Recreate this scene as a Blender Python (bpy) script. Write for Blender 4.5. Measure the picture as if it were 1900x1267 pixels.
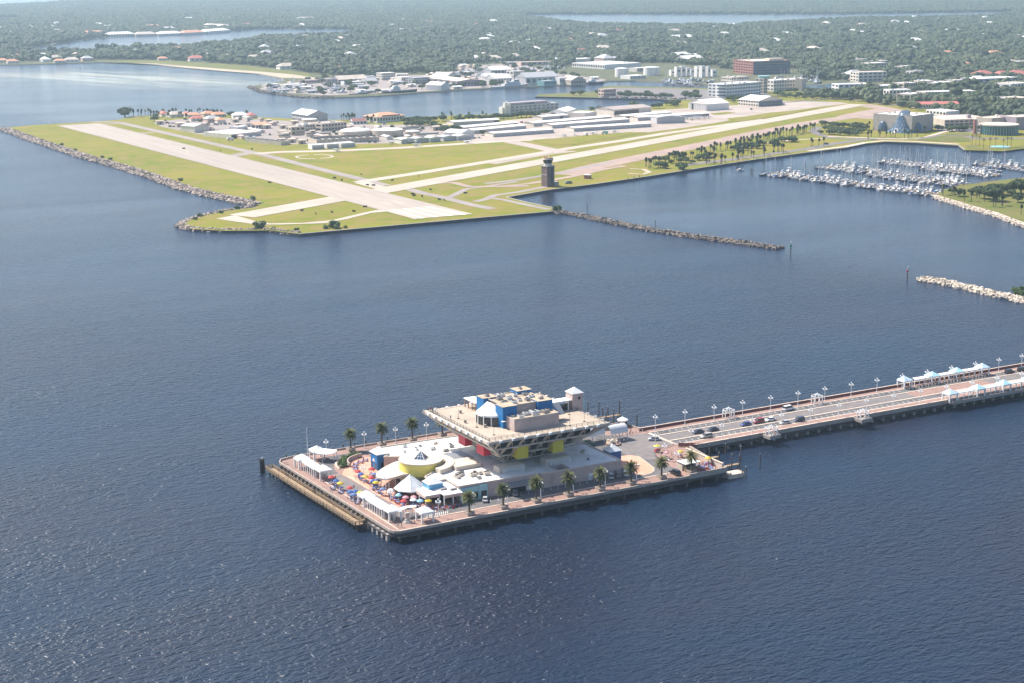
import bpy, bmesh, math, random
import numpy as np
from mathutils import Matrix, Vector
R = math.radians
scene = bpy.context.scene
for o in list(bpy.data.objects):
    bpy.data.objects.remove(o)

# ------------------------------------------------------------------ camera
# World frame: X = west along the pier, Y = south, Z = up, metres, origin at the pier head's north-east corner.
CAM = (-203.21, -433.78, 171.2)
YAW, PITCH, ROLL = R(29.4), 0.2226624, -0.0085192
fw = Vector((math.sin(YAW) * math.cos(PITCH), math.cos(YAW) * math.cos(PITCH), -math.sin(PITCH)))
rt = Vector((math.cos(YAW), -math.sin(YAW), 0))
up = rt.cross(fw)
r2 = rt * math.cos(ROLL) + up * math.sin(ROLL)
u2 = -rt * math.sin(ROLL) + up * math.cos(ROLL)
cd = bpy.data.cameras.new('camera')
cd.sensor_fit = 'HORIZONTAL'
cd.angle = 2 * math.atan(950 / 3052.8)
cd.clip_start, cd.clip_end = 1.0, 120000.0
cam = bpy.data.objects.new('camera', cd)
scene.collection.objects.link(cam)
m = Matrix((r2, u2, -fw)).transposed().to_4x4()
m.translation = CAM
cam.matrix_world = m
scene.camera = cam

# ------------------------------------------------------------------ light
SUN_ANGLE, SUN_ELEV = R(121), R(51)      # direction to the sun (from +X, anticlockwise), elevation
sv = Vector((math.cos(SUN_ANGLE) * math.cos(SUN_ELEV), math.sin(SUN_ANGLE) * math.cos(SUN_ELEV), math.sin(SUN_ELEV)))
world = bpy.data.worlds.new('World')
scene.world = world
world.use_nodes = True
nt = world.node_tree
sky = nt.nodes.new('ShaderNodeTexSky')
sky.sky_type = 'NISHITA'
sky.sun_disc = False
sky.sun_elevation = SUN_ELEV
sky.sun_rotation = math.atan2(sv.x, sv.y)
sky.air_density, sky.dust_density, sky.ozone_density = 1.0, 1.6, 3.0
sky.altitude = 100
bg = nt.nodes['Background']
bg.inputs['Strength'].default_value = 0.102
nt.links.new(sky.outputs[0], bg.inputs[0])
sd = bpy.data.lights.new('sun', 'SUN')
sd.energy, sd.angle, sd.color = 4.2, R(0.53), (1.0, 0.94, 0.85)
sun = bpy.data.objects.new('sun', sd)
scene.collection.objects.link(sun)
sun.rotation_euler = sv.to_track_quat('Z', 'Y').to_euler()
vs = scene.view_settings
vs.view_transform, vs.look, vs.exposure, vs.gamma = 'Standard', 'None', 0.95, 1.0
vs.use_curve_mapping = False
scene.render.engine = 'CYCLES'
scene.cycles.use_denoising = True
scene.cycles.max_bounces = 6
scene.cycles.diffuse_bounces = 2
scene.cycles.glossy_bounces = 3
scene.cycles.transmission_bounces = 3
scene.cycles.transparent_max_bounces = 6
scene.cycles.volume_bounces = 1
scene.cycles.sample_clamp_indirect = 6
scene.cycles.caustics_reflective = scene.cycles.caustics_refractive = False

# ------------------------------------------------------------------ materials
M = {}
def mat(key, col, rough=0.8, var=0.0, scale=1.0, bump=0.0, metal=0.0, spec=0.4, dirt=None, dirt_scale=0.3, stretch=None, col2=None, bscale=None):
    """Principled material with noise-driven colour variation, optional stains and relief, in world metres."""
    m = bpy.data.materials.new(key)
    m.use_nodes = True
    n, l = m.node_tree.nodes, m.node_tree.links
    b = n['Principled BSDF']
    b.inputs['Roughness'].default_value = rough
    b.inputs['Metallic'].default_value = metal
    b.inputs['Specular IOR Level'].default_value = spec
    b.inputs['Base Color'].default_value = (*col, 1)
    m.diffuse_color = (*col, 1)
    src = None
    if var or dirt or bump:
        tc = n.new('ShaderNodeTexCoord') if False else n.new('ShaderNodeNewGeometry')
        vec = tc.outputs['Position']
        if stretch:
            mp = n.new('ShaderNodeMapping')
            mp.inputs['Scale'].default_value = stretch
            l.new(vec, mp.inputs[0]); vec = mp.outputs[0]
    if var:
        t = n.new('ShaderNodeTexNoise')
        t.inputs['Scale'].default_value = scale
        t.inputs['Detail'].default_value = 6
        t.inputs['Roughness'].default_value = 0.65
        l.new(vec, t.inputs['Vector'])
        cr = n.new('ShaderNodeValToRGB')
        c2 = col2 or tuple(min(1, c * (1 + var)) for c in col)
        c1 = tuple(c * (1 - var) for c in col) if not col2 else col
        cr.color_ramp.elements[0].position, cr.color_ramp.elements[1].position = 0.32, 0.68
        cr.color_ramp.elements[0].color = (*c1, 1)
        cr.color_ramp.elements[1].color = (*c2, 1)
        l.new(t.outputs[0], cr.inputs[0])
        src = cr.outputs[0]
    if dirt:
        t = n.new('ShaderNodeTexNoise')
        t.inputs['Scale'].default_value = dirt_scale
        t.inputs['Detail'].default_value = 8
        t.inputs['Roughness'].default_value = 0.7
        l.new(vec, t.inputs['Vector'])
        cr = n.new('ShaderNodeValToRGB')
        cr.color_ramp.elements[0].position, cr.color_ramp.elements[1].position = 0.47, 0.66
        cr.color_ramp.elements[0].color, cr.color_ramp.elements[1].color = (0, 0, 0, 1), (0.75, 0.75, 0.75, 1)
        l.new(t.outputs[0], cr.inputs[0])
        mx = n.new('ShaderNodeMix'); mx.data_type = 'RGBA'
        l.new(cr.outputs[0], mx.inputs[0])
        if src: l.new(src, mx.inputs[6])
        else: mx.inputs[6].default_value = (*col, 1)
        mx.inputs[7].default_value = (*dirt, 1)
        src = mx.outputs[2]
    if src: l.new(src, b.inputs['Base Color'])
    if bump:
        t = n.new('ShaderNodeTexNoise')
        t.inputs['Scale'].default_value = bscale or scale * 3
        t.inputs['Detail'].default_value = 4
        l.new(vec, t.inputs['Vector'])
        bp = n.new('ShaderNodeBump')
        bp.inputs['Strength'].default_value = 0.6
        bp.inputs['Distance'].default_value = bump
        l.new(t.outputs[0], bp.inputs['Height'])
        l.new(bp.outputs[0], b.inputs['Normal'])
    M[key] = m
    return m

# pier
mat('brick_paving', (0.30, 0.185, 0.15), 0.85, 0.22, 0.6, dirt=(0.23, 0.16, 0.135), dirt_scale=0.12)
mat('orange_paving', (0.60, 0.30, 0.20), 0.85, 0.15, 0.7, dirt=(0.62, 0.42, 0.32), dirt_scale=0.15)
mat('tan_paving', (0.62, 0.50, 0.40), 0.85, 0.12, 0.8, dirt=(0.42, 0.33, 0.27), dirt_scale=0.3)
mat('asphalt', (0.115, 0.108, 0.108), 0.9, 0.22, 0.25, dirt=(0.17, 0.155, 0.15), dirt_scale=0.1)
mat('asphalt_pale', (0.175, 0.155, 0.148), 0.9, 0.18, 0.3, dirt=(0.23, 0.195, 0.18), dirt_scale=0.12)
mat('paint_white', (0.75, 0.72, 0.66), 0.7, 0.15, 2.0, dirt=(0.45, 0.4, 0.36), dirt_scale=1.5)
mat('paint_yellow', (0.6, 0.42, 0.1), 0.7, 0.2, 2.0)
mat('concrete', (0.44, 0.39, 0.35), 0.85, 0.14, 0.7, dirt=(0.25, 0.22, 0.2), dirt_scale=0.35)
mat('concrete_shaded', (0.095, 0.085, 0.08), 0.9, 0.25, 0.7, dirt=(0.05, 0.046, 0.042), dirt_scale=0.5)  # pier concrete with the shade of its near side put into the colour
mat('parapet', (0.42, 0.345, 0.29), 0.85, 0.15, 0.8, dirt=(0.33, 0.26, 0.23), dirt_scale=0.5)
mat('red_wall', (0.19, 0.07, 0.065), 0.8, 0.2, 0.8)
mat('white_roof', (0.80, 0.78, 0.74), 0.7, 0.05, 0.4, dirt=(0.55, 0.51, 0.47), dirt_scale=0.22)
mat('white_trim', (0.80, 0.79, 0.77), 0.6, 0.04, 1.0)
mat('white_canvas', (0.80, 0.79, 0.77), 0.75, 0.04, 1.2, dirt=(0.62, 0.6, 0.56), dirt_scale=0.5)
mat('wall_pink', (0.52, 0.41, 0.37), 0.85, 0.08, 0.5, dirt=(0.40, 0.31, 0.28), dirt_scale=0.3)
mat('wall_cream', (0.58, 0.50, 0.415), 0.85, 0.07, 0.6, dirt=(0.48, 0.41, 0.34), dirt_scale=0.35)
mat('terrace', (0.44, 0.36, 0.28), 0.85, 0.09, 0.35, dirt=(0.33, 0.26, 0.20), dirt_scale=0.16)
mat('gravel_roof', (0.46, 0.36, 0.255), 0.9, 0.15, 0.5, dirt=(0.29, 0.22, 0.165), dirt_scale=0.3)
mat('blue_panel', (0.012, 0.15, 0.38), 0.55, 0.12, 0.8, dirt=(0.03, 0.19, 0.40), dirt_scale=0.9, stretch=(1, 1, 0.12))
mat('blue_dark_panel', (0.012, 0.10, 0.30), 0.55, 0.1, 0.6)
mat('sky_blue_panel', (0.13, 0.36, 0.55), 0.55, 0.08, 0.6)
mat('red_panel', (0.62, 0.035, 0.06), 0.5, 0.08, 0.6)
mat('yellow_panel', (0.66, 0.55, 0.06), 0.5, 0.07, 0.6)
mat('yellow_wall', (0.72, 0.62, 0.14), 0.6, 0.06, 0.7)
mat('teal_wall', (0.36, 0.58, 0.58), 0.7, 0.06, 0.8)
mat('glass_dark', (0.015, 0.02, 0.028), 0.12, 0.3, 0.25, spec=0.6)
mat('glass_blue', (0.04, 0.085, 0.14), 0.12, 0.35, 0.4, spec=0.7)
mat('glass_teal', (0.02, 0.08, 0.095), 0.12, 0.35, 0.35, spec=0.7)
mat('metal_grey', (0.30, 0.31, 0.32), 0.45, 0.1, 1.5, metal=0.5)
mat('metal_dark', (0.06, 0.06, 0.065), 0.5, 0.2, 1.5)
mat('metal_pale', (0.60, 0.60, 0.60), 0.45, 0.08, 1.5, metal=0.2)
mat('wood', (0.31, 0.215, 0.13), 0.85, 0.3, 1.2, dirt=(0.19, 0.135, 0.09), dirt_scale=0.8)
mat('wood_dark', (0.045, 0.035, 0.03), 0.9, 0.3, 1.5)
mat('pile_wood', (0.12, 0.095, 0.08), 0.9, 0.3, 1.5)
mat('globe', (0.85, 0.85, 0.83), 0.35)
mat('rust', (0.30, 0.16, 0.10), 0.8, 0.3, 2.0)
mat('bronze', (0.30, 0.26, 0.22), 0.6, 0.25, 1.5)
for k, c in dict(red=(0.48, 0.06, 0.06), blue=(0.05, 0.12, 0.34), yellow=(0.62, 0.45, 0.05), paleblue=(0.13, 0.19, 0.36), white=(0.8, 0.79, 0.76), lilac=(0.16, 0.17, 0.33), sky=(0.28, 0.52, 0.72), pink=(0.62, 0.3, 0.33), green=(0.12, 0.4, 0.28), seafoam=(0.42, 0.68, 0.72), ice=(0.52, 0.66, 0.80)).items():
    mat('fabric_' + k, c, 0.8, 0.06, 1.5)
# plants
def leafmat(key, col, col2):
    m = bpy.data.materials.new(key); m.use_nodes = True
    n, l = m.node_tree.nodes, m.node_tree.links
    b = n['Principled BSDF']
    b.inputs['Roughness'].default_value = 0.7
    b.inputs['Specular IOR Level'].default_value = 0.25
    g = n.new('ShaderNodeNewGeometry'); oi = n.new('ShaderNodeObjectInfo')
    t = n.new('ShaderNodeTexNoise'); t.inputs['Scale'].default_value = 0.45; t.inputs['Detail'].default_value = 5
    l.new(g.outputs['Position'], t.inputs['Vector'])
    t2 = n.new('ShaderNodeTexNoise'); t2.inputs['Scale'].default_value = 0.006; t2.inputs['Detail'].default_value = 3    # groves of different species
    l.new(g.outputs['Position'], t2.inputs['Vector'])
    gr = n.new('ShaderNodeMath'); gr.operation = 'MULTIPLY_ADD'; gr.inputs[1].default_value = 1.1; l.new(t2.outputs[0], gr.inputs[0]); gr.inputs[2].default_value = -0.55
    sm = n.new('ShaderNodeMath'); sm.operation = 'ADD'; l.new(gr.outputs[0], sm.inputs[0]); l.new(t.outputs[0], sm.inputs[1])
    ad = n.new('ShaderNodeMath'); ad.operation = 'MULTIPLY_ADD'; ad.inputs[1].default_value = 0.45
    l.new(oi.outputs['Random'], ad.inputs[0]); l.new(sm.outputs[0], ad.inputs[2])
    cr = n.new('ShaderNodeValToRGB')
    cr.color_ramp.elements[0].position, cr.color_ramp.elements[1].position = 0.35, 0.95
    cr.color_ramp.elements[0].color, cr.color_ramp.elements[1].color = (*col, 1), (*col2, 1)
    l.new(ad.outputs[0], cr.inputs[0]); l.new(cr.outputs[0], b.inputs['Base Color'])
    M[key] = m
leafmat('leaf_wood', (0.020, 0.036, 0.018), (0.085, 0.100, 0.042))
leafmat('leaf_oak', (0.030, 0.055, 0.018), (0.085, 0.115, 0.035))
leafmat('leaf_palm', (0.045, 0.065, 0.018), (0.11, 0.12, 0.035))
leafmat('leaf_date', (0.05, 0.066, 0.016), (0.145, 0.14, 0.036))
leafmat('leaf_bush', (0.04, 0.075, 0.022), (0.10, 0.15, 0.04))
mat('bark', (0.13, 0.10, 0.075), 0.9, 0.3, 2.0)
mat('dead_frond', (0.34, 0.23, 0.12), 0.9, 0.3, 2.0)
# airfield and city
mat('runway', (0.375, 0.315, 0.262), 0.9, 0.10, 0.035, dirt=(0.29, 0.24, 0.21), dirt_scale=0.12, stretch=(1.0, 0.07, 1.0))
mat('runway_new', (0.45, 0.38, 0.305), 0.9, 0.08, 0.03, dirt=(0.38, 0.31, 0.245), dirt_scale=0.018)
mat('runway_pale', (0.66, 0.61, 0.56), 0.85, 0.08, 0.05, dirt=(0.52, 0.47, 0.42), dirt_scale=0.05)
mat('taxiway', (0.30, 0.25, 0.225), 0.9, 0.12, 0.05, dirt=(0.24, 0.20, 0.18), dirt_scale=0.03)
mat('old_runway', (0.36, 0.255, 0.205), 0.9, 0.16, 0.05, dirt=(0.28, 0.20, 0.16), dirt_scale=0.03)
mat('apron', (0.40, 0.325, 0.275), 0.9, 0.14, 0.03, dirt=(0.29, 0.235, 0.19), dirt_scale=0.02)
mat('sand', (0.42, 0.345, 0.24), 0.9, 0.12, 0.05)
mat('rock', (0.36, 0.29, 0.24), 0.9, 0.35, 0.5, bump=0.15, bscale=2.0)
mat('rock_dark', (0.19, 0.155, 0.13), 0.9, 0.4, 0.5, bump=0.15, bscale=2.0)
mat('rock_pale', (0.55, 0.47, 0.38), 0.9, 0.25, 0.5, bump=0.15, bscale=2.0)
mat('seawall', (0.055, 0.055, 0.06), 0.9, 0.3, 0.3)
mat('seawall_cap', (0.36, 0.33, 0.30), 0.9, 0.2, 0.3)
mat('b_white', (0.76, 0.72, 0.68), 0.75, 0.04, 0.2, dirt=(0.62, 0.57, 0.52), dirt_scale=0.1)
mat('b_grey', (0.46, 0.45, 0.45), 0.75, 0.06, 0.2, dirt=(0.36, 0.35, 0.35), dirt_scale=0.1)
mat('b_greybrown', (0.36, 0.32, 0.30), 0.8, 0.1, 0.15, dirt=(0.27, 0.23, 0.21), dirt_scale=0.1)
mat('b_tan', (0.56, 0.47, 0.37), 0.8, 0.08, 0.15, dirt=(0.42, 0.34, 0.26), dirt_scale=0.12)
mat('b_cream', (0.70, 0.63, 0.54), 0.8, 0.06, 0.15, dirt=(0.55, 0.48, 0.40), dirt_scale=0.1)
mat('b_pink', (0.58, 0.42, 0.36), 0.8, 0.1, 0.2)
mat('b_mauve', (0.34, 0.28, 0.30), 0.8, 0.08, 0.2)
mat('b_brick', (0.36, 0.15, 0.12), 0.85, 0.15, 0.3)
mat('b_towerbrick', (0.155, 0.105, 0.095), 0.85, 0.18, 0.6)
mat('b_teal', (0.25, 0.46, 0.44), 0.7, 0.06, 0.2)
mat('roof_white', (0.80, 0.77, 0.73), 0.6, 0.04, 0.1, dirt=(0.66, 0.62, 0.57), dirt_scale=0.06)
mat('roof_grey', (0.44, 0.43, 0.43), 0.6, 0.08, 0.15)
mat('roof_brown', (0.40, 0.33, 0.29), 0.7, 0.14, 0.1)
mat('roof_tan', (0.58, 0.49, 0.40), 0.8, 0.08, 0.1, dirt=(0.42, 0.34, 0.27), dirt_scale=0.06)
mat('roof_orange', (0.64, 0.31, 0.19), 0.8, 0.12, 0.3)
mat('roof_red', (0.46, 0.15, 0.12), 0.8, 0.12, 0.3)
mat('roof_darkred', (0.25, 0.11, 0.10), 0.8, 0.12, 0.3)
mat('tank_water', (0.05, 0.045, 0.035), 0.25, 0.2, 0.2)
mat('pool_water', (0.25, 0.62, 0.68), 0.2, 0.1, 0.3)
mat('black_item', (0.03, 0.03, 0.03), 0.7)
mat('coast_orange', (0.55, 0.09, 0.04), 0.5)
mat('navy', (0.02, 0.03, 0.06), 0.4)
mat('hull_white', (0.62, 0.61, 0.60), 0.3, 0.03, 0.6)
mat('hull_navy', (0.03, 0.045, 0.10), 0.3)
mat('boat_cover', (0.06, 0.14, 0.30), 0.8, 0.1, 1.0)
mat('boat_tan', (0.52, 0.43, 0.32), 0.8, 0.1, 1.0)
mat('mast', (0.62, 0.62, 0.62), 0.4)
mat('tyre', (0.02, 0.02, 0.02), 0.9)
mat('rim', (0.4, 0.4, 0.41), 0.35, metal=0.7)
mat('headlight', (0.7, 0.7, 0.68), 0.15)
mat('taillight', (0.35, 0.02, 0.02), 0.3)
for k, c in dict(silver=(0.46, 0.47, 0.48), black=(0.018, 0.018, 0.022), red=(0.33, 0.02, 0.025), blue=(0.03, 0.06, 0.22), navy=(0.025, 0.035, 0.075), white=(0.78, 0.78, 0.77), tan=(0.42, 0.37, 0.33), green=(0.03, 0.12, 0.1), grey=(0.2, 0.2, 0.21)).items():
    mat('car_' + k, c, 0.25, spec=0.6)
for k, c in dict(skin=(0.45, 0.27, 0.19), hair=(0.04, 0.025, 0.018), jeans=(0.05, 0.07, 0.14), khaki=(0.36, 0.29, 0.20), darkcloth=(0.04, 0.04, 0.045), redcloth=(0.45, 0.05, 0.05), whitecloth=(0.72, 0.7, 0.68), bluecloth=(0.10, 0.20, 0.42), greencloth=(0.15, 0.3, 0.2)).items():
    mat('p_' + k, c, 0.8)

# ------------------------------------------------------------------ mesh helpers
COL = scene.collection
class MB:
    """Collects shapes, builds one mesh."""
    def __init__(s): s.v, s.f, s.mi = [], [], []
    def add(s, v, f, mi=0):
        k = len(s.v); s.v += [tuple(p) for p in v]
        s.f += [tuple(i + k for i in q) for q in f]; s.mi += [mi] * len(f)
        return s
    def box(s, x0, x1, y0, y1, z0, z1, mi=0):
        v = [(x, y, z) for z in (z0, z1) for y in (y0, y1) for x in (x0, x1)]
        return s.add(v, [(0, 2, 3, 1), (4, 5, 7, 6), (0, 1, 5, 4), (2, 6, 7, 3), (0, 4, 6, 2), (1, 3, 7, 5)], mi)
    def prism(s, pts, z0, z1, mi=0, top=True, bottom=True):
        n = len(pts)
        a = sum(pts[i][0] * pts[(i + 1) % n][1] - pts[(i + 1) % n][0] * pts[i][1] for i in range(n))
        if a < 0: pts = pts[::-1]
        zt = z1 if callable(z1) else (lambda x, y: z1)
        v = [(p[0], p[1], z0) for p in pts] + [(p[0], p[1], zt(p[0], p[1])) for p in pts]
        f = [(i, (i + 1) % n, n + (i + 1) % n, n + i) for i in range(n)]
        if top: f.append(tuple(range(n, 2 * n)))
        if bottom: f.append(tuple(range(n - 1, -1, -1)))
        return s.add(v, f, mi)
    def cyl(s, x, y, z0, z1, r0, r1=None, n=10, mi=0, cap=True):
        r1 = r0 if r1 is None else r1
        v = [(x + r0 * math.cos(6.28318 * i / n), y + r0 * math.sin(6.28318 * i / n), z0) for i in range(n)]
        if r1 > 1e-4:
            v += [(x + r1 * math.cos(6.28318 * i / n), y + r1 * math.sin(6.28318 * i / n), z1) for i in range(n)]
            f = [(i, (i + 1) % n, n + (i + 1) % n, n + i) for i in range(n)]
            if cap: f += [tuple(range(n, 2 * n)), tuple(range(n - 1, -1, -1))]
        else:
            v.append((x, y, z1)); f = [(i, (i + 1) % n, n) for i in range(n)]
            if cap: f.append(tuple(range(n - 1, -1, -1)))
        return s.add(v, f, mi)
    def beam(s, p, q, w, h, mi=0):
        p, q = Vector(p), Vector(q); d = (q - p).normalized()
        a = Vector((0, 0, 1)).cross(d)
        if a.length < 1e-3: a = Vector((1, 0, 0))
        a.normalize(); b = d.cross(a)
        v = [e + a * sx * w / 2 + b * sy * h / 2 for e in (p, q) for sx, sy in ((-1, -1), (1, -1), (1, 1), (-1, 1))]
        return s.add(v, [(3, 2, 1, 0), (4, 5, 6, 7), (0, 1, 5, 4), (1, 2, 6, 5), (2, 3, 7, 6), (3, 0, 4, 7)], mi)
    def pyramid(s, x0, x1, y0, y1, z0, z1, mi=0, over=0.0):
        x0 -= over; x1 += over; y0 -= over; y1 += over
        v = [(x0, y0, z0), (x1, y0, z0), (x1, y1, z0), (x0, y1, z0), ((x0 + x1) / 2, (y0 + y1) / 2, z1)]
        return s.add(v, [(0, 1, 4), (1, 2, 4), (2, 3, 4), (3, 0, 4), (3, 2, 1, 0)], mi)
    def sphere(s, c, r, n=8, k=5, mi=0, sz=1.0):
        v = [(c[0], c[1], c[2] - r * sz)]
        for j in range(1, k):
            a = math.pi * j / k
            v += [(c[0] + r * math.sin(a) * math.cos(6.28318 * i / n), c[1] + r * math.sin(a) * math.sin(6.28318 * i / n), c[2] - r * sz * math.cos(a)) for i in range(n)]
        v.append((c[0], c[1], c[2] + r * sz))
        f = [(0, 1 + (i + 1) % n, 1 + i) for i in range(n)]
        for j in range(k - 2):
            o = 1 + j * n
            f += [(o + i, o + (i + 1) % n, o + n + (i + 1) % n, o + n + i) for i in range(n)]
        o = 1 + (k - 2) * n; e = len(v) - 1
        f += [(o + i, o + (i + 1) % n, e) for i in range(n)]
        return s.add(v, f, mi)
    def mesh(s, name, mats, smooth=False):
        me = bpy.data.meshes.new(name)
        me.from_pydata(s.v, [], s.f)
        for m in (mats if isinstance(mats, (list, tuple)) else [mats]): me.materials.append(M[m])
        if any(s.mi): me.polygons.foreach_set('material_index', s.mi)
        if smooth: me.polygons.foreach_set('use_smooth', [True] * len(me.polygons))
        me.update()
        return me
def link(name, data, parent=None, loc=(0, 0, 0), rz=0.0, scale=None):
    o = bpy.data.objects.new(name, data)
    COL.objects.link(o)
    o.location = loc
    if rz: o.rotation_euler = (0, 0, rz)
    if scale: o.scale = (scale,) * 3 if isinstance(scale, (int, float)) else scale
    if parent: o.parent = parent
    return o
def tag(o, label, cat, group=None):
    o['label'], o['category'] = label, cat
    if group: o['group'] = group
    return o
def thing(name, label, cat, loc=(0, 0, 0), rz=0.0, group=None, scale=None):
    return tag(link(name, None, None, loc, rz, scale), label, cat, group)
def part(name, mb, mats, parent=None, loc=(0, 0, 0), rz=0.0, smooth=False):
    return link(name, mb.mesh(name, mats, smooth), parent, loc, rz)
def setting(name, mb, mats, loc=(0, 0, 0), kind='structure'):
    o = part(name, mb, mats, None, loc); o['kind'] = kind
    return o
def spawn(name, proto, loc, rz, label, cat, group=None, scale=None):
    """proto: list of (part name, mesh, offset, [sub-parts of the same form])."""
    t = thing(name, label, cat, loc, rz, group, scale)
    for pn, me, off, subs in proto:
        p = link(pn, me, t, off)
        for sn, sm, so, _ in subs: link(sn, sm, p, so)
    return t
def in_poly(x, y, poly):
    x, y = np.asarray(x), np.asarray(y)
    r = np.zeros(x.shape, bool)
    n = len(poly)
    for i in range(n):
        (x1, y1), (x2, y2) = poly[i], poly[(i + 1) % n]
        c = ((y1 > y) != (y2 > y))
        with np.errstate(divide='ignore', invalid='ignore'):
            r ^= c & (x < (x2 - x1) * (y - y1) / (y2 - y1 + 1e-12) + x1)
    return r

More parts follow.
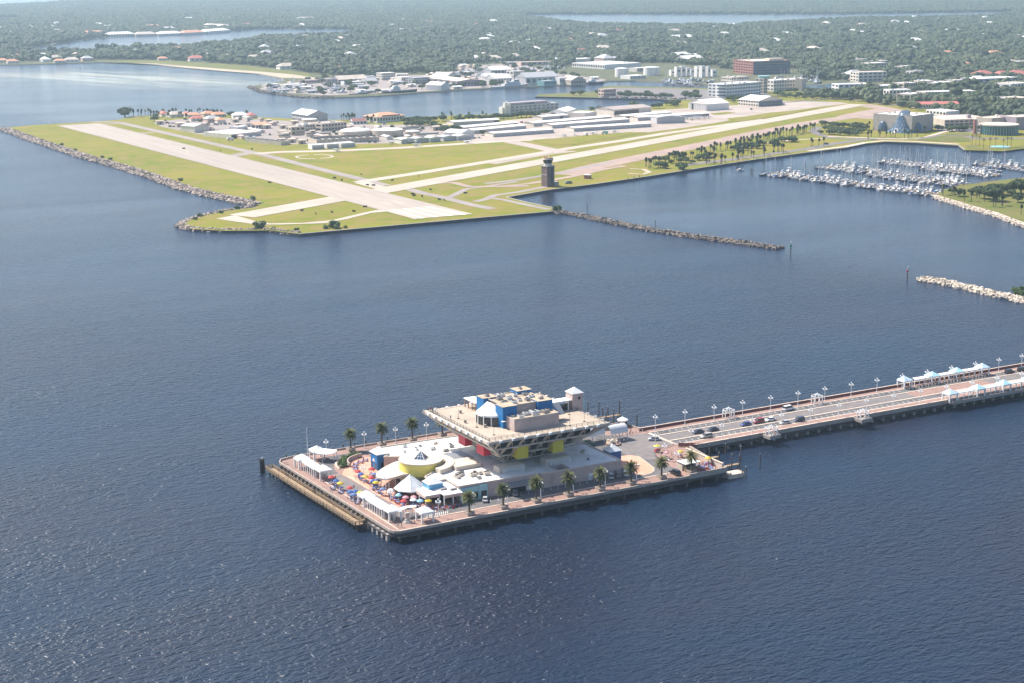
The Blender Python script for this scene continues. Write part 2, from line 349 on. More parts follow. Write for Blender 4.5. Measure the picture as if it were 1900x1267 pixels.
# surveyed layout, metres in the world frame
LAYOUT = {'B': {'bay0': [509.1, 1051.6, 5.8, 14.0, 12.0, 1],
       'bay1': [525.1, 1050.6, 7.1, 13.8, 12.0, 1],
       'bay2': [539.7, 1048.7, 6.8, 12.6, 12.0, 1],
       'bay3': [555.4, 1050.0, 10.2, 16.9, 12.0, 1],
       'bay4': [571.2, 1049.5, 8.9, 16.2, 12.0, 1],
       'bigwhite': [1341.3, 1975.3, 7.2, 82.2, 89.3, 1],
       'brick_shed': [935.6, 1745.5, 0.3, 44.3, 121.3, 1],
       'brown_hangar': [859.7, 1203.7, 8.2, 59.6, 32.4, 1],
       'brown_house': [555.5, 1272.4, -7.9, 16.0, 15.1, 1],
       'c1': [1320.9, 1175.1, -17.2, 72.1, 22.0, 1],
       'c10': [1669.0, 1423.6, 5.3, 31.5, 22.0, 1],
       'c11': [1689.4, 1401.7, 9.5, 29.2, 20.0, 1],
       'c12': [1700.3, 1387.0, 2.3, 37.5, 25.0, 1],
       'c13': [1920.0, 1633.4, -5.8, 37.8, 20.0, 1],
       'c14': [1934.9, 1605.3, -3.7, 35.3, 20.0, 1],
       'c15': [1476.1, 1176.9, 9.1, 43.7, 30.0, 1],
       'c16': [1672.7, 1602.5, 2.7, 23.0, 16.0, 1],
       'c17': [1752.3, 1793.3, 13.5, 21.8, 20.0, 1],
       'c18': [1741.4, 1759.1, 0.1, 43.7, 22.0, 1],
       'c19': [1672.7, 1678.5, 2.7, 38.7, 22.0, 1],
       'c2': [1470.9, 1475.2, -11.8, 47.9, 25.0, 1],
       'c20': [1569.7, 1465.2, 6.0, 23.0, 14.0, 1],
       'c21': [1337.4, 1035.4, 2.0, 28.2, 30.0, 1],
       'c22': [1273.8, 1190.4, -17.5, 30.0, 18.0, 1],
       'c23': [1246.5, 1121.1, 21.2, 31.8, 20.0, 1],
       'c3': [1323.5, 1347.4, -17.5, 47.3, 25.0, 1],
       'c4': [1350.6, 1293.5, -3.3, 31.3, 22.0, 1],
       'c5': [1390.8, 1290.4, 3.9, 26.7, 22.0, 1],
       'c6': [1435.9, 1303.0, -3.1, 20.2, 18.0, 1],
       'c7': [1443.6, 1286.5, 5.3, 39.9, 25.0, 1],
       'c8': [1507.1, 1314.6, 8.0, 23.0, 18.0, 1],
       'c9': [1540.6, 1304.2, -3.7, 77.9, 35.0, 1],
       'cream_shed': [384.2, 1198.0, 19.9, 40.5, 45.1, 1],
       'd1': [2011.9, 2624.6, 8.7, 62.8, 30.0, 1],
       'd2': [2077.1, 2816.7, 7.2, 58.6, 25.0, 1],
       'd3': [1877.9, 2301.8, -0.7, 52.3, 25.0, 1],
       'd4': [1628.3, 2170.9, 22.8, 51.5, 25.0, 1],
       'd5': [1659.2, 2167.8, -3.0, 68.6, 30.0, 1],
       'd6': [1556.7, 2044.0, 9.4, 48.9, 25.0, 1],
       'd7': [1580.9, 2230.1, 6.7, 40.3, 20.0, 1],
       'deck': [1080.0, 888.8, -15.2, 57.3, 55.0, 1],
       'e1': [1035.5, 4169.9, -8.7, 68.8, 30.0, 1],
       'e10': [1515.9, 4563.5, -81.1, 150.1, 25.0, 1],
       'e11': [1221.1, 4627.9, 5.3, 81.6, 25.0, 1],
       'e12': [1346.7, 4594.2, -5.4, 50.3, 22.0, 1],
       'e13': [1834.6, 5252.0, 15.7, 47.0, 25.0, 1],
       'e14': [1420.6, 6207.7, 36.2, 48.4, 25.0, 1],
       'e2': [1053.8, 3977.6, 7.7, 78.0, 28.0, 1],
       'e3': [1129.3, 3973.9, 7.6, 63.4, 28.0, 1],
       'e4': [1190.0, 3968.0, 12.1, 75.6, 28.0, 1],
       'e5': [1261.6, 3969.4, 26.6, 80.2, 28.0, 1],
       'e6': [1335.3, 4003.5, 39.3, 130.8, 28.0, 1],
       'e7': [1321.7, 4338.2, 15.4, 50.2, 25.0, 1],
       'e8': [1669.5, 5246.8, 19.8, 88.2, 30.0, 1],
       'e9': [1995.1, 4951.7, 4.8, 77.2, 30.0, 1],
       'fin0': [1329.4, 1760.1, -9.5, 9.1, 8.0, 1],
       'fin1': [1324.4, 1737.4, -6.9, 8.4, 8.0, 1],
       'fin2': [1336.8, 1741.2, -4.3, 7.9, 8.0, 1],
       'fin3': [1349.4, 1744.9, 1.7, 6.8, 8.0, 1],
       'fin4': [1367.3, 1758.3, -9.5, 9.1, 8.0, 1],
       'fin5': [1343.8, 1709.8, -1.6, 7.2, 8.0, 1],
       'fin6': [1344.1, 1696.7, 0.0, 6.8, 8.0, 1],
       'fin7': [1364.0, 1707.6, 10.0, 5.8, 8.0, 1],
       'fin8': [1375.9, 1711.8, -5.1, 7.9, 8.0, 1],
       'gable_w': [880.9, 1691.1, 28.1, 22.1, 26.3, 1],
       'garage': [1170.0, 1012.3, -92.2, 33.6, 20.0, 1],
       'grey_arch': [841.1, 1087.3, -16.4, 32.8, 22.2, 1],
       'hangar_big': [522.4, 1324.5, 6.0, 26.0, 38.0, 1],
       'hangar_d': [1071.9, 1202.7, 6.4, 42.8, 48.0, 1],
       'hangar_green': [373.6, 1281.8, 20.2, 19.7, 23.9, 1],
       'hangar_w': [984.5, 1191.3, 3.4, 35.4, 48.4, 1],
       'hs1': [1010.7, 1766.7, 10.1, 34.3, 25.0, 1],
       'hs10': [1107.2, 1954.0, 0.0, 37.5, 25.0, 1],
       'hs11': [1343.1, 1878.0, 10.4, 32.1, 20.0, 1],
       'hs12': [1006.5, 1455.8, -1.5, 19.7, 14.0, 1],
       'hs2': [1087.6, 1844.9, 6.3, 21.9, 20.0, 1],
       'hs3': [1028.5, 1703.3, 3.5, 58.6, 30.0, 1],
       'hs4': [1046.2, 1680.4, 17.2, 26.4, 14.0, 1],
       'hs5': [1088.0, 1672.6, 1.1, 26.5, 30.0, 1],
       'hs6': [1080.1, 1691.8, 3.0, 16.9, 14.0, 1],
       'hs7': [1035.3, 1843.5, 7.2, 25.4, 20.0, 1],
       'hs8': [1229.8, 1727.5, 4.8, 31.0, 25.0, 1],
       'hs9': [1278.6, 2154.5, -8.3, 62.9, 22.0, 1],
       'mauve': [1110.2, 815.5, -3.7, 31.1, 50.0, 1],
       'midrise': [1450.3, 1703.6, -6.6, 68.6, 63.3, 1],
       'museum': [997.9, 851.0, 15.0, 41.0, 47.1, 1],
       'office': [762.4, 1279.3, 8.3, 74.5, 17.7, 1],
       'orange_hall': [585.8, 1274.1, 12.0, 39.6, 27.1, 1],
       'pink_shop': [443.5, 1282.5, 16.9, 18.9, 17.2, 1],
       'ps1': [776.0, 1940.5, 11.7, 26.0, 20.0, 1],
       'ps10': [908.8, 1836.3, 10.4, 32.7, 20.0, 1],
       'ps11': [973.0, 1901.9, -62.6, 29.1, 25.0, 1],
       'ps12': [933.1, 1947.7, -20.8, 18.8, 20.0, 1],
       'ps2': [806.7, 1932.8, 12.6, 22.5, 22.0, 1],
       'ps3': [824.7, 1928.6, 5.2, 51.5, 25.0, 1],
       'ps4': [814.3, 1882.6, -5.6, 37.0, 18.0, 1],
       'ps5': [848.8, 1871.9, 16.8, 20.8, 20.0, 1],
       'ps6': [718.8, 1881.5, 3.6, 35.5, 20.0, 1],
       'ps7': [700.5, 1908.9, 11.6, 24.8, 16.0, 1],
       'ps8': [905.5, 1942.8, 2.9, 24.0, 20.0, 1],
       'ps9': [908.3, 1878.6, 7.9, 21.0, 20.0, 1],
       'red_long': [1208.7, 1067.5, -25.8, 50.5, 18.0, 1],
       'shed1': [413.4, 1052.0, -4.2, 12.4, 12.2, 1],
       'shed2': [428.7, 1051.0, 0.0, 12.5, 11.8, 1],
       'shed3': [443.4, 1050.5, 3.3, 15.4, 15.3, 1],
       't1': [617.1, 1057.7, 2.5, 74.7, 17.0, 1],
       't10': [757.6, 1196.3, 9.8, 38.9, 17.0, 1],
       't2': [616.8, 1099.0, 13.6, 75.5, 17.0, 1],
       't3': [622.8, 1134.2, 11.8, 77.9, 17.0, 1],
       't4': [643.2, 1197.2, -2.4, 57.7, 17.0, 1],
       't5': [716.4, 1060.5, -0.8, 98.2, 17.0, 1],
       't6': [715.9, 1104.6, 6.7, 109.6, 17.0, 1],
       't7': [710.3, 1134.7, 9.5, 115.7, 17.0, 1],
       't8': [838.4, 1149.3, 9.6, 76.0, 17.0, 1],
       't9': [842.8, 1128.0, -1.2, 98.2, 17.0, 1],
       'tan_block': [494.7, 1218.2, 12.5, 32.9, 26.1, 1],
       'tan_block2': [449.2, 1193.4, 1.1, 15.6, 14.0, 1],
       'tan_block3': [477.4, 1230.1, 8.5, 18.2, 15.9, 1],
       'tank_low': [402.3, 1104.9, 18.7, 12.1, 55.2, 1],
       'tank_wall': [436.7, 1095.3, -7.0, 65.1, 32.1, 1],
       'theatre': [1048.6, 789.6, -0.8, 36.1, 40.0, 1],
       'theatre_roof': [1089.3, 829.8, 8.0, 39.7, 35.0, 1],
       'uni1': [1127.6, 1348.5, 10.2, 73.1, 28.8, 1],
       'uni2': [1176.3, 1397.5, 7.5, 34.3, 20.0, 1],
       'uni3': [1214.7, 1375.4, 12.5, 8.3, 15.1, 1],
       'uni4': [1249.5, 1397.2, 1.7, 48.1, 21.7, 1],
       'uni5': [1283.9, 1378.2, 25.0, 13.0, 9.7, 1],
       'white_a': [798.1, 1212.2, 42.5, 43.2, 19.0, 1],
       'white_b': [810.9, 1189.8, 25.2, 25.6, 23.1, 1],
       'white_c': [780.6, 1224.5, 22.2, 24.1, 9.7, 1],
       'white_d': [1463.3, 2182.8, 1.5, 59.3, 28.0, 1],
       'white_e': [1393.3, 2175.1, 13.7, 62.7, 25.0, 1],
       'white_gable': [580.8, 1059.4, 25.5, 22.1, 21.1, 1],
       'white_shed': [419.4, 1275.7, 30.9, 19.1, 11.0, 1]},
 'airport': [(211.1, 1461.7), (209.3, 1318.4), (209.5, 1209.7), (210.5, 1106.1), (216.3, 1004.9), (216.8, 921.5), (215.2, 839.2), (219.9, 782.7), (225.5, 750.2), (230.5, 715.7), (221.3, 704.9), (201.3, 701.4), (174.8, 683.6), (154.9, 663.2),
             (147.4, 647.6), (150.2, 628.9), (166.3, 610.3), (191.7, 596.8), (202.7, 570.8), (396.5, 569.2), (406.1, 582.3), (403.8, 617.3), (404.8, 651.7), (454.6, 671.3), (500.5, 680.7), (565.0, 699.0), (637.6, 723.4), (715.0, 748.2),
             (793.2, 767.9), (848.3, 779.1), (887.7, 797.2), (914.8, 800.4), (933.7, 775.2), (949.8, 734.2), (927.0, 703.2), (949.0, 677.1), (982.7, 682.7), (1062.2, 676.1), (1162.2, 645.0), (1674.1, 972.6), (1737.1, 1020.3), (1357.3, 1039.6),
             (1273.9, 1284.6), (1251.5, 1324.5), (1181.1, 1316.7), (1079.0, 1333.5), (1052.2, 1341.7), (1030.2, 1324.9), (959.3, 1282.1), (891.7, 1276.0), (851.9, 1299.3), (830.5, 1276.7), (760.6, 1298.2), (716.3, 1311.1), (674.5, 1313.7),
             (606.5, 1317.9), (551.4, 1347.7), (509.7, 1411.2), (471.6, 1491.7), (414.2, 1522.7), (374.5, 1523.3), (350.7, 1487.3), (291.2, 1478.2), (247.5, 1476.0)],
 'apron_poly': [(569.9, 1034.2), (582.9, 1012.8), (613.0, 1011.3), (631.4, 1005.2), (704.7, 1014.7), (776.0, 1010.9), (844.0, 1033.4), (919.6, 1066.9), (1007.9, 1106.9), (1132.5, 1159.3), (1194.3, 1176.1), (1200.1, 1198.2), (1175.3, 1231.9),
                (1147.3, 1262.7), (1077.2, 1238.9), (983.6, 1235.3), (928.2, 1236.0), (862.4, 1254.2), (798.4, 1235.9), (723.7, 1219.5), (677.7, 1186.6), (621.8, 1120.1)],
 'bayou': [(676.5, 3343.5), (712.7, 3476.2), (888.5, 3730.6), (1006.0, 3922.9), (1104.5, 3973.0), (1257.8, 3980.2), (1425.0, 4084.1), (1501.0, 4234.5), (1609.2, 4280.4), (1788.8, 4084.9), (1764.1, 3938.0), (1630.7, 3649.5), (1372.9, 3603.7),
           (1059.0, 3256.4), (953.4, 3243.9), (753.4, 3159.2), (659.8, 3176.7)],
 'beach': [(690.2, 2750.7), (727.4, 2698.3), (752.4, 2577.7), (765.1, 2462.0), (787.2, 2326.1), (808.4, 2226.0), (799.7, 2101.7), (821.7, 2068.5), (815.2, 2008.5), (844.8, 2034.7), (848.4, 2168.7), (835.2, 2270.4), (809.4, 2387.4), (784.8, 2520.2),
           (764.0, 2646.7)],
 'beacons': [(429.9, 343.5), (430.7, 242.6)],
 'boat3': [(1123.2, 1687.1), (1152.1, 1679.3)],
 'boxes': [(340.9, 831.2), (340.5, 815.3), (369.3, 840.2), (344.7, 773.5), (347.9, 768.9), (374.7, 790.2), (406.6, 805.9), (374.7, 720.4), (351.4, 704.6), (348.4, 696.2), (351.4, 688.5), (356.5, 661.5), (354.8, 666.0), (387.9, 686.7), (244.6, 668.2),
           (247.0, 648.6), (259.5, 648.6), (284.0, 832.5), (309.9, 1127.9), (364.4, 1085.7), (333.2, 1088.2), (274.6, 643.8), (291.1, 660.9)],
 'breakwater_dark': [(400.6, 574.6), (406.4, 548.1), (408.0, 506.4), (410.8, 469.0), (416.6, 438.1), (425.9, 406.1), (431.2, 384.7), (437.2, 363.4)],
 'breakwater_pale': [(438.0, 240.1), (442.3, 229.3), (441.8, 211.2), (441.2, 193.6), (440.7, 176.7), (440.8, 160.0)],
 'brickhut': [514.0, 715.9, -50.6, 5.0, 4.7, 1],
 'bushes': [(189.6, 609.3), (232.3, 582.0), (227.0, 582.6), (173.1, 684.6), (165.4, 671.3), (237.0, 746.3), (401.8, 572.1), (218.5, 1234.3), (221.2, 1098.9), (222.5, 1076.7), (215.1, 977.1), (214.8, 945.1), (227.2, 888.8), (216.3, 1175.4),
            (211.9, 1283.5), (207.1, 587.0), (195.9, 599.7), (238.5, 578.1), (191.6, 691.5), (209.2, 706.1)],
 'cgcars': [(372.0, 1403.0), (383.8, 1410.2), (384.6, 1403.2), (387.9, 1401.0), (391.1, 1398.7), (391.8, 1385.5), (375.3, 1359.6), (369.6, 1315.7), (369.5, 1304.1), (396.9, 1296.9), (400.9, 1300.0), (425.7, 1355.8), (430.7, 1358.6), (434.8, 1355.8),
            (439.9, 1356.1), (593.3, 1056.1), (600.1, 1056.7), (721.1, 1180.8), (724.8, 1175.7), (485.4, 697.4), (488.0, 695.7), (767.5, 787.3), (852.3, 812.6), (1038.7, 1173.4)],
 'cghouses': [(411.2, 1506.2), (419.9, 1486.0), (432.1, 1481.6), (435.9, 1467.8), (456.3, 1474.7), (462.5, 1456.2), (423.5, 1419.3), (432.7, 1395.8), (438.3, 1385.4), (490.6, 1422.7), (479.6, 1430.3)],
 'cutter': [(962.7, 1681.9), (1038.5, 1696.5)],
 'dates_fountain': [(962.3, 729.4), (961.6, 719.3), (949.4, 701.5), (957.3, 701.3), (971.2, 707.6), (967.7, 694.3), (977.0, 698.4), (980.0, 696.4), (968.5, 730.6)],
 'docks': [[(668.4, 665.9), (692.5, 493.2)], [(738.2, 678.8), (757.7, 538.2)], [(807.8, 681.3), (826.7, 567.9)], [(866.2, 621.3), (866.1, 529.4)], [(736.3, 614.8), (747.1, 522.3)], [(802.3, 620.3), (812.1, 550.1)]],
 'extra_piles': [(661.0, 683.6), (659.8, 680.5), (659.3, 678.3), (724.1, 688.2), (721.6, 676.3), (720.0, 670.7), (717.8, 665.6), (855.7, 614.5), (795.3, 668.4), (657.5, 629.9), (655.4, 649.5), (539.2, 688.1), (547.5, 691.9), (555.0, 695.0),
                 (430.7, 577.7), (426.4, 483.8)],
 'farboats': [(1082.2, 2047.8, 'zh'), (1097.1, 1965.2, 'zh'), (1067.5, 2018.1, 'zh'), (1111.7, 2041.7, 'zh'), (1130.6, 2037.2, 'zh'), (1078.4, 1992.7, 'zh'), (1075.3, 1980.8, 'zh'), (1065.1, 1915.6, 'zh'), (1062.1, 1978.3, 'zh'),
              (1113.8, 2012.1, 'zh'), (1022.0, 1944.6, 'zh'), (1088.7, 2026.7, 'zh'), (1102.1, 1960.9, 'zh'), (1063.5, 1952.5, 'zh'), (1043.1, 1981.0, 'zh'), (1111.0, 2057.0, 'zh'), (1062.5, 1922.3, 'zh'), (1059.1, 1984.3, 'zh'),
              (1055.9, 1964.4, 'zh'), (1121.3, 2021.9, 'zh'), (1092.9, 1953.3, 'zh'), (1072.1, 1936.8, 'zh'), (1062.2, 1956.4, 'zh'), (1140.0, 2032.4, 'zh'), (1114.7, 1990.3, 'zh'), (1112.8, 2043.7, 'zh'), (1114.0, 2012.1, 'zh'),
              (1125.5, 2006.8, 'zh'), (1097.4, 2002.2, 'zh'), (1116.6, 2030.1, 'zh'), (1048.8, 1968.8, 'zh'), (1095.4, 1969.6, 'zh'), (1134.1, 2014.9, 'zh'), (1132.9, 2023.6, 'zh'), (1172.8, 1981.6, 'zh'), (1131.5, 1941.6, 'zh'),
              (1152.6, 1962.4, 'zh'), (1160.4, 2045.6, 'zh'), (1176.5, 2071.9, 'zh'), (1126.1, 1968.4, 'zh'), (1169.3, 2054.6, 'zh'), (1137.0, 1962.0, 'zh'), (1165.8, 1969.3, 'zh'), (1151.6, 2014.4, 'zh'), (1303.7, 2077.4, 'zh'),
              (1278.1, 2038.6, 'zh'), (1250.5, 2005.9, 'zh'), (1266.0, 2020.0, 'zh'), (1283.1, 2066.0, 'zh'), (1284.8, 2078.2, 'zh'), (1253.4, 2027.3, 'zh'), (1282.0, 2031.0, 'zh'), (1225.5, 2050.2, 'zh'), (1221.8, 2015.3, 'zh'),
              (1259.1, 2051.0, 'zh'), (1290.5, 2024.6, 'zh'), (1259.0, 2057.0, 'zh'), (1286.4, 2083.0, 'zh'), (1230.1, 1566.0, 'ze'), (1243.2, 1582.4, 'ze'), (1258.4, 1556.7, 'ze'), (1248.8, 1568.0, 'ze'), (1293.1, 1619.7, 'ze'),
              (1266.8, 1625.5, 'ze'), (1237.7, 1612.1, 'ze'), (1237.7, 1605.1, 'ze'), (1290.0, 1645.3, 'ze'), (1261.1, 1622.4, 'ze'), (1298.6, 1641.5, 'ze'), (1236.4, 1622.0, 'ze'), (1239.5, 1596.8, 'ze'), (1268.5, 1646.8, 'ze'),
              (1300.3, 1615.8, 'ze'), (1251.6, 1646.5, 'ze'), (1266.9, 1643.6, 'ze'), (1228.4, 1565.0, 'ze'), (1240.8, 1633.7, 'ze'), (1239.5, 1564.4, 'ze'), (1311.8, 1622.9, 'ze'), (1232.3, 1570.3, 'ze'), (1224.4, 1619.5, 'ze'),
              (1219.1, 1596.6, 'ze'), (1279.3, 1586.3, 'ze'), (1258.9, 1674.9, 'ze'), (1227.6, 1578.7, 'ze'), (1229.5, 1603.6, 'ze'), (1267.8, 1636.6, 'ze'), (1282.3, 1619.2, 'ze'), (1230.7, 1588.4, 'ze'), (1236.5, 1581.4, 'ze'),
              (1282.0, 1642.5, 'ze'), (1227.5, 1575.0, 'ze'), (1228.2, 1561.1, 'ze'), (1238.7, 1646.7, 'ze'), (1421.6, 1523.4, 'ze'), (1412.0, 1535.3, 'ze'), (1428.1, 1519.1, 'ze'), (1422.3, 1549.5, 'ze'), (1456.0, 1576.9, 'ze'),
              (1423.6, 1537.1, 'ze'), (1445.3, 1550.2, 'ze'), (1394.7, 1575.6, 'ze'), (1431.8, 1525.7, 'ze'), (1447.0, 1568.7, 'ze'), (1394.2, 1536.8, 'ze'), (1362.5, 1529.3, 'ze'), (1398.1, 1483.1, 'ze'), (1448.3, 1630.2, 'ze'),
              (1460.6, 1556.2, 'ze'), (1426.0, 1586.3, 'ze'), (1474.3, 1600.0, 'ze'), (1408.1, 1539.0, 'ze'), (1495.6, 1618.7, 'ze'), (1452.0, 1555.4, 'ze'), (1415.8, 1554.3, 'ze'), (1372.0, 1518.0, 'ze'), (1404.9, 1566.8, 'ze'),
              (1394.3, 1558.7, 'ze'), (1408.0, 1492.2, 'ze'), (1391.4, 1559.0, 'ze'), (1483.7, 1584.1, 'ze'), (1398.2, 1535.1, 'ze'), (1445.8, 1556.2, 'ze'), (1415.9, 1531.3, 'ze'), (1401.2, 1545.9, 'ze'), (1409.3, 1530.2, 'ze'),
              (1445.4, 1582.0, 'ze'), (1377.1, 1506.8, 'ze'), (727.8, 1912.1, 'zi'), (664.7, 1804.8, 'zi'), (795.8, 1841.9, 'zi'), (731.6, 1897.8, 'zi'), (742.2, 1826.2, 'zi'), (782.3, 1857.9, 'zi'), (768.9, 1811.2, 'zi'), (738.9, 1761.2, 'zi'),
              (769.4, 1803.3, 'zi'), (737.7, 1813.0, 'zi'), (703.6, 1850.8, 'zi'), (742.2, 1736.8, 'zi'), (677.6, 1835.0, 'zi'), (741.7, 1904.7, 'zi'), (679.7, 1805.7, 'zi'), (772.3, 1796.5, 'zi'), (720.7, 1836.5, 'zi'), (744.6, 1768.5, 'zi'),
              (711.8, 1909.2, 'zi'), (765.9, 1807.1, 'zi'), (727.2, 1774.8, 'zi'), (728.3, 1783.1, 'zi'), (755.4, 1873.3, 'zi'), (671.3, 1771.0, 'zi'), (674.8, 1831.2, 'zi'), (786.2, 1850.1, 'zi'), (697.5, 1877.7, 'zi'), (719.1, 1848.2, 'zi'),
              (695.9, 1763.7, 'zi'), (668.5, 1783.2, 'zi'), (662.3, 1788.8, 'zi'), (701.5, 1804.1, 'zi'), (690.1, 1872.6, 'zi'), (739.2, 1797.5, 'zi'), (785.2, 1868.6, 'zi'), (715.2, 1818.1, 'zi'), (667.2, 1806.4, 'zi'), (742.2, 1879.2, 'zi'),
              (696.6, 1823.8, 'zi'), (708.0, 1904.7, 'zi'), (730.9, 1884.7, 'zi'), (746.5, 1799.9, 'zi'), (754.5, 1771.0, 'zi'), (725.4, 1874.0, 'zi'), (715.2, 1899.9, 'zi'), (725.6, 1785.7, 'zi'), (724.1, 1870.5, 'zi'), (727.9, 1737.0, 'zi'),
              (723.6, 1933.0, 'zi'), (755.9, 1813.8, 'zi'), (716.1, 1813.3, 'zi'), (787.2, 1886.4, 'zi'), (742.0, 1727.0, 'zi'), (726.5, 1841.0, 'zi'), (705.3, 1831.0, 'zi'), (702.8, 1844.3, 'zi'), (768.3, 1802.5, 'zi'), (785.2, 1862.8, 'zi'),
              (794.6, 1868.6, 'zi'), (691.2, 1813.1, 'zi'), (740.6, 1909.4, 'zi'), (675.1, 1809.5, 'zi')],
 'field': [(1916.8, 2738.6), (1855.5, 2590.7), (1916.7, 2587.8), (1995.1, 2725.0), (1983.0, 2778.2)],
 'forest': [[(257.5, 3079.2), (523.5, 2870.8), (718.6, 2850.5), (808.9, 2754.3), (855.3, 2634.0), (883.5, 2477.0), (889.5, 2307.1), (887.4, 2194.5), (895.6, 2064.4), (956.4, 2070.3), (1018.8, 2076.5), (1069.0, 2020.5), (1190.1, 2238.8),
             (1340.4, 2276.1), (1318.1, 2139.4), (1290.8, 2038.2), (1400.1, 2161.7), (1539.5, 2052.7), (1509.9, 1929.0), (1503.8, 1798.4), (1612.2, 1790.9), (1428.5, 1552.1), (1473.8, 1518.3), (1485.2, 1435.4), (1446.6, 1325.7), (1376.6, 1287.5),
             (1312.3, 1285.5), (1282.8, 1294.9), (1354.0, 1036.5), (1740.5, 1022.9), (13223.6, 9732.1), (11636.6, 10834.4), (10318.4, 12334.9), (7636.6, 12918.2), (5460.5, 11755.7), (3552.9, 10174.8), (2854.8, 9667.4), (2410.7, 9488.9),
             (2034.9, 8848.9), (1795.8, 8556.1), (1077.1, 8217.0)],
            [(1227.7, 1318.0), (1220.0, 1221.5), (1218.8, 1158.7), (1195.9, 1056.7), (1185.2, 991.5), (1179.9, 926.9), (1189.4, 879.6), (1264.2, 796.4), (1564.7, 1051.5), (1400.9, 1081.2), (1286.4, 1299.2)]],
 'forest_gap': [[(831.9, 1840.8), (902.6, 1938.6), (1022.6, 1946.2), (889.5, 1688.5), (813.2, 1744.1)], [(1207.3, 1898.5), (1388.9, 2021.2), (1390.0, 1929.0), (1220.6, 1698.1), (1149.6, 1751.1)],
                [(1191.6, 1583.1), (1362.6, 1830.9), (1563.7, 1950.7), (1394.9, 1697.5), (1251.5, 1538.8)]],
 'gardens': [],
 'grass_on_apron': [[(636.5, 1012.0), (660.4, 1011.2), (711.6, 1019.7), (761.1, 1022.8), (777.6, 1011.5), (745.6, 996.5), (677.4, 965.4), (648.3, 948.4), (628.6, 958.1), (627.4, 980.7)],
                    [(943.5, 1094.7), (1011.2, 1111.2), (998.1, 1094.4), (940.1, 1060.5), (926.1, 1065.4)], [(966.2, 1157.7), (996.7, 1165.1), (997.9, 1149.8), (970.8, 1140.3), (959.2, 1141.4)],
                    [(911.9, 1061.2), (981.3, 1105.2), (1029.8, 1127.3), (1065.2, 1131.5), (1121.5, 1152.0), (1119.2, 1144.5), (1037.7, 1100.5), (962.4, 1064.7), (924.4, 1052.5)]],
 'guard_trucks': [(378.0, 1183.4), (395.8, 1181.7), (401.7, 1177.7), (704.7, 1018.9), (729.5, 1020.5)],
 'harbour_basin': [(1362.5, 1481.4), (1389.0, 1454.8), (1457.0, 1498.7), (1466.8, 1461.8), (1461.1, 1408.6), (1421.4, 1409.9), (1395.6, 1415.2), (1346.4, 1404.0), (1319.3, 1430.6)],
 'helipad': (391.4, 994.0),
 'lake': [(2890.6, 4986.8), (2986.2, 5039.2), (3452.5, 4593.7), (3783.6, 4240.2), (4309.0, 4087.4), (4463.8, 4025.9), (4060.1, 3663.1), (3793.8, 3593.8), (3430.7, 3720.3), (3092.8, 3611.8), (2708.5, 3464.5), (2480.0, 3866.6), (2689.4, 4548.5)],
 'lawn': [(697.0, 2756.0), (730.0, 2706.7), (763.7, 2645.8), (784.5, 2519.3), (809.1, 2386.5), (834.9, 2269.7), (848.1, 2167.9), (848.8, 2097.6), (880.9, 2179.1), (882.9, 2290.5), (876.6, 2458.6), (848.4, 2614.0), (802.1, 2733.0), (756.1, 2793.7)],
 'lawn_fountain': [(956.6, 733.3), (963.9, 733.7), (966.8, 726.4), (951.1, 710.7), (955.2, 692.5), (976.4, 693.6), (1002.9, 702.0), (990.0, 689.7), (966.3, 685.0), (950.9, 688.3), (935.3, 705.9)],
 'lawns2': [[(949.7, 792.8), (975.5, 803.9), (998.3, 806.0), (1016.2, 787.9), (984.1, 752.7), (964.8, 765.8)], [(1009.5, 816.2), (1026.9, 828.7), (1041.0, 812.9), (1026.7, 798.5)]],
 'mahaffey_yard': [(1073.8, 899.2), (1032.8, 848.9), (1057.9, 806.8), (1128.5, 821.6), (1169.4, 833.2), (1276.9, 933.5), (1233.4, 1012.4), (1169.2, 977.7)],
 'main': [(150.9, 3001.4), (506.0, 2792.5), (561.6, 2771.7), (633.7, 2772.8), (690.5, 2751.6), (727.7, 2699.2), (752.6, 2578.6), (765.4, 2462.8), (787.5, 2326.9), (808.6, 2226.8), (800.0, 2102.5), (779.1, 2036.4), (739.3, 1988.3), (684.3, 1940.5),
          (662.0, 1833.2), (663.0, 1793.5), (668.5, 1696.8), (701.3, 1661.3), (762.4, 1653.1), (829.8, 1672.3), (906.6, 1687.8), (969.4, 1689.0), (1040.3, 1685.4), (1097.0, 1686.5), (1153.8, 1688.5), (1183.3, 1719.4), (1224.7, 1704.0),
          (1243.6, 1644.2), (1248.3, 1567.5), (1260.2, 1530.5), (1277.6, 1476.4), (1323.6, 1435.9), (1350.7, 1409.3), (1400.2, 1420.5), (1429.8, 1419.5), (1462.1, 1409.6), (1422.5, 1343.4), (1375.5, 1313.3), (1320.1, 1316.2), (1277.4, 1310.7),
          (1273.4, 1284.0), (1354.0, 1036.5), (1732.4, 1016.7), (9399.6, 6831.8), (12501.3, 9184.2), (11305.6, 10519.0), (10012.1, 11962.9), (7419.2, 12548.0), (5323.9, 11461.9), (3477.4, 9962.1), (2797.6, 9478.9), (2363.5, 9310.3), (1997.3, 8694.1),
          (1763.6, 8412.0), (952.8, 8206.5)],
 'mangrove': [(453.0, 183.3), (457.3, 183.1), (448.8, 176.0)],
 'marks': [(893.3, 963.4)],
 'motorboat': (662.7, 699.6),
 'oaks': [(366.7, 1516.1), (368.9, 1521.6), (379.8, 1441.7), (477.4, 1438.8), (469.5, 1437.4), (445.9, 1386.6), (395.7, 1488.9), (473.2, 1441.7), (594.4, 1214.7), (601.3, 1216.0), (608.2, 1217.3), (606.1, 1206.6), (611.3, 1256.9), (611.5, 1244.1),
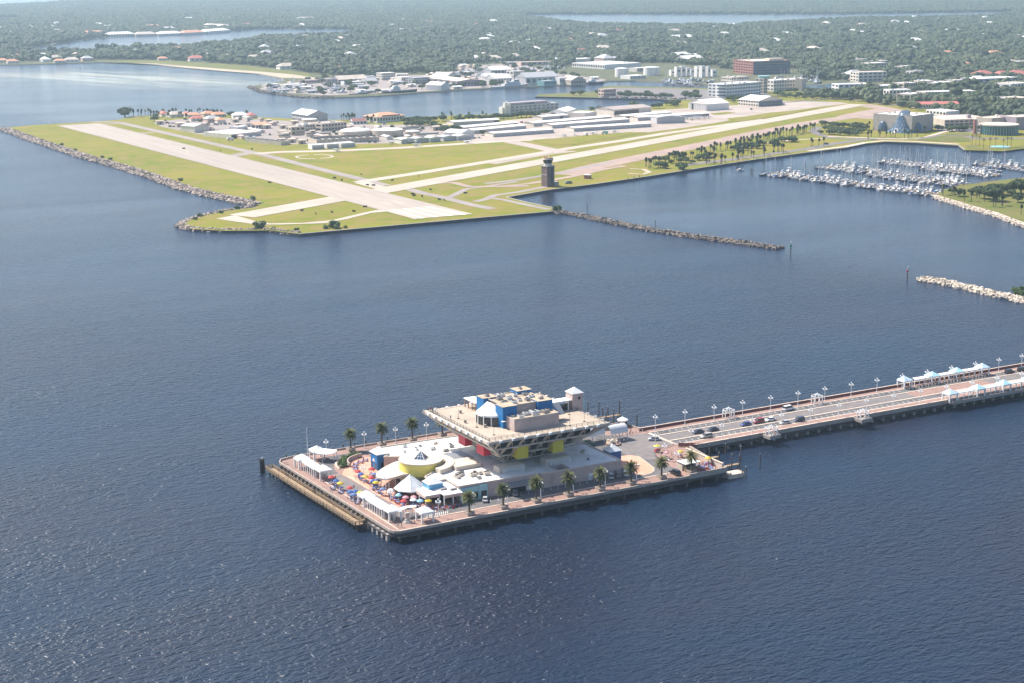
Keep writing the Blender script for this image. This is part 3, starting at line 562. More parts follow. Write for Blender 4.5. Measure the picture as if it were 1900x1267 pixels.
          (614.0, 1236.1), (616.4, 1228.1), (618.8, 1220.2), (620.5, 1212.9), (612.3, 1182.2), (609.5, 1166.5), (606.7, 1150.9), (603.3, 1136.2), (604.9, 1129.4), (610.1, 1131.5), (616.0, 1133.1), (621.3, 1135.2), (632.0, 1255.3), (632.9, 1241.9),
          (627.9, 1271.1), (628.0, 1258.1), (618.1, 1081.7), (649.7, 1256.0), (657.8, 1250.4), (671.5, 1240.9), (675.5, 1238.1), (696.2, 1250.0), (698.3, 1235.3), (704.9, 1237.3), (710.6, 1233.4), (720.8, 1239.6), (731.0, 1245.9), (745.2, 1242.8),
          (749.3, 1240.0), (756.1, 1242.0), (761.0, 1238.5), (767.9, 1240.6), (772.0, 1237.7), (779.0, 1239.7), (785.2, 1242.3), (795.1, 1249.3), (729.7, 1237.4), (689.6, 1248.0), (734.5, 1234.0), (985.7, 1500.4), (994.2, 1494.3), (1018.1, 1486.5),
          (1021.8, 1436.9), (1022.4, 1427.3), (1027.0, 1424.0), (1033.5, 1419.3), (1036.5, 1411.7), (1040.4, 1405.2), (1045.9, 1401.3), (1049.8, 1394.9), (1051.9, 1388.0), (1054.8, 1380.4), (1058.7, 1374.1), (1083.5, 1374.2), (1084.7, 1364.3),
          (1085.9, 1354.5), (1089.6, 1351.9), (1037.6, 1444.1), (1059.9, 1428.0), (1070.5, 1411.0), (867.9, 1265.6), (874.7, 1260.8), (946.4, 1294.4), (949.4, 1287.5), (953.6, 1258.0), (960.9, 1257.5), (996.4, 1282.8), (1006.3, 1283.9),
          (989.5, 1263.8), (1121.6, 1402.1), (1099.1, 1298.3), (1108.6, 1300.1), (1109.8, 1290.7), (1123.6, 1298.0), (1136.8, 1306.1), (1086.9, 1273.1), (1203.8, 1330.2), (1199.0, 1315.2), (1194.3, 1300.4), (1203.4, 1302.9), (1195.1, 1281.9),
          (1207.9, 1290.7), (1194.9, 1264.4), (1212.2, 1278.5), (1203.8, 1258.0), (1216.6, 1266.5), (1212.7, 1251.6), (1216.3, 1249.0), (1254.5, 1369.9), (1261.0, 1365.1), (1275.1, 1354.9), (1272.5, 1337.3), (1269.0, 1320.7), (1099.9, 1396.0),
          (1101.0, 1385.9), (1102.2, 1375.9), (994.2, 1289.7), (1000.3, 1285.4)],
 'oaks_garden': [(946.4, 926.9), (942.1, 909.5), (941.9, 899.6), (943.1, 889.0), (944.2, 878.4), (956.0, 880.1), (982.0, 902.5), (980.0, 967.1), (976.7, 947.9), (979.0, 935.6), (981.3, 923.6), (993.7, 925.5), (918.4, 886.3), (922.2, 874.1),
                 (933.0, 872.5), (1043.6, 860.1), (1045.5, 848.6), (1053.3, 843.3), (1061.1, 838.0), (1072.3, 840.4), (636.3, 774.8), (647.6, 759.4), (673.1, 774.3), (691.6, 786.6), (748.0, 817.9), (765.1, 824.5), (815.6, 846.8), (833.9, 853.9),
                 (844.6, 856.6), (669.7, 801.2), (610.7, 745.6), (618.3, 725.7), (797.5, 839.8), (775.1, 826.9)],
 'oaks_park': [(714.5, 457.5), (726.5, 459.9), (739.5, 461.8), (741.1, 455.6), (699.7, 452.1), (696.3, 439.6), (698.0, 483.6), (693.6, 471.1), (707.4, 472.3), (705.2, 424.2), (717.5, 476.1), (725.9, 450.1)],
 'oldapron': [(1009.6, 1002.3), (1063.4, 1023.5), (1077.7, 978.1), (1150.3, 1011.8), (1184.9, 1064.9), (1198.8, 1109.7), (1211.7, 1157.7), (1171.6, 1129.0), (1176.1, 1103.6), (1126.2, 1079.8), (1074.5, 1052.4)],
 'park': [(676.7, 478.7), (659.2, 425.5), (648.1, 388.6), (628.8, 345.4), (586.6, 241.0), (626.9, 215.6), (925.7, 455.2), (818.2, 525.9), (772.8, 522.5), (738.3, 517.1), (705.6, 503.8)],
 'planes': [(520.8, 1051.5, 20), (511.8, 1021.7, 200), (567.6, 1019.8, 190), (692.4, 1063.9, 60), (680.9, 1021.3, 30), (696.4, 1024.7, 80), (717.9, 1024.0, 120), (747.4, 1028.1, 200), (879.1, 1214.1, 60), (914.1, 1113.8, 30), (903.0, 1108.3, 40),
            (895.1, 1107.2, 20), (1143.0, 1301.6, 20), (899.3, 1102.1, 40), (910.0, 1103.8, 50), (918.6, 1105.8, 40), (927.1, 1109.2, 45), (425.9, 1020.8, 10), (500.0, 1055.4, 30), (520.6, 1051.3, 40)],
 'pond': [(1146.9, 6201.2), (1281.8, 6259.3), (1342.7, 6147.1), (1259.5, 5812.1), (1164.3, 5734.0), (1041.7, 5689.0)],
 'quay': [(930.7, 1508.8), (984.1, 1447.0), (1038.2, 1379.6), (1053.9, 1340.5), (1073.8, 1326.3), (1178.2, 1313.0), (1245.4, 1317.0), (1304.0, 1411.8), (1225.1, 1496.1), (1181.7, 1541.5), (1124.5, 1625.1), (1096.9, 1603.8), (1041.8, 1538.5),
          (954.6, 1539.5)],
 'quay_yard': [(996.5, 1446.4), (1041.9, 1385.0), (1071.8, 1335.5), (1185.2, 1322.0), (1252.8, 1419.8), (1192.3, 1490.1), (1104.8, 1594.5)],
 'quaycars': [(993.1, 1442.9), (995.3, 1440.3), (997.5, 1437.7), (999.7, 1435.2), (1001.9, 1432.6), (1004.1, 1430.0), (1006.3, 1427.4), (1008.5, 1424.9), (1010.7, 1422.3), (1012.8, 1419.7), (1015.0, 1417.2), (1017.2, 1414.6), (1019.4, 1412.0),
              (1021.5, 1409.5), (1023.7, 1406.9), (1025.9, 1404.4), (1028.0, 1401.8), (1030.2, 1399.3), (1032.4, 1396.8), (1034.5, 1394.2), (1036.7, 1391.7), (1038.8, 1389.1), (1041.0, 1386.6), (1043.1, 1384.1), (1045.3, 1381.6), (1047.4, 1379.0),
              (1049.6, 1376.5), (1051.7, 1374.0), (1053.8, 1371.5), (1056.0, 1369.0), (1058.1, 1366.5), (1060.2, 1364.0), (1062.4, 1361.4), (1064.5, 1358.9), (1066.6, 1356.4), (1068.7, 1353.9)],
 'riprap_a': [(212.1, 1458.4), (211.1, 1325.8), (211.2, 1216.8), (212.3, 1112.9), (218.1, 1011.4), (218.7, 927.7), (217.1, 845.1), (221.9, 788.3), (227.5, 755.7), (231.8, 721.6)],
 'riprap_b': [(223.8, 711.6), (203.2, 706.7), (176.6, 688.9), (156.6, 668.4), (149.1, 652.8), (151.9, 634.0), (168.1, 615.3), (193.6, 601.8), (205.1, 576.7)],
 'riprap_park': [(679.8, 481.9), (661.3, 427.6), (650.3, 390.7), (631.0, 347.5), (600.7, 274.3)],
 'riprap_point': [(685.8, 1944.6), (663.5, 1837.4), (664.6, 1797.7), (670.1, 1701.0), (703.1, 1665.4)],
 'rw18': [(296.0, 589.0), (341.8, 588.7), (318.6, 1455.2), (269.7, 1452.7)],
 'rw7_axis': [(192.4, 664.6), (279.1, 710.1), (464.8, 796.0), (696.1, 911.6), (938.6, 1037.6), (1018.7, 1077.5), (1196.9, 1153.8)],
 'sabals': [(603.8, 757.7), (616.5, 764.5), (620.2, 762.0), (642.6, 778.5), (654.1, 787.0), (657.9, 784.4), (657.8, 776.4), (695.5, 809.3), (701.4, 805.4), (714.4, 813.9), (727.7, 822.6), (735.4, 826.3), (741.2, 826.1), (749.9, 831.0),
            (765.0, 843.0), (764.4, 834.1), (776.5, 844.6), (792.9, 852.5), (801.9, 856.1), (830.3, 876.3), (844.9, 886.7), (851.3, 886.5), (862.0, 895.8), (880.8, 904.2), (892.1, 907.2), (909.3, 917.2), (664.3, 740.5), (669.3, 737.2),
            (678.6, 743.4), (689.8, 747.1), (702.3, 754.8), (709.5, 758.1), (724.3, 764.7), (740.7, 767.1), (766.1, 779.2), (599.8, 745.3), (672.0, 783.2), (686.4, 790.0), (900.7, 912.2), (814.6, 867.0), (780.5, 841.9), (707.9, 801.0),
            (667.7, 753.9), (658.8, 744.2), (720.3, 780.2), (728.2, 782.6), (738.5, 783.3), (752.4, 781.8), (771.6, 792.5), (775.8, 789.7), (826.6, 804.5), (837.1, 805.8), (906.1, 914.3), (914.5, 918.4), (923.1, 922.6), (937.1, 933.3),
            (896.4, 911.1), (886.1, 908.4), (872.3, 898.6), (857.4, 889.9), (842.8, 881.3), (834.3, 877.9), (824.6, 875.4), (809.3, 867.9), (801.1, 864.7), (786.1, 857.4), (984.6, 900.7), (932.1, 839.0), (944.7, 830.4), (952.3, 825.3),
            (963.6, 817.6), (1008.9, 843.9), (939.7, 833.8), (954.6, 814.4), (969.9, 813.3), (919.4, 829.2), (380.6, 1527.6), (382.2, 1512.3), (394.5, 1525.0), (397.9, 1515.5), (416.9, 1523.7), (414.9, 1496.5), (422.1, 1505.6), (429.4, 1514.9),
            (441.8, 1513.5), (441.5, 1492.1), (454.1, 1497.6), (456.0, 1489.1), (458.3, 1480.4), (461.4, 1471.1), (465.7, 1468.1), (469.9, 1465.1), (496.8, 1453.4), (417.7, 1466.6), (402.2, 1463.7), (416.0, 1433.8), (395.8, 1495.8), (397.4, 1487.7),
            (564.0, 1317.7), (566.5, 1316.0), (571.6, 1319.0), (574.4, 1317.1), (565.7, 1303.5), (579.3, 1287.6), (582.9, 1285.1), (585.7, 1283.2), (667.0, 1270.4), (676.3, 1263.9), (685.8, 1264.0), (694.7, 1257.7), (708.2, 1248.4), (689.2, 484.2),
            (678.6, 451.0), (699.9, 457.0), (661.5, 379.5), (673.1, 416.7), (684.3, 418.8), (690.7, 443.2), (690.8, 472.9)],
 'shorehouses': [(528.7, 2878.7), (538.7, 2831.4), (580.3, 2919.6), (607.6, 2857.0), (640.0, 2914.4), (617.5, 2785.4), (646.8, 2810.0), (678.9, 2817.1), (601.9, 3049.2), (643.6, 3015.9), (953.2, 2683.1), (1001.6, 2695.5), (929.7, 2727.1),
                 (913.8, 2800.2), (869.8, 2981.6), (958.2, 2221.7)],
 'strips': [('taxiway', 10.5, [(318.1, 1480.3), (340.9, 1456.2), (345.8, 1309.2), (351.6, 1153.7), (357.0, 1035.4), (357.1, 892.6), (358.1, 813.5), (357.5, 766.2)]), ('taxiway', 16, [(322.3, 1039.0), (341.5, 1052.3), (360.8, 1062.5)]),
            ('taxiway', 8, [(318.3, 1441.9), (328.8, 1439.7), (340.4, 1445.5)]), ('taxiway', 9, [(314.9, 1308.5), (325.4, 1310.3), (337.3, 1308.2)]),
            ('runway_new', 13, [(346.8, 797.9), (361.8, 804.0), (414.9, 825.8), (502.8, 865.7), (627.7, 923.2), (718.2, 959.2)]), ('runway_new', 13, [(719.6, 961.5), (791.3, 993.4), (877.7, 1025.3), (973.2, 1062.5)]),
            ('runway_new', 15, [(355.3, 1048.3), (380.0, 1049.6), (424.8, 1030.4), (491.6, 1018.6), (586.1, 1018.6), (652.7, 1014.0)]), ('apron', 18, [(610.1, 1011.1), (608.2, 966.5), (604.1, 917.1), (603.4, 892.6)]),
            ('apron', 9, [(502.1, 851.4), (581.5, 890.9), (618.1, 899.3)]), ('runway_new', 12, [(349.1, 796.4), (348.2, 771.2), (348.4, 752.3)]), ('taxiway', 9, [(363.2, 736.4), (361.7, 709.2), (364.1, 679.1), (363.2, 633.3), (366.0, 603.6)]),
            ('taxiway', 6, [(366.9, 675.0), (376.4, 684.1), (401.7, 711.3), (419.7, 716.1), (458.7, 729.8)]), ('taxiway', 7, [(373.3, 643.3), (386.3, 651.1), (402.8, 666.9), (426.2, 672.8), (461.4, 688.8)]),
            ('taxiway', 6, [(392.3, 658.5), (396.3, 640.9), (397.0, 611.4), (399.0, 578.8)]), ('old_runway', 8, [(398.9, 755.1), (411.7, 753.7), (410.5, 722.0), (427.9, 712.3), (444.2, 704.2), (452.8, 701.1)]),
            ('old_runway', 24, [(513.6, 748.2), (563.1, 779.9), (651.7, 827.2), (748.2, 876.3), (861.8, 938.2), (983.3, 998.8), (1049.4, 1022.0), (1139.4, 1050.4)]),
            ('taxiway', 7, [(430.2, 732.5), (465.8, 739.3), (513.5, 758.8), (587.4, 799.4), (602.1, 805.5)]), ('old_runway', 7, [(426.8, 709.3), (460.2, 712.8), (510.9, 732.6), (563.4, 762.0), (591.8, 773.2)]),
            ('sand', 5, [(583.1, 751.9), (591.5, 743.4), (583.5, 722.6), (571.4, 713.6), (563.9, 725.6)]),
            ('asphalt_pale', 11, [(634.4, 747.0), (679.4, 756.7), (747.4, 774.0), (812.6, 791.6), (860.2, 812.7), (911.3, 828.0), (936.0, 824.0), (962.4, 806.1), (1001.3, 786.1), (1049.8, 746.6), (1127.2, 713.3)]),
            ('tan_paving', 6, [(800.6, 776.9), (856.3, 788.4), (894.5, 804.9), (921.8, 808.2), (942.5, 784.7), (958.6, 743.2)]), ('asphalt_pale', 9, [(929.6, 840.7), (904.4, 839.4), (899.3, 861.4), (909.4, 892.5), (925.1, 921.2), (963.2, 957.1)]),
            ('tan_paving', 5, [(904.8, 872.6), (919.5, 847.6), (946.9, 810.5), (976.1, 809.0), (1030.1, 839.3), (1056.6, 851.2)]), ('tan_paving', 4, [(784.9, 858.2), (818.7, 858.1), (856.9, 862.6), (889.3, 858.9)]),
            ('asphalt_pale', 9, [(962.6, 801.1), (1000.5, 816.4), (1021.6, 796.0), (1008.0, 770.3)]), ('asphalt', 9, [(1140.6, 1237.5), (1172.0, 1240.4), (1206.6, 1241.4), (1238.2, 1245.1), (1232.1, 1180.6), (1222.0, 1114.7), (1225.3, 1073.5)])],
 'tanks': [(503.9, 1150.6, 17, 6.0, 'dome'), (533.3, 1136.0, 17, 6.5, 'flat'), (559.6, 1128.9, 8, 4, 'dome'), (565.3, 1107.0, 14, 2.5, 'pool'), (515.9, 1303.5, 9, 6, 'flat'), (458.4, 1198.1, 7, 3, 'pool'), (465.1, 1177.1, 7, 3, 'pool'),
           (432.7, 1172.4, 7, 3, 'pool'), (477.0, 1168.9, 7, 3, 'pool'), (576.2, 1171.9, 13, 3, 'pool')],
 'thresh': [(297.7, 639.4), (335.3, 639.3), (341.7, 587.8), (295.4, 589.2)],
 'tower': (465.2, 687.2),
 'tug1': [(739.9, 1690.2), (774.3, 1695.0)],
 'tug2': [(788.6, 1684.6), (842.1, 1683.6)],
 'turnpad': [(178.8, 666.2), (195.9, 674.6), (198.5, 637.6), (203.3, 624.3), (223.1, 614.4), (245.0, 615.2), (264.7, 627.5), (290.3, 642.8), (301.6, 643.7), (297.9, 631.8), (282.5, 631.8), (258.0, 615.4), (235.4, 604.7), (207.2, 615.4),
             (193.4, 624.3), (183.5, 650.9)],
 'whitetanks': [(1255.2, 1791.1, 10.5, 13.5), (1316.2, 1796.0, 13, 13)],
 'yard1': [(374.5, 1428.7), (365.5, 1370.8), (372.2, 1262.5), (386.3, 1218.2), (400.6, 1161.9), (416.2, 1113.1), (439.3, 1085.1), (490.7, 1069.0), (574.9, 1043.6), (625.2, 1055.4), (653.4, 1142.1), (627.8, 1221.1), (577.6, 1255.8), (522.5, 1342.7),
           (464.4, 1434.1), (411.6, 1453.5)],
 'yard2': [(721.5, 1953.9), (674.0, 1875.4), (675.7, 1794.6), (702.0, 1700.3), (827.3, 1684.4), (913.2, 1700.4), (1045.0, 1693.4), (1160.3, 1703.3), (1200.5, 1750.6), (1212.1, 1874.1), (1251.3, 2026.4), (1312.4, 2226.9), (1177.1, 2203.5),
           (1069.3, 2017.2), (937.6, 2029.9), (844.2, 2033.3), (790.7, 1993.4)]}

# ------------------------------------------------------------------ sea
def water_material():
    m = bpy.data.materials.new('sea_water'); m.use_nodes = True
    n, l = m.node_tree.nodes, m.node_tree.links
    b = n['Principled BSDF']
    b.inputs['Roughness'].default_value = 0.10
    b.inputs['IOR'].default_value = 1.333
    g = n.new('ShaderNodeNewGeometry')
    def mapping(rz, sc):
        mp = n.new('ShaderNodeMapping')
        mp.inputs['Rotation'].default_value = (0, 0, rz)
        mp.inputs['Scale'].default_value = sc
        l.new(g.outputs['Position'], mp.inputs[0])
        return mp.outputs[0]
    def noise(vec, sc, det, rough=0.6, dist=0.0):
        t = n.new('ShaderNodeTexNoise')
        t.inputs['Scale'].default_value, t.inputs['Detail'].default_value = sc, det
        t.inputs['Roughness'].default_value, t.inputs['Distortion'].default_value = rough, dist
        l.new(vec, t.inputs['Vector'])
        return t.outputs[0]
    def math_(op, a, b_, c=None):
        k = n.new('ShaderNodeMath'); k.operation = op
        for i, v in enumerate((a, b_, c)):
            if v is None: continue
            if isinstance(v, (int, float)): k.inputs[i].default_value = v
            else: l.new(v, k.inputs[i])
        return k.outputs[0]
    def ramp(v, p0, p1, c0, c1):
        r = n.new('ShaderNodeValToRGB')
        r.color_ramp.elements[0].position, r.color_ramp.elements[1].position = p0, p1
        r.color_ramp.elements[0].color, r.color_ramp.elements[1].color = (*c0, 1), (*c1, 1)
        l.new(v, r.inputs[0])
        return r.outputs[0]
    # wind waves, short chop and ripples; wind is uneven, so the height varies in slow patches
    a = noise(mapping(R(22), (0.20, 0.46, 1)), 1.0, 2, 0.5, 0.8)
    c = noise(mapping(R(46), (0.55, 1.0, 1)), 1.0, 2, 0.55, 0.5)
    d = noise(mapping(R(8), (1.0, 1.9, 1)), 1.0, 2, 0.6)
    wind = noise(mapping(R(20), (0.0035, 0.011, 1)), 1.0, 3, 0.55)
    wind = ramp(wind, 0.34, 0.66, (0.5,) * 3, (1.2,) * 3)
    h = math_('ADD', math_('MULTIPLY', a, 1.6), math_('ADD', math_('MULTIPLY', c, 0.95), math_('MULTIPLY', d, 0.16)))
    # the water lies calmer behind the breakwaters, in the basin and the harbour
    (ax_, ay_), (bx_, by_) = LAYOUT['breakwater_dark'][0], LAYOUT['breakwater_pale'][0]
    k_ = math.hypot(bx_ - ax_, by_ - ay_); nx_, ny_ = -(by_ - ay_) / k_, (bx_ - ax_) / k_
    dt = n.new('ShaderNodeVectorMath'); dt.operation = 'DOT_PRODUCT'
    l.new(g.outputs['Position'], dt.inputs[0]); dt.inputs[1].default_value = (nx_, ny_, 0)
    off = nx_ * ax_ + ny_ * ay_
    def lee(lo, hi, a0, a1):
        q = n.new('ShaderNodeMapRange'); q.interpolation_type = 'SMOOTHSTEP'
        l.new(dt.outputs['Value'], q.inputs[0])
        for i, v in enumerate((off + lo, off + hi, a0, a1)): q.inputs[i + 1].default_value = v
        return q.outputs[0]
    sp = n.new('ShaderNodeSeparateXYZ'); l.new(g.outputs['Position'], sp.inputs[0])
    fetch = n.new('ShaderNodeMapRange'); fetch.interpolation_type = 'SMOOTHSTEP'
    l.new(sp.outputs[1], fetch.inputs[0])
    for i, v in enumerate((-350, 700, 0.82, 0.42)): fetch.inputs[i + 1].default_value = v
    h = math_('MULTIPLY', math_('MULTIPLY', math_('MULTIPLY', h, wind), fetch.outputs[0]), lee(-60, 40, 1.0, 0.55))
    fr_ = n.new('ShaderNodeMapRange'); l.new(sp.outputs[1], fr_.inputs[0])
    for i, v in enumerate((0, 700, 1.0, 0.6)): fr_.inputs[i + 1].default_value = v
    l.new(math_('MULTIPLY', lee(-40, 40, 0.29, 0.20), fr_.outputs[0]), b.inputs['Roughness'])
    bp = n.new('ShaderNodeBump')
    bp.inputs['Strength'].default_value = 1.0
    bp.inputs['Distance'].default_value = 1.0
    l.new(h, bp.inputs['Height']); l.new(bp.outputs[0], b.inputs['Normal'])
    # body colour of the water: blue bay, browner and murkier in patches
    murk = noise(mapping(0.4, (0.006, 0.009, 1)), 1.0, 4, 0.55)
    base = ramp(murk, 0.38, 0.70, (0.007, 0.020, 0.044), (0.017, 0.018, 0.033))
    # pale sand bars under the shallows off the southern beach
    sx, sy, sr = SHOAL
    mp = n.new('ShaderNodeMapping')
    mp.vector_type = 'TEXTURE'
    mp.inputs['Location'].default_value = (sx, sy, 0)
    mp.inputs['Rotation'].default_value = (0, 0, SHOAL_DIR)
    mp.inputs['Scale'].default_value = (sr * 1.1, sr * 0.40, 1e6)
    l.new(g.outputs['Position'], mp.inputs[0])
    ln = n.new('ShaderNodeVectorMath'); ln.operation = 'LENGTH'
    l.new(mp.outputs[0], ln.inputs[0])
    fall = ramp(ln.outputs['Value'], 0.45, 1.0, (1,) * 3, (0,) * 3)
    mp2 = n.new('ShaderNodeMapping'); mp2.vector_type = 'TEXTURE'
    mp2.inputs['Rotation'].default_value = (0, 0, SHOAL_DIR)
    mp2.inputs['Scale'].default_value = (420, 46, 1)
    l.new(g.outputs['Position'], mp2.inputs[0])
    streak = ramp(noise(mp2.outputs[0], 1.0, 5, 0.6, 1.2), 0.36, 0.60, (0,) * 3, (1,) * 3)
    mx = n.new('ShaderNodeMix'); mx.data_type = 'RGBA'
    l.new(math_('MULTIPLY', fall, streak), mx.inputs[0])
    l.new(base, mx.inputs[6]); mx.inputs[7].default_value = (0.42, 0.385, 0.28, 1)
    l.new(mx.outputs[2], b.inputs['Base Color'])
    M['sea_water'] = m
SHOAL, SHOAL_DIR = ((587, 2242, 435), -1.236)
water_material()
sea = MB().add([(-20000, -14000, 0), (26000, -14000, 0), (26000, 30000, 0), (-20000, 30000, 0)], [(0, 1, 2, 3)])
setting('sea', sea, 'sea_water')

# ------------------------------------------------------------------ land
def grass_material(key, c1, c2, c3, s):
    m = bpy.data.materials.new(key); m.use_nodes = True
    n, l = m.node_tree.nodes, m.node_tree.links
    b = n['Principled BSDF']; b.inputs['Roughness'].default_value = 0.95; b.inputs['Specular IOR Level'].default_value = 0.15
    g = n.new('ShaderNodeNewGeometry')
    def nz(sc, det):
        t = n.new('ShaderNodeTexNoise'); t.inputs['Scale'].default_value, t.inputs['Detail'].default_value = sc, det
        t.inputs['Roughness'].default_value = 0.68
        l.new(g.outputs['Position'], t.inputs['Vector']); return t.outputs[0]
    def rp(v, p0, p1, a, c):
        r = n.new('ShaderNodeValToRGB'); e = r.color_ramp.elements
        e[0].position, e[1].position, e[0].color, e[1].color = p0, p1, (*a, 1), (*c, 1)
        l.new(v, r.inputs[0]); return r.outputs[0]
    x = n.new('ShaderNodeMix'); x.data_type = 'RGBA'
    l.new(rp(nz(s * 5, 6), 0.44, 0.60, (0, 0, 0), (0.8, 0.8, 0.8)), x.inputs[0])
    l.new(rp(nz(s, 8), 0.33, 0.66, c1, c2), x.inputs[6]); x.inputs[7].default_value = (*c3, 1)
    l.new(x.outputs[2], b.inputs['Base Color'])
    M[key] = m
grass_material('airfield_grass', (0.120, 0.160, 0.007), (0.225, 0.205, 0.020), (0.25, 0.175, 0.06), 0.014)
grass_material('park_grass', (0.085, 0.12, 0.018), (0.165, 0.165, 0.04), (0.18, 0.14, 0.055), 0.02)
grass_material('wood_floor', (0.055, 0.075, 0.028), (0.10, 0.105, 0.05), (0.16, 0.14, 0.09), 0.02)
L_ = LAYOUT
def sheet(name, pts, z, m, loc=(0, 0, 0)):
    """flat sheet, triangulated so that concave outlines fill properly"""
    bm = bmesh.new()
    f = bm.faces.new([bm.verts.new((p[0], p[1], z)) for p in pts])
    f.normal_update()
    if f.normal.z < 0: f.normal_flip()
    bmesh.ops.triangulate(bm, faces=[f])
    me = bpy.data.meshes.new(name); bm.to_mesh(me); bm.free()
    me.materials.append(M[m])
    o = link(name, me, None, loc); o['kind'] = 'structure'
    return o
def slab_land(name, pts, z, m, edge):
    """land: a level top with an edge that goes down under the water"""
    o = sheet(name, pts, z, m)
    e = MB(); n = len(pts)
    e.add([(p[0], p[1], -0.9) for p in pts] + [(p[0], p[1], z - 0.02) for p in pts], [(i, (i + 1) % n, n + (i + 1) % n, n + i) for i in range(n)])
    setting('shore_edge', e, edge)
    return o
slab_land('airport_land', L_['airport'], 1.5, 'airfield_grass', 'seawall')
slab_land('park_land', L_['park'], 1.5, 'park_grass', 'rock')
slab_land('harbour_quay', L_['quay'], 1.5, 'park_grass', 'seawall')
slab_land('mainland', L_['main'], 1.2, 'wood_floor', 'sand')
for k, m in (('bayou', 'sea_water'), ('lake', 'sea_water'), ('pond', 'sea_water'), ('harbour_basin', 'sea_water')):
    sheet(k + '_water' if k != 'harbour_basin' else 'harbour_basin_water', L_[k], 1.28, m)
sheet('beach', L_['beach'], 1.26, 'sand')
sheet('beach_lawn', L_['lawn'], 1.30, 'park_grass')
sheet('sports_field', L_['field'], 1.34, 'park_grass')
# pavements of the airfield
def strip_sheet(name, pts, w, z, m):
    P = [Vector(p) for p in pts]; lft, rgt = [], []
    for i, p in enumerate(P):
        d = (P[min(i + 1, len(P) - 1)] - P[max(i - 1, 0)]).normalized(); q = Vector((-d.y, d.x)) * w / 2
        lft.append((p.x + q.x, p.y + q.y, z)); rgt.append((p.x - q.x, p.y - q.y, z))
    n = len(P); mb = MB().add(rgt + lft, [(i, i + 1, n + i + 1, n + i) for i in range(n - 1)])
    return setting(name, mb, m)
sheet('service_yard', L_['yard1'], 1.51, 'taxiway')
sheet('apron', L_['apron_poly'], 1.53, 'apron')
sheet('old_apron', L_['oldapron'], 1.53, 'old_runway')
sheet('harbour_yard', L_['yard2'], 1.36, 'taxiway')
sheet('quay_yard', L_['quay_yard'], 1.53, 'asphalt_pale')
sheet('theatre_yard', L_['mahaffey_yard'], 1.53, 'asphalt_pale')
for i, g in enumerate(L_['grass_on_apron']): sheet('grass_verge', g, 1.735 + .006 * i, 'airfield_grass')
NAMES = dict(taxiway='taxiway', runway_new='taxiway', apron='apron_link', old_runway='old_taxiway', sand='sand_path', asphalt_pale='road', tan_paving='footpath', asphalt='road')
for i, (m_, w, pts) in enumerate(L_['strips']): strip_sheet(NAMES[m_], pts, w, 1.55 + 0.004 * i, m_)
ax = np.array(L_['rw7_axis']); k_, c_ = np.polyfit(ax[:, 0], ax[:, 1], 1)
RW7 = ((ax[0][0] + 6, k_ * (ax[0][0] + 6) + c_), (ax[-1][0], k_ * ax[-1][0] + c_))
strip_sheet('crosswind_runway', RW7, 25, 1.71, 'runway_new')
sheet('turning_pad', L_['turnpad'], 1.70, 'runway_new')
sheet('main_runway', L_['rw18'], 1.72, 'runway')
sheet('runway_threshold', L_['thresh'], 1.725, 'runway_new')
mk = MB()
q = [Vector((*p, 1.735)) for p in L_['thresh']]
for i in range(4):      # worn bands on the threshold
    t0 = 0.12 + i * 0.235
    a0, a1, b0, b1 = q[0].lerp(q[1], t0), q[0].lerp(q[1], t0 + 0.07), q[3].lerp(q[2], t0), q[3].lerp(q[2], t0 + 0.07)
    mk.add([b0, b1, a1, a0], [(0, 1, 2, 3)])
setting('threshold_bands', mk, 'runway_pale')
mk = MB()
q = [Vector((*p, 1.735)) for p in L_['rw18']]
na, sa = q[0].lerp(q[1], 0.5), q[3].lerp(q[2], 0.5)
d = (sa - na).normalized(); sd_ = Vector((-d.y, d.x, 0)); ln_ = (sa - na).length
for i in range(9, 46):
    p = na + d * (i * ln_ / 48); e = p + d * ln_ / 48 * 0.6
    mk.add([p - sd_ * 0.4, e - sd_ * 0.4, e + sd_ * 0.4, p + sd_ * 0.4], [(0, 1, 2, 3)])
p = na + d * 75
mk.add([p - sd_ * 9, p + d * 16 - sd_ * 9, p + d * 16 - sd_ * 4, p - sd_ * 4], [(0, 1, 2, 3)])
mk.add([p + sd_ * 1, p + d * 16 + sd_ * 1, p + d * 16 + sd_ * 6, p + sd_ * 6], [(0, 1, 2, 3)])
setting('runway_markings', mk, 'runway_new')
# helicopter circle: a ring of pale marks in the grass
mk = MB(); hx, hy = L_['helipad']
for i in range(28):
    a = i / 28 * 6.283; r = 17
    if i % 7 == 6: continue
    c = Vector((hx + r * math.cos(a), hy + r * math.sin(a), 1.56)); t = Vector((-math.sin(a), math.cos(a), 0)); n_ = Vector((math.cos(a), math.sin(a), 0))
    mk.add([c - t * 1.6 - n_ * 1.1, c - t * 1.6 + n_ * 1.1, c + t * 1.6 + n_ * 1.1, c + t * 1.6 - n_ * 1.1], [(3, 2, 1, 0)])
setting('helipad_marking', mk, 'runway_pale')
for i, g in enumerate(L_['lawns2']): sheet('waterfront_lawn', g, 1.70 + .006 * i, 'park_grass')
sheet('fountain_lawn', L_['lawn_fountain'], 1.64, 'park_grass')
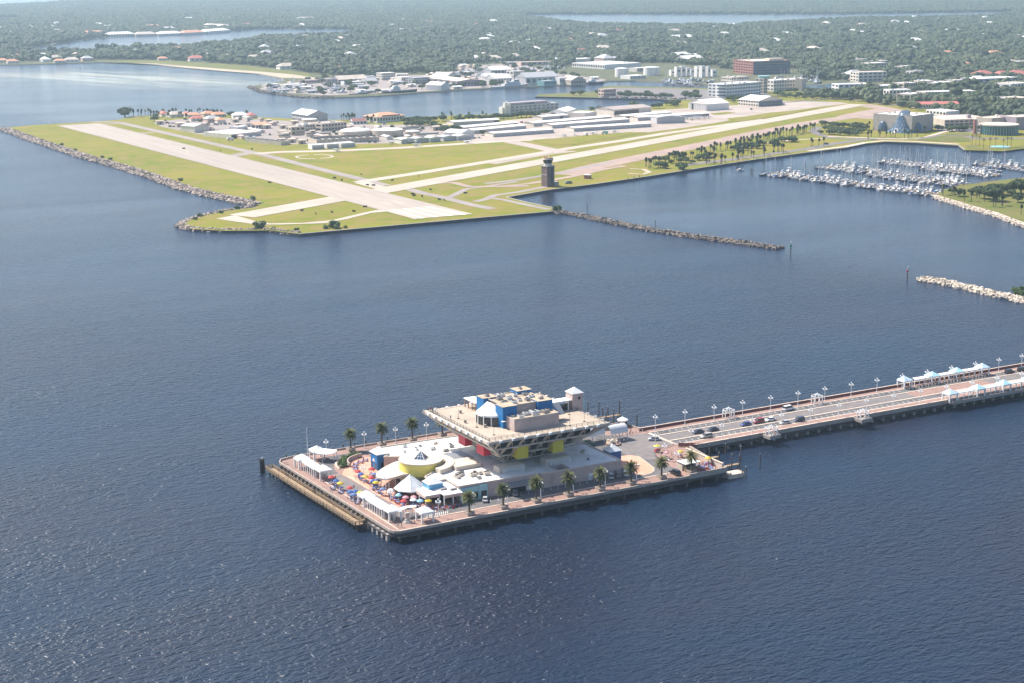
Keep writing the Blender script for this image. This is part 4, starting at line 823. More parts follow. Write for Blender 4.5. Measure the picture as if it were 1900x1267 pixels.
# sheet-pile seawalls with a concrete cap
def seawall(pts, label):
    t = thing('seawall', label, 'seawall', (pts[0][0], pts[0][1], 0))
    w, c = MB(), MB(); o = pts[0]
    for p, q in zip(pts[:-1], pts[1:]):
        P, Q = Vector((p[0] - o[0], p[1] - o[1], 0)), Vector((q[0] - o[0], q[1] - o[1], 0))
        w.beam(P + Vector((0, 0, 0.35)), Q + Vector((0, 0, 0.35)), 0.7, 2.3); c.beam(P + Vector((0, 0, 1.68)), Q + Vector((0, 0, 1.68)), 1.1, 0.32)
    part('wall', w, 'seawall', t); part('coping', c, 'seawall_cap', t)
A_ = L_['airport']
seawall(A_[18:20], 'long dark seawall with pale coping at the north end of the wide runway')
seawall(A_[20:31], 'dark seawall with pale coping behind the control tower, along the basin')
seawall(A_[31:35], 'dark seawall below the lawns of the glass-bubbled museum')
seawall(L_['quay'][0:5], 'dark quay wall under the row of parked cars in the harbour')

# rock work: each breakwater or revetment is one heap of far more stones than one could count
def rock_heap(name, pts, width, height, size, m, label, cat, base=-0.6, dens=1.0, seed=1):
    rnd = random.Random(seed); mb = MB(); o = pts[0]
    P = [Vector((p[0] - o[0], p[1] - o[1])) for p in pts]
    for p, q in zip(P[:-1], P[1:]):
        ln = (q - p).length; d = (q - p) / max(ln, 1e-6); nn = Vector((-d.y, d.x))
        for _ in range(int(ln * width * dens / (size * size) * 1.9)):
            u, v = rnd.random() * ln, rnd.uniform(-1, 1)
            prof = height * (1 - abs(v) ** 1.6)
            c = p + d * u + nn * v * width / 2
            s = size * rnd.uniform(0.35, 0.85)
            rot = Matrix.Rotation(rnd.random() * 6.28, 3, 'Z') @ Matrix.Rotation(rnd.uniform(-0.6, 0.6), 3, 'X')
            vs_ = []
            for k in range(8):
                w = Vector(((k & 1) * 2 - 1, ((k >> 1) & 1) * 2 - 1, ((k >> 2) & 1) * 2 - 1))
                w = Vector((w.x * s * rnd.uniform(.45, .8), w.y * s * rnd.uniform(.35, .65), w.z * s * rnd.uniform(.3, .6)))
                w = rot @ w; vs_.append((c.x + w.x, c.y + w.y, base + (prof - base) * rnd.uniform(0.55, 1.0) + w.z))
            mb.add(vs_, [(0, 2, 3, 1), (4, 5, 7, 6), (0, 1, 5, 4), (2, 6, 7, 3), (0, 4, 6, 2), (1, 3, 7, 5)])
    t = thing(name, label, cat, (o[0], o[1], 0))
    s_ = part('stones', mb, m, t); s_['kind'] = 'stuff'
    core = MB()
    for p, q in zip(P[:-1], P[1:]):
        core.beam((p.x, p.y, (height * 0.55 + base) / 2), (q.x, q.y, (height * 0.55 + base) / 2), width * 0.62, height * 0.55 - base)
    part('core', core, m, t)
rock_heap('breakwater', L_['breakwater_dark'], 9, 1.9, 1.9, 'rock_dark', 'long dark boulder breakwater curving out from the airport corner by the control tower', 'breakwater', seed=2)
rock_heap('breakwater', L_['breakwater_pale'], 10, 2.2, 1.8, 'rock_pale', 'pale stone breakwater ending beside a red channel beacon', 'breakwater', seed=3)
rock_heap('rock_revetment', L_['riprap_a'], 15, 2.3, 2.6, 'rock', 'brown boulder revetment along the grass beside the wide runway', 'revetment', dens=1.0, seed=4)
rock_heap('rock_revetment', L_['riprap_b'], 9, 2.0, 2.0, 'rock', 'brown boulder revetment around the grassy point with round bushes', 'revetment', seed=5)
rock_heap('rock_revetment', L_['riprap_park'], 7, 1.8, 1.6, 'rock_pale', 'pale stone revetment along the wooded park beside the marina', 'revetment', seed=6)
rock_heap('rock_revetment', L_['riprap_point'], 9, 1.8, 2.6, 'rock_dark', 'grey boulder revetment around the tip of the boatyard point across the harbour', 'revetment', dens=0.8, seed=7)
# sandy path behind the park revetment
strip_sheet('park_path', [(x + 3.0, y + 6.0) for x, y in L_['riprap_park']], 5, 1.58, 'tan_paving')

# ------------------------------------------------------------------ the pier head
DZ = 3.2
HEAD = [(1.2, 0.3), (125.5, 0.8), (130.0, 29.4), (129.0, 57.2), (127.6, 68.0), (122.0, 70.0), (118.0, 92.0), (3.0, 92.0), (-1.6, 90.8), (-3.2, 87.5), (-0.6, 2.6), (0.0, 1.0)]
rnd = random.Random(11)
head = thing('pier_platform', 'broad concrete pier platform on piles that carries the inverted pyramid', 'pier')
part('deck_slab', MB().prism(HEAD, 1.7, DZ), 'concrete_shaded', head)
def psheet(name, pts, z, m, parent):
    o = sheet(name, pts, z, m); del o['kind']; o.parent = parent
    return o
psheet('brick_paving', HEAD, DZ + 0.004, 'brick_paving', head)
psheet('asphalt_road', [(11, 9), (112, 8.6), (111.5, 19), (113.6, 24), (117.4, 32.8), (128.8, 36), (129.6, 50), (128.6, 53), (120, 55), (112, 60), (97, 60), (96.5, 30), (92.6, 16), (11, 15.6)], DZ + 0.012, 'asphalt', head)
psheet('gate_plaza', [(107, 27), (112.5, 24), (117, 33), (128.6, 36), (129.4, 50), (128.4, 53), (120, 54.5), (106, 50)], DZ + 0.018, 'asphalt_pale', head)
psheet('east_road', [(4.6, 12), (11, 15.6), (10.9, 34), (10.3, 64.4), (4.4, 64.2)], DZ + 0.012, 'asphalt_pale', head)
psheet('south_road', [(4.6, 66), (9.9, 66), (10.2, 70), (12.4, 76.5), (16, 80.4), (22, 82.4), (104, 79), (104, 87), (15, 86.6), (10, 83), (6.4, 76)], DZ + 0.012, 'asphalt', head)
psheet('plaza_paving', [(12, 22), (11.6, 34.5), (11, 57), (10.3, 64.5), (12.5, 68), (16.5, 74.0), (21.5, 79.2), (26, 79.6), (34, 74), (34, 20), (18.2, 15.9)], DZ + 0.020, 'orange_paving', head)
psheet('brick_island', [(106.6, 32.9), (108.6, 29.6), (107.8, 25.0), (105.7, 16.0), (103.6, 12.8), (101.0, 11.2), (98.1, 10.8), (96.4, 12.4), (97.0, 33)], DZ + 0.14, 'orange_paving', head)
part('island_kerb', MB().prism([(106.8, 33.0), (108.9, 29.6), (108.1, 25.0), (105.9, 15.8), (103.8, 12.5), (101.1, 10.9), (98.0, 10.5), (96.0, 12.2), (96.7, 33.1)], DZ, DZ + 0.13), 'tan_paving', head)
kb = MB()
for x0, x1, y0, y1 in ((12, 112, 8.0, 8.5), (2, 112, 1.9, 2.3), (2, 2.4, 3, 62), (11.2, 11.5, 36, 62)):
    kb.box(x0, x1, y0, y1, DZ, DZ + 0.10)
part('kerb', kb, 'tan_paving', head)
def wall_line(mb, pts, w, z0, z1, closed=False):
    P = pts + [pts[0]] if closed else pts
    for p, q in zip(P[:-1], P[1:]):
        mb.beam((p[0], p[1], (z0 + z1) / 2), (q[0], q[1], (z0 + z1) / 2), w, z1 - z0)
pp = MB()
wall_line(pp, [HEAD[11], HEAD[0], (110, 0.74)], 0.4, 3.0, 3.85); wall_line(pp, [(110, 0.74), HEAD[1], (129.8, 28.2)], 0.45, 2.6, 4.4)
wall_line(pp, [HEAD[3], HEAD[4], HEAD[5], HEAD[6], HEAD[7], HEAD[8], HEAD[9], (-0.65, 3.0), HEAD[10], HEAD[11]], 0.4, 3.0, 3.85)
part('parapet', pp, 'parapet', head)
lg = MB(); wall_line(lg, [(0.5, -0.35), (110, 0.05)], 0.7, 1.75, 2.1); wall_line(lg, [(-1.1, 4), (-3.6, 86)], 0.7, 1.55, 2.05)
part('ledge_beam', lg, 'concrete_shaded', head)
mp_ = MB().box(-0.45, 0.45, -0.45, 0.45, -0.9, 2.1).mesh('pile', 'concrete_shaded')
mp2_ = MB().box(-0.5, 0.5, -0.6, 0.6, -0.9, 2.1).mesh('pile', 'b_greybrown')
for i in range(20):
    for j, y in enumerate((1.0, 11, 24, 40, 56, 72, 91)):
        if j in (3, 4) and 0 < i < 19: continue
        link('pile', mp_, head, (1.8 + i * 6.3, y, 0))
for i in range(26): link('pile', mp2_, head, (-0.9 - 2.5 * i / 26, 4.2 + i * 3.25, 0))
for i in range(8): link('pile', mp2_, head, (126.0 + 3.8 * i / 8, 3 + i * 3.3, 0))
st = MB()
for i in range(27):
    x = 14 + i * 2.85
    st.add([(x, 12.4, DZ + .03), (x + 0.14, 12.4, DZ + .03), (x + 1.74, 15.5, DZ + .03), (x + 1.6, 15.5, DZ + .03)], [(0, 1, 2, 3)])
for i in range(10): st.add([(16 + i * .7, 9.2, DZ + .03), (16.2 + i * .7, 9.2, DZ + .03), (17.4 + i * .7, 11.4, DZ + .03), (17.2 + i * .7, 11.4, DZ + .03)], [(0, 1, 2, 3)])
part('parking_lines', st, 'paint_white', head)['kind'] = 'stuff'

# ------------------------------------------------------------------ the approach
AX0, AX1 = 129.2, 430.0
ap = thing('pier_approach', 'long concrete causeway on piles leading from the pier head to the shore', 'causeway', (AX0, 29.4, 0))
def apx(*b): return (b[0] - AX0, b[1] - AX0, b[2] - 29.4, b[3] - 29.4, b[4], b[5])
part('deck_slab', MB().box(*apx(AX0 + .05, AX1, 29.45, 57.1, 2.1, DZ)), 'concrete_shaded', ap)
def strip_part(name, y0, y1, z0, z1, m, x0=AX0 + 0.3, x1=AX1):
    return part(name, MB().box(*apx(x0, x1, y0, y1, z0, z1)), m, ap)
strip_part('roadway', 35.5, 53.3, DZ, DZ + 0.02, 'asphalt')
strip_part('centre_lane', 41.4, 47.9, DZ + .02, DZ + 0.03, 'asphalt_pale')
strip_part('walkway', 29.8, 35.2, DZ, DZ + 0.10, 'brick_paving'); strip_part('walkway', 53.6, 56.8, DZ, DZ + 0.10, 'brick_paving')
strip_part('kerb', 35.0, 35.7, DZ, DZ + 0.14, 'tan_paving'); strip_part('kerb', 53.1, 53.7, DZ, DZ + 0.14, 'tan_paving')
strip_part('median', 40.1, 40.9, DZ + .02, DZ + 0.16, 'tan_paving', AX0 + 0.6); strip_part('median', 48.0, 48.7, DZ + .02, DZ + 0.16, 'tan_paving', AX0 + 0.2)
strip_part('crossing', 35.8, 53.0, DZ + .03, DZ + 0.042, 'tan_paving', 128.4, 129.6)
strip_part('parapet', 29.2, 29.7, 2.5, 4.0, 'parapet', AX0 + 3); strip_part('parapet', 56.9, 57.3, 2.0, 4.3, 'red_wall', AX0 - 2)
strip_part('coping', 56.8, 57.4, 4.3, 4.38, 'tan_paving', AX0 - 2); strip_part('coping', 29.1, 29.8, 4.05, 4.13, 'tan_paving', AX0 + 3)
strip_part('ledge_beam', 28.8, 29.4, 1.7, 2.1, 'concrete_shaded', AX0 + 3)
strip_part('rest_plaza', 41.0, 47.9, DZ + .03, DZ + .05, 'brick_paving', 250, 292)
pl_ = MB()
for i in range(64):
    x = 131.5 + i * 2.75
    if 250 < x < 303: continue
    for y0, y1 in ((36.0, 38.6), (50.6, 53.0)):
        pl_.add([(x - AX0, y0 - 29.4, DZ + .045), (x + .14 - AX0, y0 - 29.4, DZ + .045), (x + 1.1 - AX0, y1 - 29.4, DZ + .045), (x + .96 - AX0, y1 - 29.4, DZ + .045)], [(0, 1, 2, 3)])
part('parking_lines', pl_, 'paint_white', ap)['kind'] = 'stuff'
for i in range(57):
    for y in (30.4, 43, 56.0): link('pile', mp2_ if y < 31 else mp_, ap, (3 + i * 5.3, y - 29.4, 0))
for x, y0, y1 in ((165.3, 24.2, 29.1), (209.0, 24.2, 29.1), (286, 26.5, 29.1)):
    w = 5 if x < 250 else 62
    b_ = part('lookout_bay', MB().box(x - w / 2 - AX0, x + w / 2 - AX0, y0 - 29.4, y1 - 29.4, 2.6, DZ + .1), 'b_greybrown', ap)
    e = MB(); wall_line(e, [(x - w / 2 - AX0, y1 - 29.4), (x - w / 2 - AX0, y0 - 29.4), (x + w / 2 - AX0, y0 - 29.4), (x + w / 2 - AX0, y1 - 29.4)], 0.2, DZ + .1, DZ + .8)
    part('parapet', e, 'parapet', ap)

# ------------------------------------------------------------------ inverted pyramid
CX, CY, ZT, ZB = 66.0, 42.3, 21.0, 9.0
hs = lambda z: 9.0 + (z - 9.0) * 1.2
pyr = thing('inverted_pyramid', 'inverted pyramid building with sloping concrete ribs and a roof terrace', 'building', (CX, CY, DZ))
Zo = lambda z: z - DZ
part('stem_wall', MB().box(-8.6, 8.6, -8.6, 8.6, Zo(DZ), Zo(13.2)), 'glass_dark', pyr)
for z0, z1 in ((9.4, 13), (13, 17), (17, 20.2)):
    r = hs(z0) + 0.2
    g = part('glazing', MB().box(-r, r, -r, r, Zo(z0) + .05, Zo(z1)), 'glass_dark', pyr)
    mu = MB(); k = int(r / 4.7)
    for i in range(-k, k + 1):
        x = i * 4.7 + 2.35
        if x > r: continue
        for s in (-1, 1):
            mu.box(x - .14, x + .14, s * r - (.1 if s < 0 else 0), s * r + (.1 if s > 0 else 0), Zo(z0), Zo(z1) - .02)
            mu.box(s * r - (.1 if s < 0 else 0), s * r + (.1 if s > 0 else 0), x - .14, x + .14, Zo(z0), Zo(z1) - .02)
    part('mullion', mu, 'wall_cream', g)
for z in (9.3, 13, 17):
    r = hs(z) + 1.0
    part('floor_slab', MB().box(-r, r, -r, r, Zo(z) - .5, Zo(z)), 'wall_cream', pyr)
tr_ = 23.4
part('terrace_slab', MB().box(-tr_, tr_, -tr_, tr_, Zo(20.1), Zo(21)), 'wall_cream', pyr)
part('terrace_paving', MB().box(-tr_ + .9, tr_ - .9, -tr_ + .9, tr_ - .9, Zo(21), Zo(21.03)), 'terrace', pyr)
def rib(p, q, w=0.42, h=0.7): return MB().beam(p, q, w, h)
for k in range(4):
    rot = Matrix.Rotation(k * math.pi / 2, 4, 'Z')
    for i in range(-4, 5):
        x = i * 4.7
        zend = max(ZB + .3, ZB + (abs(x) - 9) / 1.2)
        a, b_ = Vector((x, -hs(21.2) - .1, Zo(20.9))), Vector((x, -hs(zend), Zo(zend) - .25))
        o = part('rib', rib(rot @ a, rot @ b_), 'wall_cream', pyr)
        c = rot @ Vector((x, -tr_ - .25, Zo(20.75)))
        part('rib_cap', MB().box(c.x - .45, c.x + .45, c.y - .45, c.y + .45, c.z - .3, c.z + .42), 'white_trim', o)
    a, b_ = Vector((-tr_ - .3, -tr_ - .3, Zo(20.9))), Vector((-9, -9, Zo(ZB)))
    part('corner_rib', rib(rot @ a, rot @ b_, 0.9, 1.1), 'wall_cream', pyr)
    rl = MB()
    for i in range(21): rl.box(-tr_ + 1 + i * 2.23 - .05, -tr_ + 1 + i * 2.23 + .05, -tr_ + .95, -tr_ + 1.05, Zo(21.03), Zo(22.15))
    for z in (21.45, 21.8, 22.15): rl.box(-tr_ + 1, tr_ - 1, -tr_ + .96, -tr_ + 1.04, Zo(z) - .03, Zo(z) + .03)
    o = part('railing', rl, 'metal_dark', pyr); o.rotation_euler = (0, 0, k * math.pi / 2)
for s in (-1, 1):
    part('red_box', MB().box(-17.4, -11, s * 6.7 - 2.5, s * 6.7 + 2.5, Zo(11.9), Zo(16.2)), 'red_panel', pyr)
    part('yellow_box', MB().box(s * 6.9 - 2.1, s * 6.9 + 2.1, -17.4, -11, Zo(11.6), Zo(16.2)), 'yellow_panel', pyr)
    part('yellow_box', MB().box(s * 6.9 - 2.1, s * 6.9 + 2.1, 11, 17.4, Zo(11.6), Zo(16.2)), 'yellow_panel', pyr)
# penthouse on the terrace
def loc(x0, x1, y0, y1, z0, z1): return (x0 - CX, x1 - CX, y0 - CY, y1 - CY, Zo(z0), Zo(z1))
ph = part('penthouse', MB().box(*loc(57, 73.2, 33, 48.4, 21.03, 27.7)), 'wall_pink', pyr)
part('penthouse_roof', MB().box(*loc(56.8, 73.4, 32.8, 48.6, 27.7, 27.85)), 'gravel_roof', ph)
pr = MB(); wall_line(pr, [(56.9 - CX, 32.9 - CY), (73.3 - CX, 32.9 - CY), (73.3 - CX, 48.5 - CY), (56.9 - CX, 48.5 - CY)], .25, Zo(27.85), Zo(28.2), True)
part('roof_kerb', pr, 'wall_cream', ph)
for x0, x1, y0, y1, z1 in ((55, 60.4, 31.1, 36.2, 28.3), (68.9, 74.6, 31.5, 36.6, 28.3), (54.8, 60.2, 44.6, 49.4, 28.3), (68.6, 74.4, 45.2, 50.4, 28.9)):
    b_ = part('blue_corner_block', MB().box(*loc(x0, x1, y0, y1, 21.03, z1)), 'blue_panel', pyr)
    part('block_roof', MB().box(*loc(x0 - .05, x1 + .05, y0 - .05, y1 + .05, z1, z1 + .12)), 'gravel_roof', b_)
rnd = random.Random(4)
def hvac(parent, x, y, z, s=1.0, m='metal_pale'):
    mb = MB(); w, d, h = rnd.uniform(.7, 1.3) * s, rnd.uniform(.6, 1.0) * s, rnd.uniform(.6, 1.1) * s
    mb.box(-w, w, -d, d, 0, h); mb.cyl(-w * .35, 0, h, h + .16, d * .55, n=10, mi=1)
    mb.box(w * .3, w * .8, -d * .5, d * .5, h, h + .25, 1)
    o = part('rooftop_unit', mb, [m, 'metal_dark'], parent); o.location = (x, y, z); o.rotation_euler = (0, 0, rnd.choice((0, 0, 1.57, .3)))
for x, y in ((62, 36), (65, 37.5), (63, 41), (60, 42.5), (67.5, 36.4), (70.6, 39.2), (66.5, 43.5), (62.5, 46), (70.5, 43.2), (59.5, 37.8)): hvac(pyr, x - CX, y - CY, Zo(27.85), 1.0, rnd.choice(['metal_pale', 'metal_grey', 'b_greybrown']))
for x, y, z in ((57.5, 46.6, 28.42), (71.5, 34, 28.42), (71, 47.5, 29.02)): hvac(pyr, x - CX, y - CY, Zo(z), .7, 'b_greybrown')
an = part('annex', MB().box(*loc(56.3, 73.6, 25.6, 31.6, 21.03, 25.0)), 'wall_pink', pyr)
part('annex_roof', MB().box(*loc(56.5, 73.4, 25.8, 31.0, 25.0, 25.06)), 'gravel_roof', an)
pr = MB(); wall_line(pr, [(56.4 - CX, 25.7 - CY), (73.5 - CX, 25.7 - CY), (73.5 - CX, 31.5 - CY), (56.4 - CX, 31.5 - CY)], .22, Zo(25.0), Zo(25.4), True)
part('roof_kerb', pr, 'wall_cream', an)
for x, y, s in ((60, 28, 1), (58, 30, .8), (63, 29.5, 1.2), (65.5, 28.5, 1.3), (67.6, 30, 1.1), (70, 28.6, 1.2), (66, 30.5, .9), (71.6, 30, .8)): hvac(pyr, x - CX, y - CY, Zo(25.06), s, rnd.choice(['metal_pale', 'metal_pale', 'b_greybrown']))
part('lean_to', MB().prism([(72.4 - CX, 29.4 - CY), (78.2 - CX, 29.4 - CY), (78.2 - CX, 33.2 - CY), (72.4 - CX, 33.2 - CY)], Zo(23.2), lambda x, y: Zo(23.4) + (y + CY - 29.4) * 0.75), 'metal_grey', pyr)
part('door_canopy', MB().box(*loc(54.4, 56.3, 30.2, 31.2, 23.5, 23.7)), 'white_trim', pyr)
# half-round white canopy on the east side of the penthouse
cv = MB(); n_ = 12; top_, eav_ = [], []
for i in range(n_ + 1):
    t = i / n_; a = R(98 + 164 * t)
    top_.append((55.6 - CX, 43.2 - 5.2 * t - CY, Zo(27.7)))
    eav_.append((56.2 + 5.7 * math.cos(a) - CX, 40.3 + 6.0 * math.sin(a) - CY, Zo(24.6)))
cv.add(top_ + eav_, [(i, i + 1, n_ + 2 + i, n_ + 1 + i) for i in range(n_)])
lo_ = [(p[0], p[1], p[2] - .55) for p in eav_]
cv.add(eav_ + lo_, [(i, i + 1, n_ + 2 + i, n_ + 1 + i) for i in range(n_)])
part('canopy', cv, 'white_canvas', pyr)
gl = MB().add([(p[0] * .985 - .1, p[1], Zo(21.04)) for p in eav_] + [(p[0] * .985 - .1, p[1], Zo(24.1)) for p in eav_], [(i, i + 1, n_ + 2 + i, n_ + 1 + i) for i in range(n_)])
part('bay_glazing', gl, 'glass_dark', pyr)
for i in range(0, n_ + 1, 2): part('canopy_post', MB().box(eav_[i][0] - .14, eav_[i][0] + .14, eav_[i][1] - .14, eav_[i][1] + .14, Zo(21.03), Zo(24.1)), 'white_trim', pyr)
pg = part('terrace_pergola', MB().box(*loc(57, 61.4, 54.4, 63.2, 24.0, 24.25)), 'white_canvas', pyr)
for x in (57.4, 61):
    for y in (54.8, 57.5, 60.2, 62.8): part('post', MB().box(*loc(x - .15, x + .15, y - .15, y + .15, 21.03, 24)), 'rust', pg)
part('walk_canopy', MB().prism([(75 - CX, 39.6 - CY), (87.2 - CX, 39.6 - CY), (87.2 - CX, 43.6 - CY), (75 - CX, 43.6 - CY)], Zo(24.3), Zo(24.7)), 'white_canvas', pyr)
for x in (77, 81.5, 86): part('walk_post', MB().box(*loc(x - .15, x + .15, 39.8, 40.1, 21.03, 24.3)), 'white_trim', pyr)
part('service_bay', MB().box(*loc(77.5, 86.5, 41, 43.4, 21.03, 23.2)), 'glass_dark', pyr)
et = part('lift_tower', MB().box(*loc(87.3, 91.6, 39.2, 43.8, DZ, 26.8)), 'wall_pink', pyr)
part('tower_roof', MB().pyramid(*loc(87.3, 91.6, 39.2, 43.8, 26.8, 28.7), over=.25), 'white_canvas', et)
part('tower_window', MB().box(*loc(89.6, 90.4, 39.1, 39.25, 24.6, 25.5)), 'glass_dark', et)
part('tower_sign', MB().box(*loc(91.6, 92.4, 39.4, 40.2, 20.5, 24.8)), 'teal_wall', et)
for x, y in ((50.6, 35.6), (47.5, 44), (52, 56), (60, 27.0)): part('planter_bin', MB().cyl(x - CX, y - CY, Zo(21.03), Zo(22.1), .45, .5, n=8), 'bronze', pyr)
for x, y in ((48.2, 37.0), (48.6, 25.8), (83.0, 24.6), (83.1, 34.5), (48, 50), (76, 22.5)):
    part('terrace_lamp', MB().cyl(x - CX, y - CY, Zo(21.03), Zo(24.4), .07, n=6).box(x - CX - .35, x - CX + .35, y - CY - .35, y - CY + .35, Zo(21.03), Zo(21.2)), 'metal_dark', pyr)

# ------------------------------------------------------------------ low building under the pyramid
PB = [(31.2, 17.9), (39.6, 17.6), (61, 16.8), (61, 15.9), (92, 15.3), (92.2, 37), (92, 68), (50, 71.4), (28.2, 71.8), (27.2, 62.2), (24.4, 60.6), (30, 57.6), (31, 52), (31, 36), (26.4, 33), (26, 27.2), (31.2, 27)]
low = thing('podium_building', 'low white-roofed building wrapped around the foot of the inverted pyramid', 'building', (60, 40, DZ))
LO = lambda pts: [(x - 60, y - 40) for x, y in pts]
part('wall', MB().prism(LO(PB), 0, 4.9, top=False, bottom=False), 'wall_pink', low)
hole = [(67.6, 16.4), (67.6, 21.7), (72.3, 21.7), (72.3, 16.4)]
bm = bmesh.new()
ring = LO(PB[:4]) + LO([(70.0, 15.72), (70.0, 16.4), (67.6, 16.4), (67.6, 21.7), (72.3, 21.7), (72.3, 16.4), (70.01, 16.4), (70.01, 15.72)]) + LO(PB[4:])
f = bm.faces.new([bm.verts.new((x, y, 4.9)) for x, y in ring]); f.normal_update()
if f.normal.z < 0: f.normal_flip()
bmesh.ops.triangulate(bm, faces=[f]); me = bpy.data.meshes.new('roof'); bm.to_mesh(me); bm.free(); me.materials.append(M['white_roof'])
rf = link('roof', me, low)
cb = MB(); wall_line(cb, LO(hole), .25, 2.4, 5.25, True)
part('light_court', cb, 'wall_pink', rf)
pp = MB(); wall_line(pp, LO(PB), .35, 4.85, 5.3, True)
part('parapet', pp, 'wall_cream', low)
def lbox(x0, x1, y0, y1, z0, z1): return (x0 - 60, x1 - 60, y0 - 40, y1 - 40, z0, z1)
part('door', MB().box(*lbox(79, 80.6, 15.35, 15.6, 0, 2.4)), 'white_trim', low)
part('door', MB().box(*lbox(70.0, 71.4, 15.5, 15.75, 0, 2.4)), 'white_trim', low)
for x0, x1 in ((64.6, 66.2), (57.6, 58.8), (59.4, 60.3)): part('dark_doorway', MB().box(*lbox(x0, x1, 15.85 if x0 > 61 else 16.75, 16.4 if x0 > 61 else 17.2, 0, 2.6)), 'glass_dark', low)
part('loading_canopy', MB().prism(LO([(48.5, 14.2), (57.4, 14.0), (57.4, 16.9), (48.5, 17.1)]), 2.7, lambda x, y: 2.9 + (y + 26) * .28), 'metal_grey', low)
part('loading_bay', MB().box(*lbox(50, 55.5, 16.9, 17.4, 0, 2.6)), 'glass_dark', low)
part('loading_door', MB().box(*lbox(55.8, 57.4, 16.8, 17.3, 0, 2.5)), 'white_trim', low)
part('teal_shopfront', MB().box(*lbox(31.3, 38.2, 17.2, 17.9, 0, 4.3)), 'teal_wall', low)
part('teal_fin', MB().box(*lbox(38.2, 41.2, 16.9, 17.8, 0, 4.6)), 'teal_wall', low)
part('shop_window', MB().box(*lbox(38.8, 40.8, 16.8, 17.0, .4, 2.6)), 'glass_dark', low)
for i in range(3): part('shop_window', MB().box(*lbox(32 + i * 2.1, 33.5 + i * 2.1, 17.1, 17.3, .4, 2.6)), 'glass_dark', low)
for x0, x1 in ((49, 58.6), (67, 76.4)):
    s_ = part('roof_shed', MB().box(*lbox(x0, x1, 23.2, 27.0, 4.9, 7.1)), 'wall_cream', low)
    lt = MB()
    for i in range(4):
        u0, u1 = x0 + 1.2 + i * 2.1, x0 + 2.9 + i * 2.1
        for z in (5.0, 5.7, 6.4): lt.box(*lbox(u0, u1, 22.3, 22.42, z, z + .14))
        for u in np.linspace(u0, u1, 4): lt.box(*lbox(u - .07, u + .07, 22.28, 22.44, 4.9, 6.6))
    part('lattice_screen', lt, 'white_trim', s_)
rnd = random.Random(9)
for x, y, s in ((36, 28, 1.3), (37.5, 29.2, 1.2), (35, 26.6, 1), (39, 31, 1), (40.5, 26, 1), (42.6, 28, 1), (44, 26.4, 1.2), (45, 24.8, 1.4), (41, 22.4, .8), (38, 63, .8), (43, 60, .8), (47, 66, .8), (36, 68, .7), (50, 60, 1), (33, 62, .6), (46, 56, .9), (41, 66, .6), (86, 30, .8), (83, 22, .6), (88, 40, .9)):
    hvac(low, x - 60, y - 40, 4.9, s, rnd.choice(['metal_pale', 'b_greybrown', 'metal_grey', 'wall_cream']))
part('plant_screen', MB().box(*lbox(41.5, 50.5, 44, 53.5, 4.9, 5.2)), 'metal_grey', low)
part('upper_roof', MB().box(*lbox(38.5, 48.0, 33.8, 42.0, 4.9, 6.3)), 'wall_cream', low)
# yellow drum with the glass pyramid
dx, dy = 30.6 - 60, 44.4 - 40
dr = part('drum', MB().cyl(dx, dy, 0, 7.4, 7.3, n=40), 'yellow_wall', low)
part('drum_roof', MB().cyl(dx, dy, 7.4, 7.75, 7.5, n=40), 'wall_cream', dr)
gp = MB(); c4 = [(dx + 2.9 * math.cos(R(45 + 45 + 90 * i)), dy + 2.9 * math.sin(R(90 + 90 * i))) for i in range(4)]
gp.add([(*p, 7.76) for p in c4] + [(dx, dy, 10.4)], [(0, 1, 4), (1, 2, 4), (2, 3, 4), (3, 0, 4)])
sk = part('skylight', gp, 'glass_blue', dr)
fr = MB()
for i in range(4):
    p, q = Vector((*c4[i], 7.8)), Vector((*c4[(i + 1) % 4], 7.8)); ap_ = Vector((dx, dy, 10.45))
    fr.beam(p, ap_, .2, .2); fr.beam(p, q, .25, .25)
    for t in (.33, .67): fr.beam(p.lerp(q, t), (p.lerp(q, t)).lerp(ap_, 1 - 2 * abs(t - .5) if False else .62), .1, .1)
    fr.beam(p.lerp(ap_, .36), q.lerp(ap_, .36), .1, .1); fr.beam(p.lerp(ap_, .66), q.lerp(ap_, .66), .1, .1)
part('skylight_frame', fr, 'white_trim', dr)
def ring_sector(r0, r1, a0, a1, z0, z1, n=20):
    po = [(dx + r1 * math.cos(R(a0 + (a1 - a0) * i / n)), dy + r1 * math.sin(R(a0 + (a1 - a0) * i / n))) for i in range(n + 1)]
    pi = [(dx + r0 * math.cos(R(a0 + (a1 - a0) * i / n)), dy + r0 * math.sin(R(a0 + (a1 - a0) * i / n))) for i in range(n + 1)]
    mb = MB(); m = n + 1
    mb.add([(*p, z) for z in (z0, z1) for p in po] + [(*p, z) for z in (z0, z1) for p in pi],
           [(i, i + 1, m + i + 1, m + i) for i in range(n)] + [(3 * m + i, 3 * m + i + 1, 2 * m + i + 1, 2 * m + i) for i in range(n)] + [(m + i, m + i + 1, 3 * m + i + 1, 3 * m + i) for i in range(n)] + [(0, m, 3 * m, 2 * m), (n, 2 * m + n, 3 * m + n, m + n)])
    return mb
part('curved_wing', ring_sector(8.4, 11.4, -82, 60, 4.9, 6.5), 'wall_cream', low)
part('drum_buttress', ring_sector(7.35, 7.6, -72, 100, 4.9, 6.9), 'wall_cream', low)
fan = [(28.6, 55.8), (25.5, 55.2), (22.0, 53.4), (18.6, 51.0), (15.8, 48.2), (14.4, 45.6), (14.2, 43.2), (15.2, 41.4), (17.0, 40.6), (19.5, 40.8), (22.5, 41.4), (25.2, 40.4), (27.6, 38.4), (29.4, 37.0), (31, 38), (31, 52)]
part('fan_canopy', MB().prism(LO(fan), 3.45, lambda x, y: 3.95 + max(0, x + 45) * .045), 'wall_cream', low)
